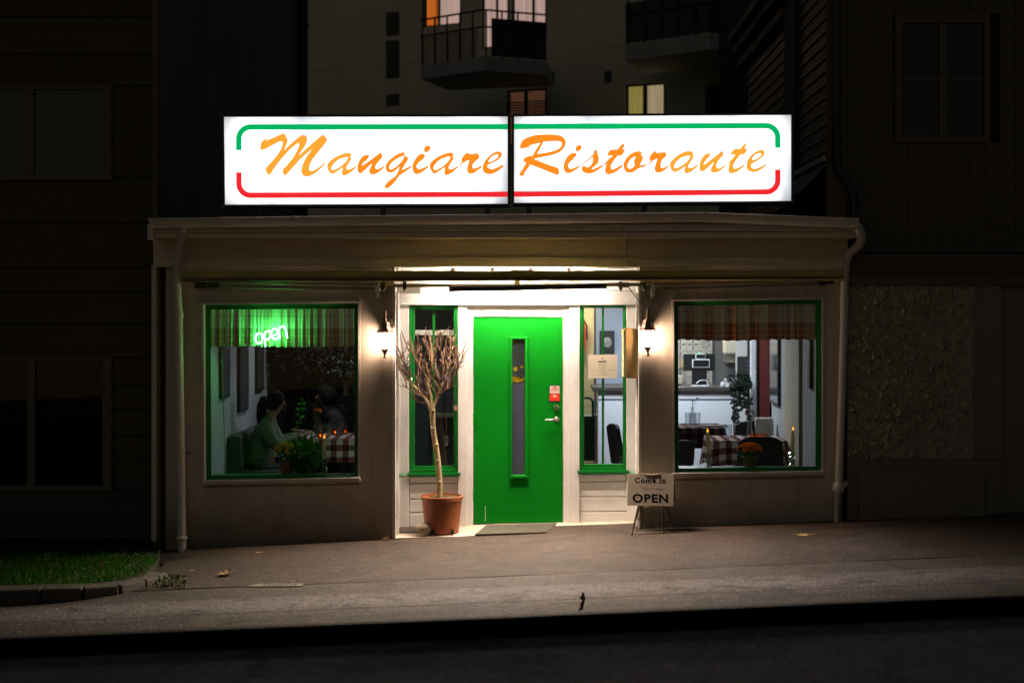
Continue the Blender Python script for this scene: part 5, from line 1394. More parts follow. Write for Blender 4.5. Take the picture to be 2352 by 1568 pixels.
for cx, cy, r_, a0, tn, sg, d_ in ((690, 955, 50, .5, 1.1, -1, 0), (810, 955, 45, 2.6, 1.1, 1, 0), (585, 945, 75, 3.3, 1.0, 1, 0), (610, 1145, 72, 3.3, 1.1, 1, -.005), (770, 1180, 70, .2, 1.0, -1, 0), (440, 1150, 80, 1.2, 1.1, -1, 0),
                               (385, 1330, 55, 2.0, 1.3, -1, 0), (530, 1310, 50, 1.5, 1.2, 1, 0), (820, 1350, 55, 1.8, 1.3, -1, 0), (950, 1130, 70, 4.6, .9, 1, .1), (1015, 1290, 60, 2.5, 1.3, -1, .14)):
    MB().tube([S_(x, y_, d_) for x, y_ in scroll(cx, cy, r_, a0, tn, sg)], .0036, 6).build('scroll', LEGL, af, smooth=True)
MB().tube([S_(x, y_) for x, y_ in ((430, 890), (380, 1000), (365, 1120), (420, 1210), (490, 1220))], .0036, 6).build('scroll', LEGL, af, smooth=True)
MB().tube([S_(x, y_) for x, y_ in ((310, 1290), (330, 1370), (385, 1385))], .0036, 6).build('scroll', LEGL, af, smooth=True)
# menu case on the side of the recess, paper notice, stickers
mc = thing('menu_case', 'brass menu case fixed in profile to the right side of the entrance', 'display case', (XR - .05, .15, Z(811, .15)))
z0_, z1_ = Z(868, .1), Z(755, .1)
MB().box(X(1437.5, .06), XR - .0135, .06, .42, z0_, z1_).build('case_body', BRASS, mc, bevel=.004)
MB().box(X(1432.5, .06), X(1437.0, .06), .08, .40, z0_ + .01, z1_ - .01).build('case_window', pm('pale_case_edge', (.5, .52, .25), .4, .1), mc)
MB().tube([W(1427, 763, .04), W(1430, 756, .04), W(1437, 753, .04), W(1460, 756, .04), W(1464, 763, .05), W(1469, 757, .05)], .004, 6).build('case_wire', BRASS, mc, smooth=True)
PAPER = pm('cream_paper', (.68, .60, .48), .8, .03, 6, 100, .03); PINK = pm('grey_print', (.22, .17, .14), .8, .02); PILL = pm('purple_print', (.10, .05, .10), .8, .02)
nt_ = thing('paper_notice', 'cream paper notice with opening hours taped inside the right side light', 'notice', W(1384, 841, y + .05))
yn = y + .048
b = MB(); b.phex([(1350, 815.2), (1418, 813.6), (1418, 867.8), (1350, 868.6)], yn, yn + .0015); b.build('sheet', PAPER, nt_)
cN = crop(2120, 1270, 2352 / 200.)
def ntext(t_, x0, x1, yb_, h, m=PINK, off=0.0, dep=.0015, shear=0.0):
    (a_, q), (b_, _) = cN(x0, yb_), cN(x1, yb_); return text_fit(t_, 'lettering', m, nt_, a_, b_, q, h / (2352 / 200.) / K, yn - dep, off, shear, -.012)
me = curve_mesh([[(px, -py) for px, py in [cN(x, y_) for x, y_ in rrect([(575, 440), (918, 432), (920, 508), (572, 512)], 34)]]]); put_mesh(me, 'pill_logo', PILL, nt_, lambda c_: W(c_.x, -c_.y, yn - .001))
ntext('MANGIARE', 610, 885, 488, 34, PAPER, 0, .0022)
me = curve_mesh([[(px, -py) for px, py in [cN(x, y_) for x, y_ in ((745, 385), (705, 345), (700, 328), (715, 316), (735, 322), (745, 334), (757, 320), (775, 316), (785, 330), (778, 350))]]]); put_mesh(me, 'heart_logo', PILL, nt_, lambda c_: W(c_.x, -c_.y, yn - .001))
ntext('\u00d6ppettider', 590, 905, 635, 50, PINK, 0, .0015, .3); ntext('M\u00e5ndag St\u00e4ngt', 580, 915, 755, 42, PINK, .012)
ntext('Tis-Tors. 12-22  |  Fre-L\u00f6r. 12-22  |  S\u00f6n. 12-20', 215, 1280, 862, 46); ntext('031-33 60 833', 555, 940, 965, 44); ntext('www.mangiaremolndal.se', 420, 1085, 1060, 34)
sk = thing('door_sticker', 'alarm sticker of a white card over a red card on the green door', 'sticker', W(1274, 904, yd - .002))
b = MB(); b.prect(1261.5, 884.5, 1286.5, 924, yd - .0030, yd - .0006); b.build('backing', BLACK, sk)
b = MB(); b.prect(1263, 886, 1285.3, 903, yd - .0042, yd - .0031); b.build('white_card', pm('sticker_white', (.62, .55, .48), .5, .03), sk)
REDC = pm('sticker_red', (.75, .03, .02), .5, .05)
b = MB(); b.prect(1262.5, 904, 1285.3, 920, yd - .0042, yd - .0031); b.build('red_card', REDC, sk)
b = MB(); b.prect(1270.5, 888, 1277.3, 891.5, yd - .0052, yd - .0043); b.build('logo', pm('sticker_crimson', (.6, .01, .06), .5, .05), sk)
text_fit('Direct', 'lettering', pm('sticker_script', (.7, .08, .08), .5, .05), sk, 1265.5, 1283, 898.5, 6.2, yd - .0046, .02, .35, -.12)
cK = crop(1970, 1380, 697 / 80.)
me = curve_mesh([[(px, -py) for px, py in [cK(x, y_) for x, y_ in rrect([(305, 440), (420, 460), (415, 520), (295, 500)], 22)]], [(px, -py) for px, py in [cK(x, y_) for x, y_ in ((335, 505), (330, 550), (352, 550), (360, 510))]]])
put_mesh(me, 'speech_bubble', pm('sticker_cream', (.75, .55, .3), .5, .03), sk, lambda c_: W(c_.x, -c_.y, yd - .0048))
# door wreath behind the pane
wr = thing('wreath', 'twig wreath with yellow flowers hanging behind the glass of the green door', 'wreath', W(1191, 830, yd + .06))
TW = pm('wreath_twig', (.42, .27, .11), .8, .3); YEL = petal('yellow_petal', (.85, .58, .03))
cW = crop(1640, 1060, 871 / 500.)
b = MB(); rq = random.Random(9)
cx, cy = cW(420, 430)
for k_ in range(16):
    ph = rq.uniform(0, 6.28); rr4 = rq.uniform(26, 33); pts_ = []
    for i in range(22):
        a_ = ph + i * 6.283 / 21; pts_.append(W(cx + rr4 * math.cos(a_) + rq.gauss(0, .8), cy + 2 + (rr4 * 1.6) * math.sin(a_), yd + .06 + rq.uniform(-.02, .02)))
    b.tube(pts_, .0035, 5)
for k_ in range(26):
    a_ = rq.uniform(.3, 2.8); p = W(cx + 28 * math.cos(a_), cy + 44 * math.sin(a_), yd + .05); b.tube([p, p + Vector((rq.gauss(0, .03), rq.gauss(0, .01), rq.gauss(0, .03)))], .003, 4)
b.build('twig_ring', TW, wr)
def flower(px, py, d, r_, parent, m=YEL, n_=11, name='flower'):
    b = MB(); p = W(px, py, d)
    for k_ in range(n_):
        a_ = 6.283 * k_ / n_; dv = Vector((math.cos(a_), -.35, math.sin(a_))) * r_; ev = Vector((-math.sin(a_), 0, math.cos(a_))) * r_ * .32
        b.add([p, p + dv * .6 + ev, p + dv, p + dv * .6 - ev], [(0, 1, 2, 3)])
    b.ball(p + Vector((0, -.006, 0)), r_ * .3, 7, 5); return b.build(name, m, parent)
for x, y_, r_ in ((398, 480, .026), (396, 545, .034), (412, 550, .034), (438, 552, .022), (440, 470, .018)): flower(*cW(x, y_), yd + .035, r_, wr)

# ------------------------------------------------------------------ neon open sign in the left window
c6 = crop(700, 1060, 1394 / 640.)
yne = 0.120
def N6(x, y_, d=0.0): return W(*c6(x, y_), yne + d)
ne = thing('neon_sign', 'green neon sign reading open hung inside the left display window', 'neon sign', N6(618, 345))
NEW = emit('neon_core', (0.07, 1.0, 0.22), 250.0)
def jacket():
    m = bpy.data.materials.new('neon_jacket'); m.use_nodes = True; nt = m.node_tree; nt.nodes.remove(nt.nodes['Principled BSDF'])
    t = N(nt, 'BsdfTransparent'); e = N(nt, 'Emission'); e.inputs[0].default_value = (0, 1, .22, 1); e.inputs[1].default_value = 1.6
    mx = N(nt, 'MixShader'); mx.inputs[0].default_value = .35; nt.links.new(t.outputs[0], mx.inputs[1]); nt.links.new(e.outputs[0], mx.inputs[2]); nt.links.new(mx.outputs[0], nt.nodes['Material Output'].inputs[0]); return m
NEG = jacket()
def smooth_path(pts_, closed=False, n_=4):
    out = []; m_n = len(pts_)
    for i in range(m_n if closed else m_n - 1):
        p0 = pts_[(i - 1) % m_n] if (closed or i > 0) else pts_[i]; p1 = pts_[i]; p2 = pts_[(i + 1) % m_n]; p3 = pts_[(i + 2) % m_n] if (closed or i < m_n - 2) else p2
        for k_ in range(n_):
            t = k_ / n_; out.append(tuple(.5 * (2 * p1[c_] + (p2[c_] - p0[c_]) * t + (2 * p0[c_] - 5 * p1[c_] + 4 * p2[c_] - p3[c_]) * t * t + (-p0[c_] + 3 * p1[c_] - 3 * p2[c_] + p3[c_]) * t ** 3) for c_ in (0, 1)))
    if not closed: out.append(pts_[-1])
    return out
for pts_, cl in (([(493,365),(498,335),(520,321),(543,330),(549,358),(541,390),(517,401),(498,390)], True),
                 ([(573,424),(567,385),(563,340),(573,312),(598,303),(612,325),(606,353),(588,370),(568,368)], False),
                 ([(623,343),(645,335),(667,322),(660,293),(638,287),(620,305),(618,335),(630,360),(655,366),(676,350)], False),
                 ([(685,361),(680,325),(677,293),(690,275),(715,268),(729,287),(736,322),(742,357)], False)):
    sp_ = smooth_path(pts_, cl)
    MB().tube([N6(*p_) for p_ in sp_], .0100, 10, closed=cl).build('neon_letter', NEG, ne, smooth=True)
    MB().tube([N6(*p_) for p_ in sp_], .0032, 8, closed=cl).build('neon_core', NEW, ne, smooth=True)
CLR = pm('green_lit_cord', (.30, .50, .36), .5, .1)
MB().tube([N6(*p_, .01) for p_ in smooth_path([(420, 411), (330, 432), (245, 455), (222, 462), (228, 470), (229, 540), (231, 640), (236, 810), (243, 1000), (249, 1200), (255, 1440)])], .0042, 6).build('cord', CLR, ne, smooth=True)
for p_, q_, r_ in (((228, 530), (228, 566), .008), ((236, 788), (236, 828), .012)): MB().tube([N6(*p_, .008), N6(*q_, .008)], r_, 10).build('cord_switch', CLR, ne, smooth=True)
p = N6(221, 442, .01); MB().lathe([(.024, 0), (.024, -.004), (.008, -.008), (.008, -.02)], p, 16, 'y').build('suction_hook', glass_mat('clear_plastic', (.8, .9, .85), 1.5, .1, 3.0), ne, smooth=True)
MB().tube([N6(580, 300, .005), N6(600, 262, .01), N6(606, 255, .012)], .002, 5).build('hanging_wire', DARKM, ne)

# ------------------------------------------------------------------ litter and marks on the ground
LEAF = pm('dry_leaf', (.42, .24, .10), .8, .25, 30, 120, .3)
def leaf(px, py, size, label, rot, curl=.25, m=LEAF):
    D_ = (CAM_Z - .012) * F / (py - PY0 + .042 * (px - PX0)); x = (px - PX0) * D_ / F; yy = D_ + CAM_Y
    o = thing('fallen_leaf', label, 'leaf', (x, yy, gz(x) + .006), 'dry leaves lying on the pavement')
    b = MB(); out = [(0, -.5), (.22, -.36), (.5, -.42), (.38, -.12), (.52, .12), (.26, .14), (.12, .5), (-.02, .24), (-.24, .40), (-.26, .10), (-.52, .14), (-.36, -.12), (-.46, -.38), (-.2, -.34)]
    cs, sn = math.cos(rot), math.sin(rot)
    def L_(q): 
        r2 = (q[0] ** 2 + q[1] ** 2); return Vector((x + (q[0] * cs - q[1] * sn) * size, yy + (q[0] * sn + q[1] * cs) * size, gz(x) + .006 + curl * size * (r2 * 1.2 + .25 * q[0])))
    n_ = len(out); b.add([L_((0, 0))] + [L_(q) for q in out], [(0, 1 + i, 1 + (i + 1) % n_) for i in range(n_)])
    b.tube([L_((0, -.5)), L_((.05, -.95))], .003, 5); b.build('blade', m, o); return o
leaf(518, 1320, .15, 'largest curled brown leaf, alone on the pavement in front of the left downpipe', .5, .55)
leaf(592, 1269, .07, 'thin pale leaf on the pavement below the left window', 1.6, .08)
leaf(440, 1311, .05, 'tiny pale leaf near the kerb corner', 2.2)
leaf(886, 1238, .07, 'small leaf on the pavement close to the left corner of the entrance', .3)
leaf(1843, 1229, .12, 'yellow leaf on the pavement under the right downpipe', 1.5, .1, pm('yellow_leaf', (.55, .42, .14), .8, .2))
leaf(673, 1336, .05, 'small reddish leaf beside the sunken drain cover', 1.1, .3, pm('red_leaf', (.3, .1, .05), .8, .2))
# drain cover at the pavement edge
def gpt(px, py, h=0.0):
    D_ = (CAM_Z - h - .01) * F / (py - PY0 + .042 * (px - PX0)); x = (px - PX0) * D_ / F; return Vector((x, D_ + CAM_Y, gz(x) + h))
dc = thing('drain_cover', 'sunken slotted drain cover at the edge of the pavement', 'drain cover', gpt(630, 1344))
b = MB(); q = [gpt(564, 1347.5), gpt(592, 1341.5), gpt(690, 1340.5), gpt(700, 1343), gpt(690, 1346.5)]; b.prism([p_ + Vector((0, 0, -.02)) for p_ in q], (0, 0, .026)); b.build('surround', pm('worn_concrete', (.22, .2, .16), .85, .2, 10, 80, .5), dc)
for i in range(8):
    a_, b_ = gpt(606 + i * 10, 1345.6), gpt(612 + i * 10, 1342.4); d_ = Vector((.011, 0, 0))
    MB().add([a_ - d_ + Vector((0, 0, .0075)), a_ + d_ + Vector((0, 0, .0075)), b_ + d_ + Vector((0, 0, .0075)), b_ - d_ + Vector((0, 0, .0075))], [(0, 1, 2, 3)]).build('slot', VOID, dc)
# weeds at the kerb end
wd = MB(); rq = random.Random(4)
for i in range(260):
    p = gpt(rq.uniform(330, 425), rq.uniform(1322, 1352)); h_ = rq.uniform(.008, .03); a_ = rq.uniform(0, 6.28); d_ = Vector((math.cos(a_), math.sin(a_), 0)) * .007
    wd.add([p - d_, p + d_, p + d_ * .8 + Vector((rq.gauss(0, .01), rq.gauss(0, .01), h_)), p - d_ * .3 + Vector((0, 0, h_ * 1.1))], [(0, 1, 2, 3)])
tag(wd.build('weeds', pm('pale_weed', (.12, .16, .05), .8, .4)), 'low pale weeds sprouting at the end of the kerb stones', 'weeds', kind='stuff')
# tar blot on the road
rm = MB(); p = [gpt(px, py) for px, py in ((1333, 1394), (1328, 1402), (1338, 1398), (1341, 1386), (1345, 1374), (1341, 1362), (1337, 1358), (1336, 1368), (1331, 1373), (1338, 1378), (1333, 1386))]
rm.prism([q_ + Vector((0, 0, .0)) for q_ in p], (0, 0, .004)); rm.build('tar_blot', WALLK, bpy.data.objects['road'])
# ------------------------------------------------------------------ lamps of the dining room (ceiling panels, out of sight above the windows)
def ceiling_lamp(x, y_, w_, d_, col, st, label):
    t = thing('ceiling_lamp', label, 'lamp', (x, y_, 2.58))
    MB().box(x - w_, x + w_, y_ - d_, y_ + d_, 2.585, 2.64).build('housing', WHITE, t)
    b = MB(); b.add([(x - w_ + .02, y_ - d_ + .02, 2.582), (x + w_ - .02, y_ - d_ + .02, 2.582), (x + w_ - .02, y_ + d_ - .02, 2.582), (x - w_ + .02, y_ + d_ - .02, 2.582)], [(0, 3, 2, 1)])
    b.build('diffuser', emit('diffuser', col, st), t)
ceiling_lamp(1.55, 3.75, .35, .30, (.80, .88, 1.0), 76.0, 'cool white ceiling panel in front of the bar counter')
ceiling_lamp(1.8, 6.0, .45, .22, (1.0, .95, .86), 28.0, 'neutral ceiling panel over the tiled wall behind the counter')
ceiling_lamp(0.42, 5.3, .20, .22, (1.0, .86, .55), 50.0, 'warm ceiling panel in the passage behind the right side light')
ceiling_lamp(-0.2, 3.6, .20, .20, (.90, .93, 1.0), 14.0, 'small ceiling panel in the entrance hall behind the door')
ceiling_lamp(-2.3, 2.2, .20, .20, (.88, .93, 1.0), 25.0, 'dim ceiling panel at the back of the left dining area')

# ------------------------------------------------------------------ valances
PL = cloth_plaid('valance_plaid', [(.40, .34, .22), (.17, .045, .028), (.62, .18, .05), (.10, .09, .04)], 6.5, 1, .35)
PL2 = cloth_plaid('valance_plaid_lit', [(.62, .58, .40), (.27, .17, .09), (.60, .34, .12), (.16, .15, .08)], 6.5, 1, .35)  # lighter copy of the plaid, the neon's light put into its colours
def valance(px0, px1, pyt, pyb, d_, seed, label, nfold):
    a, b_ = W(px0, pyt, d_), W(px1, pyb, d_); rv = random.Random(seed)
    ph = [rv.uniform(0, 6.28) for _ in range(6)]; L = b_.x - a.x; H = a.z - b_.z
    t = thing('valance', label, 'curtain', (a.x + L / 2, d_, a.z), 'plaid valances in the display windows')
    def off(u_): return .020 * math.sin(u_ * nfold * 6.28 + 2.6 * math.sin(u_ * 9 + ph[0])) * (1 + .5 * math.sin(u_ * 23 + ph[5])) + .010 * math.sin(u_ * nfold * 2.3 * 6.28 + ph[1]) + .012 * math.sin(u_ * 11 + ph[2])
    def fn(u_, v_): return Vector((a.x + L * u_, d_ + off(u_) * (.35 + .65 * v_) + .012, a.z - H * v_ - .004 * v_ * math.sin(u_ * nfold * 6.28 + ph[3]) - .006 * v_ * math.sin(u_ * 7 + ph[4])))
    def uv(u_, v_): return (u_ + .035 * math.sin(u_ * nfold * 6.28 + 1.6 * math.sin(u_ * 9 + ph[0])) , 1 - v_)
    m = MB(); m.grid(fn, 220, 14, uv); m.build('cloth', PL2 if seed == 1 else PL, t, smooth=True)
    MB().tube([Vector((a.x - .01, d_ + .012, a.z - .004)), Vector((b_.x + .01, d_ + .012, a.z - .004))], .008, 8).build('rod', STEEL, t)
valance(480, 818, 706, 796, .215, 1, 'plaid valance lit green by the neon sign in the left window', 17)
valance(1553, 1877, 697, 781, .17, 2, 'red and beige plaid valance across the top of the right window', 14)

# ------------------------------------------------------------------ window sill things
def pot(parent, p, r_, h, m):
    MB().lathe([(0, .002), (r_ * .70, 0), (r_ * .98, h * .80), (r_ * 1.08, h * .80), (r_ * 1.10, h), (r_ * .96, h), (r_ * .92, h * .86), (0, h * .86)], p, 22, cap=False).build('pot', m, parent, smooth=True)
TERR = pm('terracotta', (.36, .14, .07), .8, .12, 7, 90, .2)
ORA = petal('orange_petal', (.95, .28, .02)); MUS = petal('mustard_petal', (.85, .50, .03)); LEAFG = petal('leaf_green', (.05, .20, .025), .3); LEAFD = pm('leaf_dark', (.012, .035, .012), .5, .3, 20)
LEAFB = petal('leaf_bright', (.10, .36, .04), .35)
def leaf_shape(b, p, d_, n_, l_, w_):
    d_ = d_.normalized(); s_ = d_.cross(n_).normalized()
    q1, q2 = p + d_ * l_ * .35, p + d_ * l_ * .7; dr = n_.normalized() * l_ * .06
    b.add([p, q1 + s_ * w_ - dr, q2 + s_ * w_ * .75 - dr, p + d_ * l_ - n_.normalized() * l_ * .12, q2 - s_ * w_ * .75 - dr, q1 - s_ * w_ - dr, q1 + dr * .4, q2 + dr * .3],
          [(0, 6, 1), (0, 5, 6), (1, 6, 7, 2), (6, 5, 4, 7), (2, 7, 3), (7, 4, 3)])
def foliage(parent, c_, rad, n_, l_, m, seed, name='foliage', flat=1.0):
    rq_ = random.Random(seed); b = MB()
    for i in range(n_):
        d_ = Vector((rq_.gauss(0, 1), rq_.gauss(0, 1), rq_.gauss(0, 1))).normalized(); rr_ = rq_.random() ** .4
        p = Vector(c_) + Vector((d_.x * rad[0], d_.y * rad[1], d_.z * rad[2])) * rr_
        e_ = (d_ + Vector((rq_.gauss(0, .5), rq_.gauss(0, .5), rq_.gauss(-.1, .5)))).normalized()
        leaf_shape(b, p, e_, Vector((rq_.gauss(0, .4), rq_.gauss(0, .4) - .3, 1)), l_ * rq_.uniform(.7, 1.2), l_ * .24)
    return tag(b.build(name, m, parent), kind='stuff')
def blooms(parent, c_, rad, n_, r_, m, seed):
    rq_ = random.Random(seed); b = MB()
    for i in range(n_):
        a_ = rq_.uniform(0, 6.28); t = rq_.random() ** .5; z_ = math.sqrt(max(0, 1 - t * t))
        p = Vector(c_) + Vector((math.cos(a_) * rad[0] * t, math.sin(a_) * rad[1] * t, z_ * rad[2]))
        for ring_, n2 in ((1.0, 8), (.6, 6)):
            for k_ in range(n2):
                al = 6.283 * k_ / n2 + ring_; up = .5 if ring_ == 1 else 1.1
                nv = (p - Vector(c_)).normalized(); tx = nv.orthogonal().normalized(); ty_ = nv.cross(tx)
                dv = ((tx * math.cos(al) + ty_ * math.sin(al)) + nv * up).normalized() * r_ * ring_; ev = (tx * -math.sin(al) + ty_ * math.cos(al)) * r_ * .28
                b.add([p, p + dv * .6 + ev, p + dv, p + dv * .6 - ev], [(0, 1, 2, 3)])
    return tag(b.build('blooms', m, parent), kind='stuff')
ysl = .27
sillz_l, sillz_r = Z(1090, ysl), Z(1073, ysl)
ss = MB().box(X(478, .2), X(818, .2), .1155, .40, sillz_l - .03, sillz_l - .001); ss.build('inner_sill', GREEN, rs)
ss = MB().box(X(1554, .2), X(1880, .2), .1155, .40, sillz_r - .03, sillz_r - .001); ss.build('inner_sill', GREEN, rs)
p = W(657, 1089, ysl); p.z = sillz_l
ch = thing('potted_chrysanthemum', 'potted mustard yellow chrysanthemum on the left window sill', 'flower pot', p)
us = (ysl - CAM_Y) / F
pot(ch, p, 14.5 * us, 33 * us, TERR); foliage(ch, p + Vector((0, 0, 42 * us)), (20 * us, .07, 13 * us), 110, .045, LEAFG, 5); blooms(ch, p + Vector((0, -.02, 48 * us)), (27 * us, .10, 26 * us), 85, .021, MUS, 6)
for x, y_ in ((987, 1654), (992, 1677)): MB().ball(W(x / K, y_ / K, ysl - .03), .016, 10, 7).build('flower_bud', MUS, ch, smooth=True)
p = W(694, 1089, ysl + .07); p.z = sillz_l
gp = thing('leafy_plant', 'leafy green plant with one tall shoot on the left window sill', 'plant', p)
pot(gp, p, 13 * us, 24 * us, pm('dark_pot', (.03, .03, .03), .6, .1))
foliage(gp, p + Vector((.01, 0, 46 * us)), (44 * us, .12, 36 * us), 420, .066, LEAFG, 8); foliage(gp, p + Vector((.03, -.06, 42 * us)), (38 * us, .06, 28 * us), 130, .058, LEAFB, 9)
cP = crop(950, 1380, 1609 / 390.)
for x, y_ in ((785, 915), (775, 1230)): MB().ball(W(*cP(x, y_), ysl), .017, 10, 7).build('fruit', pm('amber_fruit', (.5, .25, .02), .5, .1), gp, smooth=True)
stp = [(540, 900), (552, 740), (568, 560), (578, 420), (590, 270)]
MB().tube([W(*cP(*q), ysl) for q in stp], .0035, 6).build('stem', LEAFG, gp, smooth=True)
for (x, y_), sx, sy, l_ in (((590, 290), 1, .25, .034), ((592, 345), 1, .35, .052), ((585, 415), 1, .22, .050), ((575, 445), 1, .1, .030), ((565, 540), 1, .25, .056), ((560, 570), 1, .2, .03), ((556, 630), 1, .1, .03),
                         ((585, 345), -1, .1, .042), ((585, 330), -1, .3, .03), ((570, 425), -1, .12, .048), ((560, 465), -1, .1, .022), ((558, 530), -1, .55, .044), ((555, 510), -1, .6, .034), ((555, 625), -1, .3, .045), ((548, 690), -1, .12, .04),
                         ((550, 650), -1, -.3, .025), ((592, 275), -1, .7, .018), ((592, 275), 1, .7, .018), ((590, 275), 0, 1, .016), ((545, 850), 1, .7, .03), ((420, 800), -.4, 1, .04), ((440, 800), .8, .9, .05), ((520, 780), -.4, .8, .035), ((800, 810), .1, 1, .045), ((770, 800), -1, .5, .04), ((830, 820), .4, .5, .04)):
    b = MB(); leaf_shape(b, W(*cP(x, y_), ysl - .01), Vector((sx, -.25, sy)), Vector((-sx * sy, -.8, .6)), l_, l_ * .24); b.build('leaf', LEAFB, gp)
FLAME = emit('candle_flame', (1.0, .42, .03), 1.5); WAX = petal('cream_wax', (.80, .72, .48), .55)
HOLD = glass_mat('cut_glass', (.75, .8, .78), 1.6, .06, 4.0)
def candle(px, pyt, pym, pyb, d_, label, tilt=0.0):
    u_ = (d_ - CAM_Y) / F; t = W(px + tilt, pyt, d_); m_ = W(px, pym, d_); b_ = W(px, pyb, d_)
    o = thing('candle', label, 'candle', b_, 'lit candles on the window sills')
    MB().tube([t, m_], [4.3 * u_, 5.0 * u_], 12).build('wax', WAX, o, smooth=True)
    MB().lathe([(0.8 * u_, 0), (2.5 * u_, 2.6 * u_), (1.9 * u_, 5 * u_), (0, 9.5 * u_)], t, 10).build('flame', FLAME, o, smooth=True)
    H = m_.z - b_.z
    MB().lathe([(8 * u_, 0), (8.5 * u_, .05 * H), (4 * u_, .16 * H), (7.5 * u_, .36 * H), (3 * u_, .52 * H), (8 * u_, .66 * H), (3.5 * u_, .76 * H), (8.5 * u_, 1.0 * H), (6 * u_, 1.06 * H)], b_, 12).build('holder', HOLD, o)
candle(745, 1006, 1054, 1088, ysl - .02, 'lit candle in a glass holder on the left window sill')
c7 = crop(2400, 1040, 1437 / 660.)
candle(c7(370, 0)[0], c7(0, 1145)[1], c7(0, 1315)[1], c7(0, 1420)[1], .24, 'lit leaning candle at the left end of the right window sill', -3)
candle(c7(1028, 0)[0], c7(0, 1130)[1], c7(0, 1310)[1], c7(0, 1405)[1], .24, 'lit candle at the right end of the right window sill', 2)
p = W(*c7(690, 1418), .26); p.z = sillz_r
om = thing('potted_chrysanthemum', 'potted orange chrysanthemum on the right window sill', 'flower pot', p)
pot(om, p, 16.5 * us, 26 * us, pm('brown_pot', (.24, .15, .08), .8, .12)); foliage(om, p + Vector((0, 0, 31 * us)), (24 * us, .09, 9 * us), 130, .036, LEAFG, 15); blooms(om, p + Vector((0, -.01, 37 * us)), (28 * us, .11, 19 * us), 140, .020, ORA, 16)
tag(kids(om)[0])

# ------------------------------------------------------------------ furniture
GING = cloth_plaid('gingham_cloth', [(.62, .60, .56), (.20, .10, .095), (.065, .018, .020)], 1 / .13, 1 / .13, .1, True)
GINGD = cloth_plaid('dark_gingham_cloth', [(.15, .135, .12), (.06, .03, .03), (.025, .008, .009)], 1 / .13, 1 / .13, .1, True)
CHAIRM = pm('charcoal_chair_fabric', (.045, .042, .042), .9, .2, 12, 160, .3); LEGB = pm('black_wood', (.02, .018, .016), .5, .2, 6, 50, .1)
def table(x0, x1, y0_, y1_, z_, drop, m, label, clabel, wave=.016, seed=0):
    t = thing('table', label, 'table', ((x0 + x1) / 2, (y0_ + y1_) / 2, zi0))
    MB().box(x0 + .01, x1 - .01, y0_ + .01, y1_ - .01, z_ - .035, z_ - .005).build('tabletop', LEGB, t)
    for lx in (x0 + .06, x1 - .06):
        for ly in (y0_ + .06, y1_ - .06): MB().box(lx - .025, lx + .025, ly - .025, ly + .025, zi0, z_ - .036).build('leg', LEGB, t)
    cl = thing('tablecloth', clabel, 'tablecloth', ((x0 + x1) / 2, (y0_ + y1_) / 2, z_))
    b = MB(); b.grid(lambda u_, v_: Vector((x0 + (x1 - x0) * u_, y0_ + (y1_ - y0_) * v_, z_)), 8, 8, lambda u_, v_: (x0 + (x1 - x0) * u_, y0_ + (y1_ - y0_) * v_))
    P_ = [(x0, y0_), (x1, y0_), (x1, y1_), (x0, y1_)]; nr = [(0, -1), (1, 0), (0, 1), (-1, 0)]
    # skirt goes round the table; the corners fold outwards and hang lower
    n_ = 18; ring_ = []
    for i in range(4):
        a_, c_ = P_[i], P_[(i + 1) % 4]; ln = math.hypot(c_[0] - a_[0], c_[1] - a_[1])
        for k_ in range(n_):
            f_ = k_ / n_; e_ = min(f_, 1 - f_); cf = max(0, 1 - e_ / .16)
            nx, ny = nr[i]; px_, py_ = nr[i - 1]; qx, qy = nr[(i + 1) % 4]
            ox, oy = (nx + (px_ if f_ < .5 else qx) * cf * .9, ny + (py_ if f_ < .5 else qy) * cf * .9)
            ring_.append((a_[0] + (c_[0] - a_[0]) * f_, a_[1] + (c_[1] - a_[1]) * f_, ox, oy, cf, i, f_ * ln))
    tot = len(ring_); m_ = 6
    vs, uvs, fs = [], [], []
    for j in range(m_ + 1):
        t_ = j / m_
        for q_, (x, y_, ox, oy, cf, i, s_) in enumerate(ring_):
            o_ = (.012 + .05 * cf) * t_ + wave * math.sin(q_ * .9 + seed) * t_
            vs.append((x + ox * o_, y_ + oy * o_, z_ - drop * t_ * (1 + .28 * cf) - .002)); uvs.append((x + (0 if i % 2 == 0 else ox * drop * t_), y_ + (oy * drop * t_ if i % 2 == 0 else 0)))
    for j in range(m_):
        for q_ in range(tot): r_ = (q_ + 1) % tot; fs.append((j * tot + q_, j * tot + r_, (j + 1) * tot + r_, (j + 1) * tot + q_))
    b.add(vs, fs, uvs); b.build('cloth', m, cl, smooth=True)
    return t
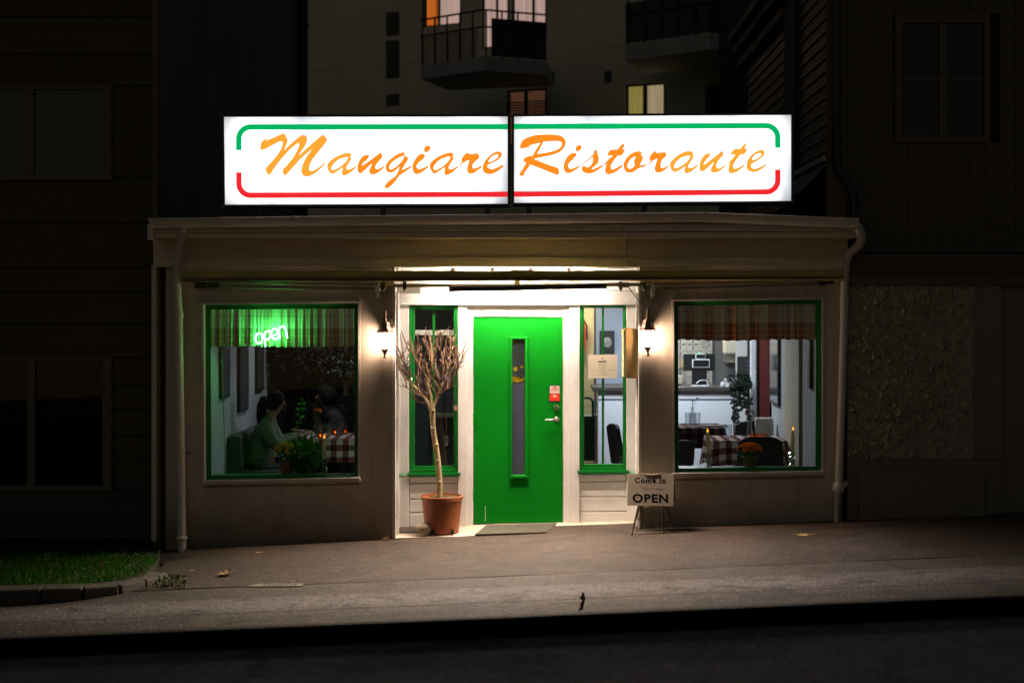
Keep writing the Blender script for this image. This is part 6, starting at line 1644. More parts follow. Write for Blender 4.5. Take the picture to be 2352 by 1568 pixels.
def chair(x, y_, rz, label, h=.86, w_=.44, m=CHAIRM):
    t = thing('dining_chair', label, 'chair', (x, y_, zi0), 'dining chairs')
    def o(name, b, mm, bev=.02):
        q = b.build(name, mm, None, bevel=bev, seg=3); q.parent = t; return q
    o('seat', MB().box(-w_ / 2, w_ / 2, -.21, .22, .42, .49), m)
    b = MB(); n_ = 8
    def bk(u_, v_): return Vector(((u_ - .5) * w_ * (1 - .12 * v_ * v_), -.20 - .07 * v_ + .03 * math.cos((u_ - .5) * 2.6), .40 + (h - .40) * (v_ - .10 * v_ * (2 * u_ - 1) ** 4)))
    vs = [bk(i / n_, j / n_) for j in range(n_ + 1) for i in range(n_ + 1)]; m_ = len(vs); vs2 = [p_ + Vector((0, -.045, 0)) for p_ in vs]
    fs = [(j*(n_+1)+i, j*(n_+1)+i+1, (j+1)*(n_+1)+i+1, (j+1)*(n_+1)+i) for j in range(n_) for i in range(n_)]
    fs2 = [tuple(m_ + k_ for k_ in f_[::-1]) for f_ in fs]
    edge = [i for i in range(n_ + 1)] + [(j + 1) * (n_ + 1) - 1 for j in range(1, n_ + 1)] + [n_ * (n_ + 1) + i for i in range(n_ - 1, -1, -1)] + [j * (n_ + 1) for j in range(n_ - 1, 0, -1)]
    fe = [(edge[i], m_ + edge[i], m_ + edge[(i + 1) % len(edge)], edge[(i + 1) % len(edge)]) for i in range(len(edge))]
    b.add(vs + vs2, fs + fs2 + fe); o('backrest', b, m, .012)
    for lx in (-w_ / 2 + .03, w_ / 2 - .03):
        for ly in (-.18, .19): o('leg', MB().box(lx - .018, lx + .018, ly - .018, ly + .018, 0, .419), LEGB, .003)
    t.rotation_euler = (0, 0, rz); return t
table(1.86, 2.68, 1.50, 2.18, .755, .26, GING, 'near dining table in the right window, closest to the glass', 'red and white checked cloth on the near table in the right window')
table(1.22, 2.22, 3.05, 3.75, .76, .24, GINGD, 'far dining table standing before the white counter', 'dark checked cloth on the far table before the white counter')
table(-2.62, -1.70, 1.62, 2.35, .765, .25, GING, 'dining table in the left window where the two people sit', 'checked cloth on the table where the two people sit')
chair(2.28, 1.08, 0, 'charcoal upholstered chair with its back to the right window', .89, .50)
chair(2.49, 2.36, R(180), 'chair with a pale coat on its back beyond the near right table', .90, .48)
chair(1.50, 2.62, R(25), 'dark chair at the left edge of the right window', .70, .40)
chair(1.12, 2.55, R(-75), 'dark chair seen through the right side light', .88, .44)
ct2 = MB(); ct2.box(2.50, 2.715, 2.54, 2.62, .58, .925); tag(ct2.build('pale_coat', pm('pale_fabric', (.55, .52, .48), .9, .08), bevel=.03, seg=3), 'pale coat laid over the chair back beyond the near table', 'coat')
# bench along the left wall
BEN = pm('grey_green_upholstery', (.065, .066, .062), .85, .1, 6, 150, .3)
bn = thing('wall_bench', 'grey upholstered bench along the left wall under the pictures', 'bench', (-3.0, 1.9, zi0))
for i, (ya, yb) in enumerate(((.98, 1.46), (1.47, 1.95), (1.96, 2.44), (2.45, 2.95))):
    MB().box(xi0 + .005, xi0 + .13, ya, yb, .50, .87).build('back_cushion', BEN, bn, bevel=.03, seg=3)
    MB().box(xi0 + .005, xi0 + .55, ya, yb, .36, .48).build('seat_cushion', BEN, bn, bevel=.03, seg=3)
MB().box(xi0 + .005, xi0 + .53, .98, 2.95, zi0, .355).build('base', LEGB, bn)
b = MB(); b.prism([(xi0 + .005, .93, 0.0), (xi0 + .54, .93, 0.0), (xi0 + .54, .93, .46), (xi0 + .15, .93, .52), (xi0 + .14, .93, .86), (xi0 + .005, .93, .86)], (0, .045, 0)); b.build('end_panel', BEN, bn, bevel=.012)
# pictures
PICF = pm('black_frame', (.015, .014, .013), .5, .1); PICD = pm('dark_print', (.045, .045, .045), .5, .5, 6)
def picture(wx, side, ya, yb, za, zb, label, m=PICD):
    t = thing('picture', label, 'picture', (wx, (ya + yb) / 2, za)); s_ = side
    a_, b_ = sorted((wx, wx + s_ * .03)); MB().box(a_, b_, ya, yb, za, zb).build('frame', PICF, t, bevel=.004)
    a_, b_ = sorted((wx + s_ * .0305, wx + s_ * .033)); MB().box(a_, b_, ya + .03, yb - .03, za + .03, zb - .03).build('print', m, t)
picture(xi0 + .001, 1, .56, .94, 1.27, 2.1, 'dark framed picture nearest the neon sign on the left wall')
picture(xi0 + .001, 1, 1.40, 1.86, 1.07, 2.1, 'longest dark framed picture on the left wall, middle one of three')
picture(xi0 + .001, 1, 2.32, 2.72, 1.245, 2.1, 'farthest dark framed picture on the left wall above the woman')
picture(xi1 - .001, -1, 2.30, 2.86, 1.08, 2.15, 'tall mirror in a black frame on the right wall', pm('mirror_glass', (.30, .32, .35), .12, .1, 3, 20, 0, metal=.9))
picture(xi1 - .001, -1, .44, .58, 1.38, 2.02, 'narrow black framed picture at the right edge of the right window')
# poster with a vase at the right edge of the left window
b = MB(); pq = (X(795, 4.28), X(830, 4.28), Z(908, 4.28), Z(770, 4.28)); po = thing('poster', 'warm coloured poster with a teal vase at the back of the left dining area', 'poster', (pq[0], 4.28, pq[2]))
MB().box(pq[0], pq[1], 4.27, 4.29, pq[2], pq[3]).build('sheet', pm('poster_ochre', (.75, .38, .10), .6, .3, 5), po)
MB().box(pq[0] - .03, pq[0], 4.262, 4.292, pq[2], pq[3]).build('edge', WHITE, po)
MB().lathe([(.0, 0), (.05, .0), (.075, .06), (.06, .12), (.03, .15)], Vector((pq[0] + .11, 4.262, pq[2] + .02)), 14, cap=False).build('vase_shape', pm('teal_paint', (.02, .25, .30), .5, .1), po, smooth=True)
# picture and shelf in the passage
b = MB(); p = W(*crop(2060, 1040, 1568 / 920.)(255, 350), 4.74); pi = thing('picture', 'small dark framed photograph above the counter behind the paper notice', 'picture', p)
MB().box(p.x - .10, p.x + .10, 5.36, 5.38, p.z - .16, p.z + .16).build('frame', PICF, pi); MB().ball(Vector((p.x, 5.35, p.z)), .06, 12, 8, (1, .15, 1.2)).build('portrait', pm('grey_portrait', (.25, .25, .25), .6, .4, 20), pi, smooth=True)
MB().box(0.775, 1.35, 5.385, 5.47, 1.16, zi1).build('screen_wall', pm('blue_grey_wall', (.30, .34, .42), .7, .04), rs)
rc = thing('red_cylinder', 'red fire extinguisher on the cream passage wall', 'fire extinguisher', Vector((.58, 5.83, 1.62)))
MB().lathe([(0, 0), (.055, 0), (.058, .02), (.058, .36), (.04, .42), (.018, .44)], Vector((.58, 5.83, 1.62)), 18).build('body', pm('red_enamel', (.70, .03, .02), .35, .05), rc, smooth=True)
MB().tube([Vector((.58, 5.83, 2.06)), Vector((.58, 5.80, 2.10)), Vector((.55, 5.79, 2.12))], .014, 8).build('valve', BLACK, rc)
MB().tube([Vector((.60, 5.80, 2.06)), Vector((.66, 5.80, 1.95)), Vector((.66, 5.80, 1.75))], .010, 8).build('hose', BLACK, rc, smooth=True)
yb_ = 3.0
tk = thing('trolley', 'dark green trolley with a bent tube handle behind the right side light', 'trolley', W(1352, 1060, yb_))
a = W(1330, 955, yb_); b_ = W(1366, 1058, yb_)
MB().box(a.x, b_.x, yb_, yb_ + .4, b_.z, a.z).build('box_body', pm('dark_green_paint', (.006, .035, .022), .5, .1), tk, bevel=.012)
MB().box(b_.x + .002, b_.x + .03, yb_ - .01, yb_ + .02, b_.z - .06, a.z + .02).build('upright', pm('pale_wood', (.5, .4, .22), .6, .1), tk)
MB().tube([W(1342, 913, yb_), W(1356, 914, yb_), W(1362, 922, yb_), W(1362, 956, yb_)], .016, 8).build('tube_handle', pm('green_tube', (.01, .12, .06), .4, .1), tk, smooth=True)
yw = MB().box(.16, .30, 5.86, 5.88, 1.70, 1.86); tag(yw.build('yellow_sign', pm('yellow_card', (.7, .5, .02), .6, .05)), 'small yellow card on the cream passage wall', 'sign')
lw_ = MB().box(.34, .52, 5.80, 5.89, 1.30, 1.62); tag(lw_.build('dispenser_box', WHITE, bevel=.02), 'white wall box on the cream passage wall', 'dispenser')

# table things
def tumbler(p, r_=.035, h=.11): 
    return MB().lathe([(0, .004), (r_ * .8, 0), (r_, h), (r_ * .94, h), (r_ * .76, .012), (0, .012)], p, 14, cap=False)
def glass_at(x, y_, z_, label, r_=.035, h=.11):
    return tag(tumbler(Vector((x, y_, z_)), r_, h).build('tumbler', TUMBLER, smooth=True, origin=(x, y_, z_)), label, 'glass', 'glasses on the dining tables')
def vase(x, y_, z_, label, m, seed, h=.16):
    t = thing('bud_vase', label, 'vase', (x, y_, z_)); p = Vector((x, y_, z_)); rq_ = random.Random(seed)
    MB().lathe([(0, .004), (.032, 0), (.036, .05), (.018, h * .8), (.024, h), (.021, h), (.015, h * .8), (.032, .05), (0, .01)], p, 14, cap=False).build('glass_body', TUMBLER, t, smooth=True)
    for i in range(4):
        q = p + Vector((rq_.gauss(0, .035), rq_.gauss(0, .03), h + .05 + rq_.uniform(0, .07))); MB().tube([p + Vector((0, 0, h * .4)), p + Vector((0, 0, h)), q], .003, 5).build('stem', LEAFD, t)
        b = MB()
        for k_ in range(9):
            a_ = 6.283 * k_ / 9; dv = Vector((math.cos(a_), math.sin(a_), .6)) * .026; ev = Vector((-math.sin(a_), math.cos(a_), 0)) * .009; b.add([q, q + dv * .6 + ev, q + dv, q + dv * .6 - ev], [(0, 1, 2, 3)])
        b.build('flower', m if i else LEAFD, t)
def tealight(x, y_, z_, label, st=5.0):
    t = thing('tea_light', label, 'candle', (x, y_, z_), 'tea lights on the dining tables'); p = Vector((x, y_, z_))
    MB().lathe([(0, .003), (.032, 0), (.038, .07), (.035, .07), (.029, .01), (0, .01)], p, 14, cap=False).build('glass_cup', glass_mat('amber_glass', (1, .6, .3), 1.5, .05, 2), t, smooth=True)
    MB().lathe([(.002, .022), (.006, .028), (.0045, .036), (0, .046)], p, 8).build('flame', emit('tea_flame', (1, .35, .08), st * 1.3), t, smooth=True)
dz = .001
D7 = lambda x, y_, d_: W(*c7(x, y_), d_)
for x, d_, lb in ((525, 1.85, 'tumbler at the left corner of the near table in the right window'), (835, 1.75, 'tumbler beside the pale coat on the near table in the right window')):
    q = D7(x, 1170, d_); glass_at(q.x, d_, .755 + dz, lb, .040, .15)
for x, lb in ((205, 'left tumbler of the three on the far dark table'), (240, 'front middle tumbler of the three on the far dark table'), (278, 'right tumbler of the three on the far dark table')):
    q = D7(x, 1100, 3.25 - (.06 if x == 240 else 0)); glass_at(q.x, q.y, .76 + dz, lb, .042, .17)
q = D7(690, 1170, 2.0); vase(q.x, 2.0, .756, 'slim glass vase with red and yellow flowers on the near right table', pm('mixed_petal', (.5, .08, .03), .7, .4), 3, .19)
q = D7(240, 1080, 3.5); vase(q.x, 3.5, .761, 'dark flowers in a vase behind the three tumblers', pm('grey_petal', (.10, .09, .09), .7, .3), 4, .22)
for x, st, lb in ((715, .8, 'dim amber tea light on the near right table'), (762, 5, 'bright tea light in the middle of the near right table'), (806, 1.2, 'small tea light beside the right tumbler on the near right table')):
    q = D7(x, 1165, 1.62 + (.05 if x == 715 else 0)); tealight(q.x, q.y, .756, lb, st)
b = MB(); q = D7(410, 1095, 3.3); b.box(q.x - .16, q.x + .16, 3.2, 3.42, .7605, .775); tag(b.build('menu_folder', BLACK, bevel=.003), 'black menu folder lying on the far dark table', 'menu')
c8 = lambda x, y_, d_: W(*cP(x, y_), d_)
for x, d_, lb, r_, h in ((835, 1.80, 'wide tumbler by the orange flower on the couple table', .045, .14), (970, 1.75, 'tumbler right behind the candle on the couple table', .045, .16), (1160, 2.05, 'tall glass at the right of the couple table', .05, .16), (1050, 2.2, 'short glass at the middle of the couple table', .045, .10), (1240, 2.25, 'small glass at the far right of the couple table', .035, .12)):
    q = c8(x, 800, d_); glass_at(q.x, d_, .766, lb, r_, h)
q = c8(870, 800, 2.1); vase(q.x, 2.1, .766, 'vase with an orange flower on the couple table', ORA, 12, .18)
q = c8(1180, 800, 2.28); vase(q.x, 2.28, .766, 'vase of dark flowers at the right of the couple table', pm('dusky_petal', (.12, .07, .07), .7, .3), 13, .2)
for x, d_, st, lb in ((872, 1.70, 5, 'tea light nearest the window candle on the couple table'), (1092, 2.12, 3, 'tea light in the middle of the couple table'), (1245, 2.18, 2, 'tea light at the right end of the couple table')):
    q = c8(x, 800, d_); tealight(q.x, d_, .766, lb, st)

# counter things
def ctr(x, y_, d_=4.9): return W(*c7(x, y_), d_)
SCR = pm('black_plastic', (.012, .012, .013), .35, .1, 5, 60, .02); BEZ = pm('white_plastic', (.62, .63, .66), .4, .04, 5, 60, .02)
p = ctr(297, 785); ps = thing('till_terminal', 'black till screen with a small white framed customer display on the counter', 'till', (p.x, p.y, 1.156))
m_ = MB(); a, b_ = ctr(172, 525), ctr(420, 662); m_.box(a.x, b_.x, 4.92, 4.97, b_.z, a.z); m_.build('screen', SCR, ps, bevel=.01)
a, b_ = ctr(240, 645), ctr(358, 778); m_ = MB(); m_.box(a.x, b_.x, 4.93, 5.02, 1.158, a.z); m_.build('stand', SCR, ps, bevel=.02)
a, b_ = ctr(238, 570), ctr(377, 637); m_ = MB(); m_.box(a.x, b_.x, 4.895, 4.919, b_.z, a.z); m_.build('customer_display', BEZ, ps, bevel=.008)
a, b_ = ctr(246, 576), ctr(369, 628); m_ = MB(); m_.box(a.x, b_.x, 4.889, 4.894, b_.z, a.z); m_.build('display_glass', SCR, ps)
a, b_ = ctr(264, 527), ctr(344, 568); m_ = MB(); m_.box(a.x, b_.x, 4.900, 4.919, b_.z, a.z); m_.build('card_reader', BEZ, ps, bevel=.006)
a, b_ = ctr(270, 530), ctr(339, 562); m_ = MB(); m_.box(a.x, b_.x, 4.895, 4.8995, b_.z, a.z); m_.build('reader_glass', SCR, ps)
a, b_ = ctr(282, 517), ctr(300, 526); m_ = MB(); m_.box(a.x, b_.x, 4.905, 4.915, b_.z, a.z); m_.build('status_light', emit('status_green', (.05, 1, .45), 1.1), ps)
m_ = MB(); m_.tube([ctr(270, 760, 4.85), ctr(300, 735, 4.85), ctr(350, 735, 4.85), ctr(365, 780, 4.85)], .006, 6); m_.build('till_cable', BEZ, ps, smooth=True)
a, b_ = ctr(228, 778), ctr(362, 792); m_ = MB(); m_.box(a.x, b_.x, 4.80, 4.90, 1.157, a.z + .01); m_.build('base', BEZ, ps, bevel=.004)
a, b_ = ctr(492, 705), ctr(537, 788); ph_ = thing('desk_phone', 'grey cordless phone standing at the end of the counter', 'phone', (a.x, 4.85, 1.156)); m_ = MB(); m_.box(a.x + .01, b_.x - .01, 4.84, 4.87, 1.157, a.z); m_.build('handset', GREYM, ph_, bevel=.01); m_ = MB(); m_.box(a.x + .025, b_.x - .025, 4.834, 4.839, a.z - .10, a.z - .04); m_.build('phone_screen', SCR, ph_)
a, b_ = ctr(483, 425, 6.45), ctr(604, 620, 6.45); dp = thing('towel_dispenser', 'white paper towel dispenser on the tiled wall', 'dispenser', (a.x, 6.45, b_.z))
DISP = pm('ivory_plastic', (.72, .68, .56), .4, .03)
zmid = ctr(0, 530, 6.45).z; m_ = MB(); m_.box(a.x, b_.x, 6.38, 6.55, zmid, a.z + .02); m_.build('cover', DISP, dp, bevel=.03, seg=3); m_ = MB(); m_.box(a.x, b_.x, 6.42, 6.55, zmid - .11, zmid - .001); m_.build('window_band', GREYM, dp, bevel=.005); m_ = MB(); m_.box(a.x + .03, b_.x - .03, 6.39, 6.55, b_.z + .05, zmid - .111); m_.build('tray', DISP, dp, bevel=.03, seg=3)
a, b_ = ctr(126, 660, 5.1), ctr(186, 788, 5.1); gb_ = tag(MB().box(a.x - .1, b_.x, 5.05, 5.2, 1.157, a.z).build('glass_cabinet', TUMBLER), 'small glass cabinet on the counter left of the till', 'cabinet')
tag(MB().box(a.x - .05, b_.x - .03, 5.08, 5.18, 1.158, a.z - .06).build('bread_loaf', pm('pale_bread', (.6, .5, .38), .8, .1), bevel=.03, seg=3), 'pale loaf inside the small glass cabinet on the counter', 'food')
a = ctr(150, 640, 5.3); sh = thing('steel_shelf', 'steel shelf with jars on the wall left of the till', 'shelf', a); MB().box(a.x - .25, a.x + .10, 5.25, 5.38, a.z - .012, a.z + .01).build('board', STEEL, sh)
tag(MB().lathe([(0, 0), (.04, 0), (.045, .07), (.03, .10), (.03, .12)], Vector((a.x + .02, 5.30, a.z + .011)), 14).build('jar', pm('brown_jar', (.35, .25, .14), .3, .1), smooth=True), 'small brown jar on the steel shelf', 'jar')
p = ctr(478, 770, 4.9); tag(MB().ball(p, .03, 12, 8, (1, 1, 1.5)).build('shaker_body', BEZ, smooth=True), 'round white shaker beside the phone on the counter', 'shaker')
# hanging ivy on the end of the counter
iv = thing('hanging_ivy', 'dark ivy trailing down from the right end of the counter', 'plant', ctr(600, 800, 4.7))
IVY = pm('ivy_leaf', (.010, .018, .011), .8, .3, spec=0.15)
foliage(iv, ctr(590, 740, 4.72), (.15, .12, .11), 170, .06, IVY, 31)
b = MB(); rq = random.Random(8)
for x0, x1, ye_, yt in ((560, 575, 1060, 800), (585, 600, 1120, 800), (610, 620, 950, 790), (645, 655, 930, 760), (670, 680, 1020, 700), (685, 695, 1070, 690), (660, 690, 760, 690)):
    L_ = [ctr(x0 + (x1 - x0) * t / 12, yt + (ye_ - yt) * t / 12, 4.66) + Vector((rq.gauss(0, .008), rq.gauss(0, .008), 0)) for t in range(13)]; b.tube(L_, .003, 4)
    for p in L_:
        for k_ in range(3): leaf_shape(b, p, Vector((rq.gauss(0, 1), -.4, rq.gauss(-.5, .6))), Vector((0, -1, .4)), .055, .017)
tag(b.build('trails', IVY, iv), kind='stuff'); MB().lathe([(0, 0), (.07, 0), (.09, .11), (.08, .11)], Vector((ctr(590, 0, 4.78).x - .08, 4.80, 1.156)), 16, cap=False).build('pot', BEZ, iv, smooth=True)
# bright doorway and chalkboard beyond the counter
MB().box(X(1690, 6.3), X(1716, 6.3), 6.3, 6.32, zi0, 2.4).build('white_door', pm('white_door', (.8, .82, .86), .5, .03), rs)
a, b_ = ctr(594, 548, 5.6), ctr(690, 700, 5.6); cb = thing('chalkboard', 'dark chalkboard with faint writing beside the doorway', 'board', (a.x, 5.6, b_.z)); MB().box(a.x, b_.x, 5.60, 5.62, b_.z - .2, a.z).build('slate', pm('slate_board', (.03, .032, .036), .7, .2, 6), cb)
m_ = MB(); rq = random.Random(2)
for i in range(5):
    z_ = a.z - .07 - i * .055; m_.tube([Vector((a.x + .12 + t * .016, 5.597, z_ + rq.gauss(0, .006))) for t in range(int(rq.uniform(4, 8)))], .002, 4)
m_.build('chalk_marks', pm('chalk', (.35, .36, .38), .9, .05), cb)

# dark olive tree in a tub at the back of the left dining area
ot = thing('olive_tree', 'dark small leaved tree filling the back of the left dining area', 'tree', (-2.75, 3.5, zi0))
MB().lathe([(0, 0), (.2, 0), (.25, .4), (.23, .4)], Vector((-2.75, 3.5, zi0)), 20, cap=False).build('tub', LEGB, ot, smooth=True)
MB().tube([(-2.75, 3.5, .2), (-2.73, 3.5, .8), (-2.8, 3.48, 1.3), (-2.72, 3.45, 1.8)], [.05, .04, .035, .02], 10).build('trunk', BARK, ot, smooth=True)
OLV = pm('olive_leaf', (.012, .015, .010), .75, .4, 20, spec=0.2)
foliage(ot, (-2.78, 3.3, 1.72), (.58, .5, .62), 5200, .075, OLV, 41, 'crown'); foliage(ot, (-2.42, 3.1, 1.62), (.30, .3, .30), 260, .05, pm('olive_leaf_pale', (.07, .08, .06), .4, .3, 20), 42, 'crown')

# inside the entrance hall behind the left side light
MB().box(-1.25, -.92, 2.2, 2.24, 1.0, 1.32).build('blue_panel', pm('blue_grey_panel', (.10, .12, .16), .7, .05), rs)
ms = MB(); a, b_ = W(951, 758, .72), W(1043, 769, .72); ms.box(a.x, b_.x, .70, .74, b_.z, a.z); tag(ms.build('shelf_board', WHITE), 'white shelf edge seen through the left side light', 'shelf')
picture(-1.6, 1, 2.0, 2.6, 1.9, 2.3, 'dark picture above the white shelf edge behind the left side light')
hd_ = thing('hall_cabinet', 'dark cabinet with a pale counter edge behind the bare tree', 'cabinet', W(1010, 1060, 1.5)); a, b_ = W(985, 905, 1.5), W(1046, 1065, 1.5)
MB().box(a.x, b_.x, 1.5, 1.9, b_.z, a.z - .25).build('cabinet_body', SCR, hd_); MB().box(a.x, b_.x, 1.48, 1.92, a.z - .249, a.z - .22).build('cabinet_top', GREYM, hd_); MB().box(a.x + .05, b_.x, 1.75, 1.8, a.z - .219, a.z).build('cabinet_screen', pm('blue_screen', (.09, .11, .16), .5, .1), hd_)

# ------------------------------------------------------------------ people at the left table
SKIN = pm('skin', (.27, .145, .095), .55, .08, 9, 90, .05); HAIR = pm('dark_hair', (.010, .008, .007), .8, .3, 60, 200, .4, stretch=(1, 1, .2), spec=0.12)
def skinned(name, verts, edges, m, parent=None, root=0, sub=2):
    me = bpy.data.meshes.new(name); bm = bmesh.new(); ly = bm.verts.layers.skin.verify(); vv = []
    for i, (p, r_) in enumerate(verts):
        v = bm.verts.new(p); v[ly].radius = (r_, r_) if not isinstance(r_, tuple) else r_; v[ly].use_root = (i == root); vv.append(v)
    for a_, b_ in edges: bm.edges.new((vv[a_], vv[b_]))
    bm.to_mesh(me); bm.free(); me.materials.append(m)
    o = bpy.data.objects.new(name, me); COL.objects.link(o)
    if parent: o.parent = parent
    s_ = o.modifiers.new('skin', 'SKIN'); s_.use_smooth_shade = True; s_.branch_smoothing = .6
    d_ = o.modifiers.new('sub', 'SUBSURF'); d_.levels = sub; d_.render_levels = sub
    return o
def chain(V, E, start, pts):
    prev = start
    for p, r_ in pts:
        V.append((Vector(p), r_)); E.append((prev, len(V) - 1)); prev = len(V) - 1
    return prev
def hand(V, E, wrist, pos, fwd, up, side):
    """palm and five separate bent fingers growing from the wrist vertex; side: +1/-1 thumb side"""
    f = Vector(fwd).normalized(); upv = Vector(up).normalized(); s_ = f.cross(upv).normalized() * side
    p = Vector(pos); palm = chain(V, E, wrist, [(p + f * .035, (.030, .017)), (p + f * .075, (.034, .015))])
    for k_, (o_, l_) in enumerate(((.030, .072), (.010, .082), (-.010, .076), (-.029, .058))):
        b_ = p + f * .082 + s_ * o_
        chain(V, E, palm, [(b_ + f * .012, .0095), (b_ + f * l_ * .5 - upv * .006, .0085), (b_ + f * l_ * .82 - upv * .022, .0075), (b_ + f * l_ * .95 - upv * .036, .006)])
    chain(V, E, palm - 1, [(p + f * .035 + s_ * .040 - upv * .008, .011), (p + f * .066 + s_ * .056 - upv * .016, .0095), (p + f * .090 + s_ * .056 - upv * .024, .0075)])
def person(label, loc, rz, lean_, cloth, trous, hair_kind, arms, scale=1.0, head_pitch=0.0):
    # local frame: seated on z = .46, facing +x
    V, E = [], []
    V.append((Vector((0, 0, .56)), .13))
    ch_ = chain(V, E, 0, [((.02 + lean_ * .25, 0, .70), (.135, .11)), ((.03 + lean_ * .55, 0, .86), (.15, .115)), ((.03 + lean_ * .8, 0, .98), (.145, .10))]); chest = ch_
    nk = chain(V, E, chest, [((.035 + lean_ * .95, 0, 1.07), .06), ((.055 + lean_ * 1.05, 0, 1.13), .052)])
    hx_, hz_ = .085 + lean_ * 1.15, 1.215
    chain(V, E, nk, [((hx_ - .012, 0, hz_ - .055), (.062, .066)), ((hx_ - .008, 0, hz_ + .01), (.078, .088)), ((hx_ - .01, 0, hz_ + .065), (.066, .076)), ((hx_ - .012, 0, hz_ + .10), (.03, .035))])
    for sy in (-1, 1):
        el, wr_ = arms[0 if sy < 0 else 1]
        sh_ = chain(V, E, chest, [((.02 + lean_ * .8, sy * .165, .985), .058)])
        e_ = chain(V, E, sh_, [((Vector((.02 + lean_ * .8, sy * .19, .94)) * .5 + Vector(el) * .5), .046), (el, .040)])
        w2 = chain(V, E, e_, [((Vector(el) * .5 + Vector(wr_) * .5), .037), (wr_, .026)])
        hand(V, E, w2, wr_, (Vector(wr_) - Vector(el)), (0, 0, 1), -sy)
        h_ = chain(V, E, 0, [((.10, sy * .10, .52), .085), ((.30, sy * .11, .53), .072), ((.46, sy * .11, .50), .056), ((.47, sy * .11, .28), .050), ((.45, sy * .11, .10), .036)])
        chain(V, E, h_, [((.50, sy * .11, .045), .034), ((.60, sy * .12, .035), .03)])
    V = [(p * scale, tuple(q * scale for q in r_) if isinstance(r_, tuple) else r_ * scale) for p, r_ in V]
    body = skinned('person', V, E, SKIN); body.location = loc; body.rotation_euler = (0, 0, rz); tag(body, label, 'person')
    H = Vector((hx_, 0, hz_)) * scale; s_ = scale
    # face features
    f = MB(); f.ball(H + Vector((.076, 0, -.012)) * s_, .016 * s_, 8, 6, (1.1, .75, 1.5)); q = f.build('nose', SKIN, None, smooth=True); q.parent = body
    for sy in (-1, 1):
        q = MB().ball(H + Vector((.064, sy * .030, .014)) * s_, .0100 * s_, 8, 6).build('eye', pm('eye_white', (.28, .26, .24), .4, .02), None, smooth=True); q.parent = body
        q = MB().ball(H + Vector((.0715, sy * .030, .014)) * s_, .0055 * s_, 8, 6).build('pupil', PICF, None, smooth=True); q.parent = body
        q = MB().ball(H + Vector((-.012, sy * .076, -.006)) * s_, .020 * s_, 8, 6, (.7, .35, 1.2)).build('ear', SKIN, None, smooth=True); q.parent = body
    q = MB().ball(H + Vector((.066, 0, -.058)) * s_, .02 * s_, 8, 6, (.6, 1.1, .38)).build('mouth', pm('lips', (.30, .09, .08), .5, .05), None, smooth=True); q.parent = body
    # hair cap
    hv = MB(); n_ = 18
    def cap(u_, v_):
        a_ = -math.pi + 2 * math.pi * u_; front = math.cos(a_); lim = 2.35 - 1.22 * max(0, front) ** 1.5 ; th_ = lim * v_
        r_ = Vector((.104, .094, .116)); return H + Vector((-.014 + r_.x * math.sin(th_) * math.cos(a_), r_.y * math.sin(th_) * math.sin(a_), .018 + r_.z * math.cos(th_))) * s_
    hv.grid(cap, 40, 16)
    hv.v = [v_ + (v_ - H).normalized() * (.010 * mnoise.noise(v_ * 21) + .006 * mnoise.noise(Vector((v_.x * 16, v_.y * 60, v_.z * 16)))) for v_ in hv.v]
    q = hv.build('hair', HAIR, None, smooth=True); q.parent = body; so_ = q.modifiers.new('thick', 'SOLIDIFY'); so_.thickness = .02; so_.offset = 1
    if hair_kind == 'ponytail':
        q = MB().tube([H + Vector(p_) * s_ for p_ in ((-.085, 0, .05), (-.125, 0, .04), (-.150, 0, -.03), (-.160, .01, -.13), (-.155, .012, -.24), (-.14, .01, -.34))], [.035 * s_, .048 * s_, .054 * s_, .050 * s_, .040 * s_, .010 * s_], 12).build('ponytail', HAIR, None, smooth=True); q.parent = body
        q = MB().tube([H + Vector((-.108, .038 * math.cos(t), .05 + .038 * math.sin(t))) * s_ for t in [i * 6.283 / 10 for i in range(10)]], .008 * s_, 6, closed=True).build('hair_tie', pm('pale_band', (.4, .4, .4), .6, .05), None, smooth=True); q.parent = body
    else:
        q = MB().ball(H + Vector((-.05, 0, .0)) * s_, .112 * s_, 16, 10, (.95, 1.05, 1.1)).build('hair_back', HAIR, None, smooth=True); q.parent = body
    # sweater: same skeleton a little fuller, ending at neck, cuffs and hem
    SV, SE = [], []
    SV.append((Vector((0, 0, .52)), (.185, .185))); c2 = chain(SV, SE, 0, [((.01 + lean_ * .25, 0, .68), (.190, .180)), ((.01 + lean_ * .55, 0, .84), (.198, .175)), ((.02 + lean_ * .8, 0, .985), (.170, .140))])
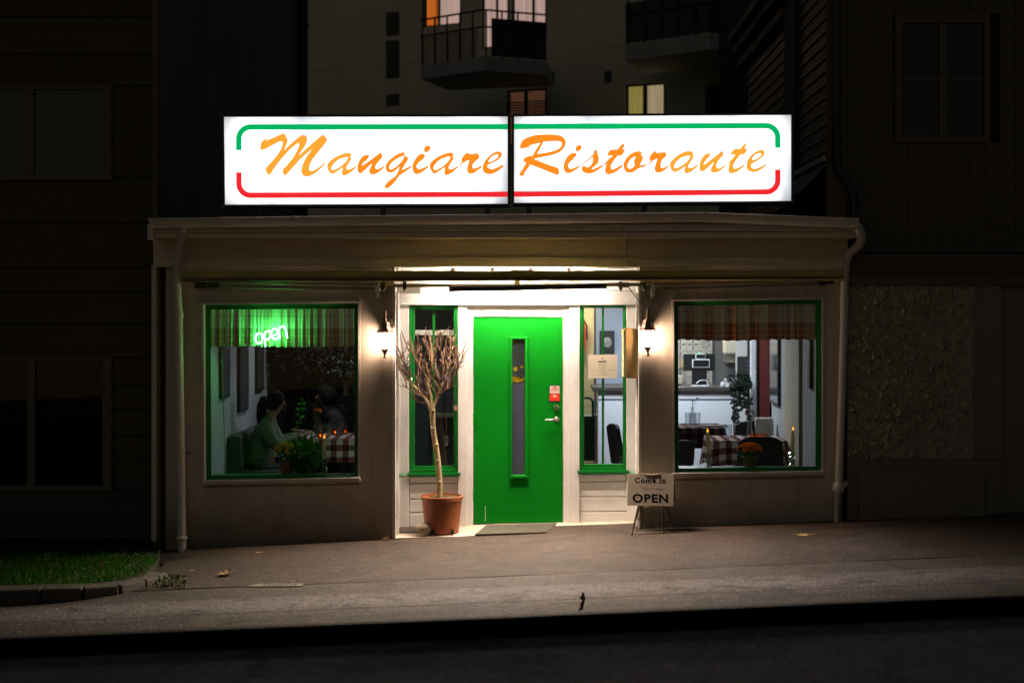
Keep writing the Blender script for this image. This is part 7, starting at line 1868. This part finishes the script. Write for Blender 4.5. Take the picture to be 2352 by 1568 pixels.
    chain(SV, SE, c2, [((.036 + lean_ * .95, 0, 1.075), (.095, .090))])
    for sy in (-1, 1):
        el, wr_ = arms[0 if sy < 0 else 1]
        s2 = chain(SV, SE, c2, [((.02 + lean_ * .8, sy * .185, .975), .100)])
        e2 = chain(SV, SE, s2, [((Vector((.02 + lean_ * .8, sy * .19, .94)) * .5 + Vector(el) * .5), .084), (el, .072)])
        chain(SV, SE, e2, [((Vector(el) * .45 + Vector(wr_) * .55), .052), (Vector(el) * .06 + Vector(wr_) * .94, .040)])
    SV = [(p * scale, tuple(q_ * scale for q_ in r_) if isinstance(r_, tuple) else r_ * scale) for p, r_ in SV]
    skinned('sweater', SV, SE, cloth, body)
    TV, TE = [(Vector((0, 0, .545)), .15)], []
    for sy in (-1, 1): chain(TV, TE, 0, [((.10, sy * .10, .525), .098), ((.30, sy * .11, .53), .084), ((.46, sy * .11, .50), .068), ((.47, sy * .11, .28), .060), ((.455, sy * .11, .12), .050)])
    TV = [(p * scale, r_ * scale) for p, r_ in TV]; skinned('trousers', TV, TE, trous, body)
    for sy in (-1, 1):
        q = MB().ball(Vector((.53, sy * .115, .035)) * s_, .05 * s_, 12, 8, (2.2, .9, .8)).build('shoe', BLACK, None, smooth=True); q.parent = body
    return body
SWG = pm('sage_sweater', (.135, .135, .115), .95, .12, 8, 220, .5); DKC = pm('black_jumper', (.014, .014, .016), .9, .2, 8, 200, .4); JEAN = pm('dark_trousers', (.03, .032, .04), .9, .2, 8, 160, .3)
person('woman with a dark ponytail in a sage sweater sitting on the grey bench', (-3.03, 1.38, zi0 - .085), R(6), .10, SWG, JEAN, 'ponytail', [((.22, -.24, .80), (.42, -.14, .88)), ((.22, .24, .80), (.42, .16, .88))], 1.05)
person('companion with dark hair in a black jumper across the table, facing the woman', (-2.34, 2.85, zi0 - .10), R(205), .10, DKC, JEAN, 'short', [((.20, -.24, .74), (.40, -.14, .82)), ((.20, .24, .74), (.40, .16, .82))], 1.05)
chair(-2.38, 2.89, R(115), 'dark chair the companion in black sits on', .88, .44)
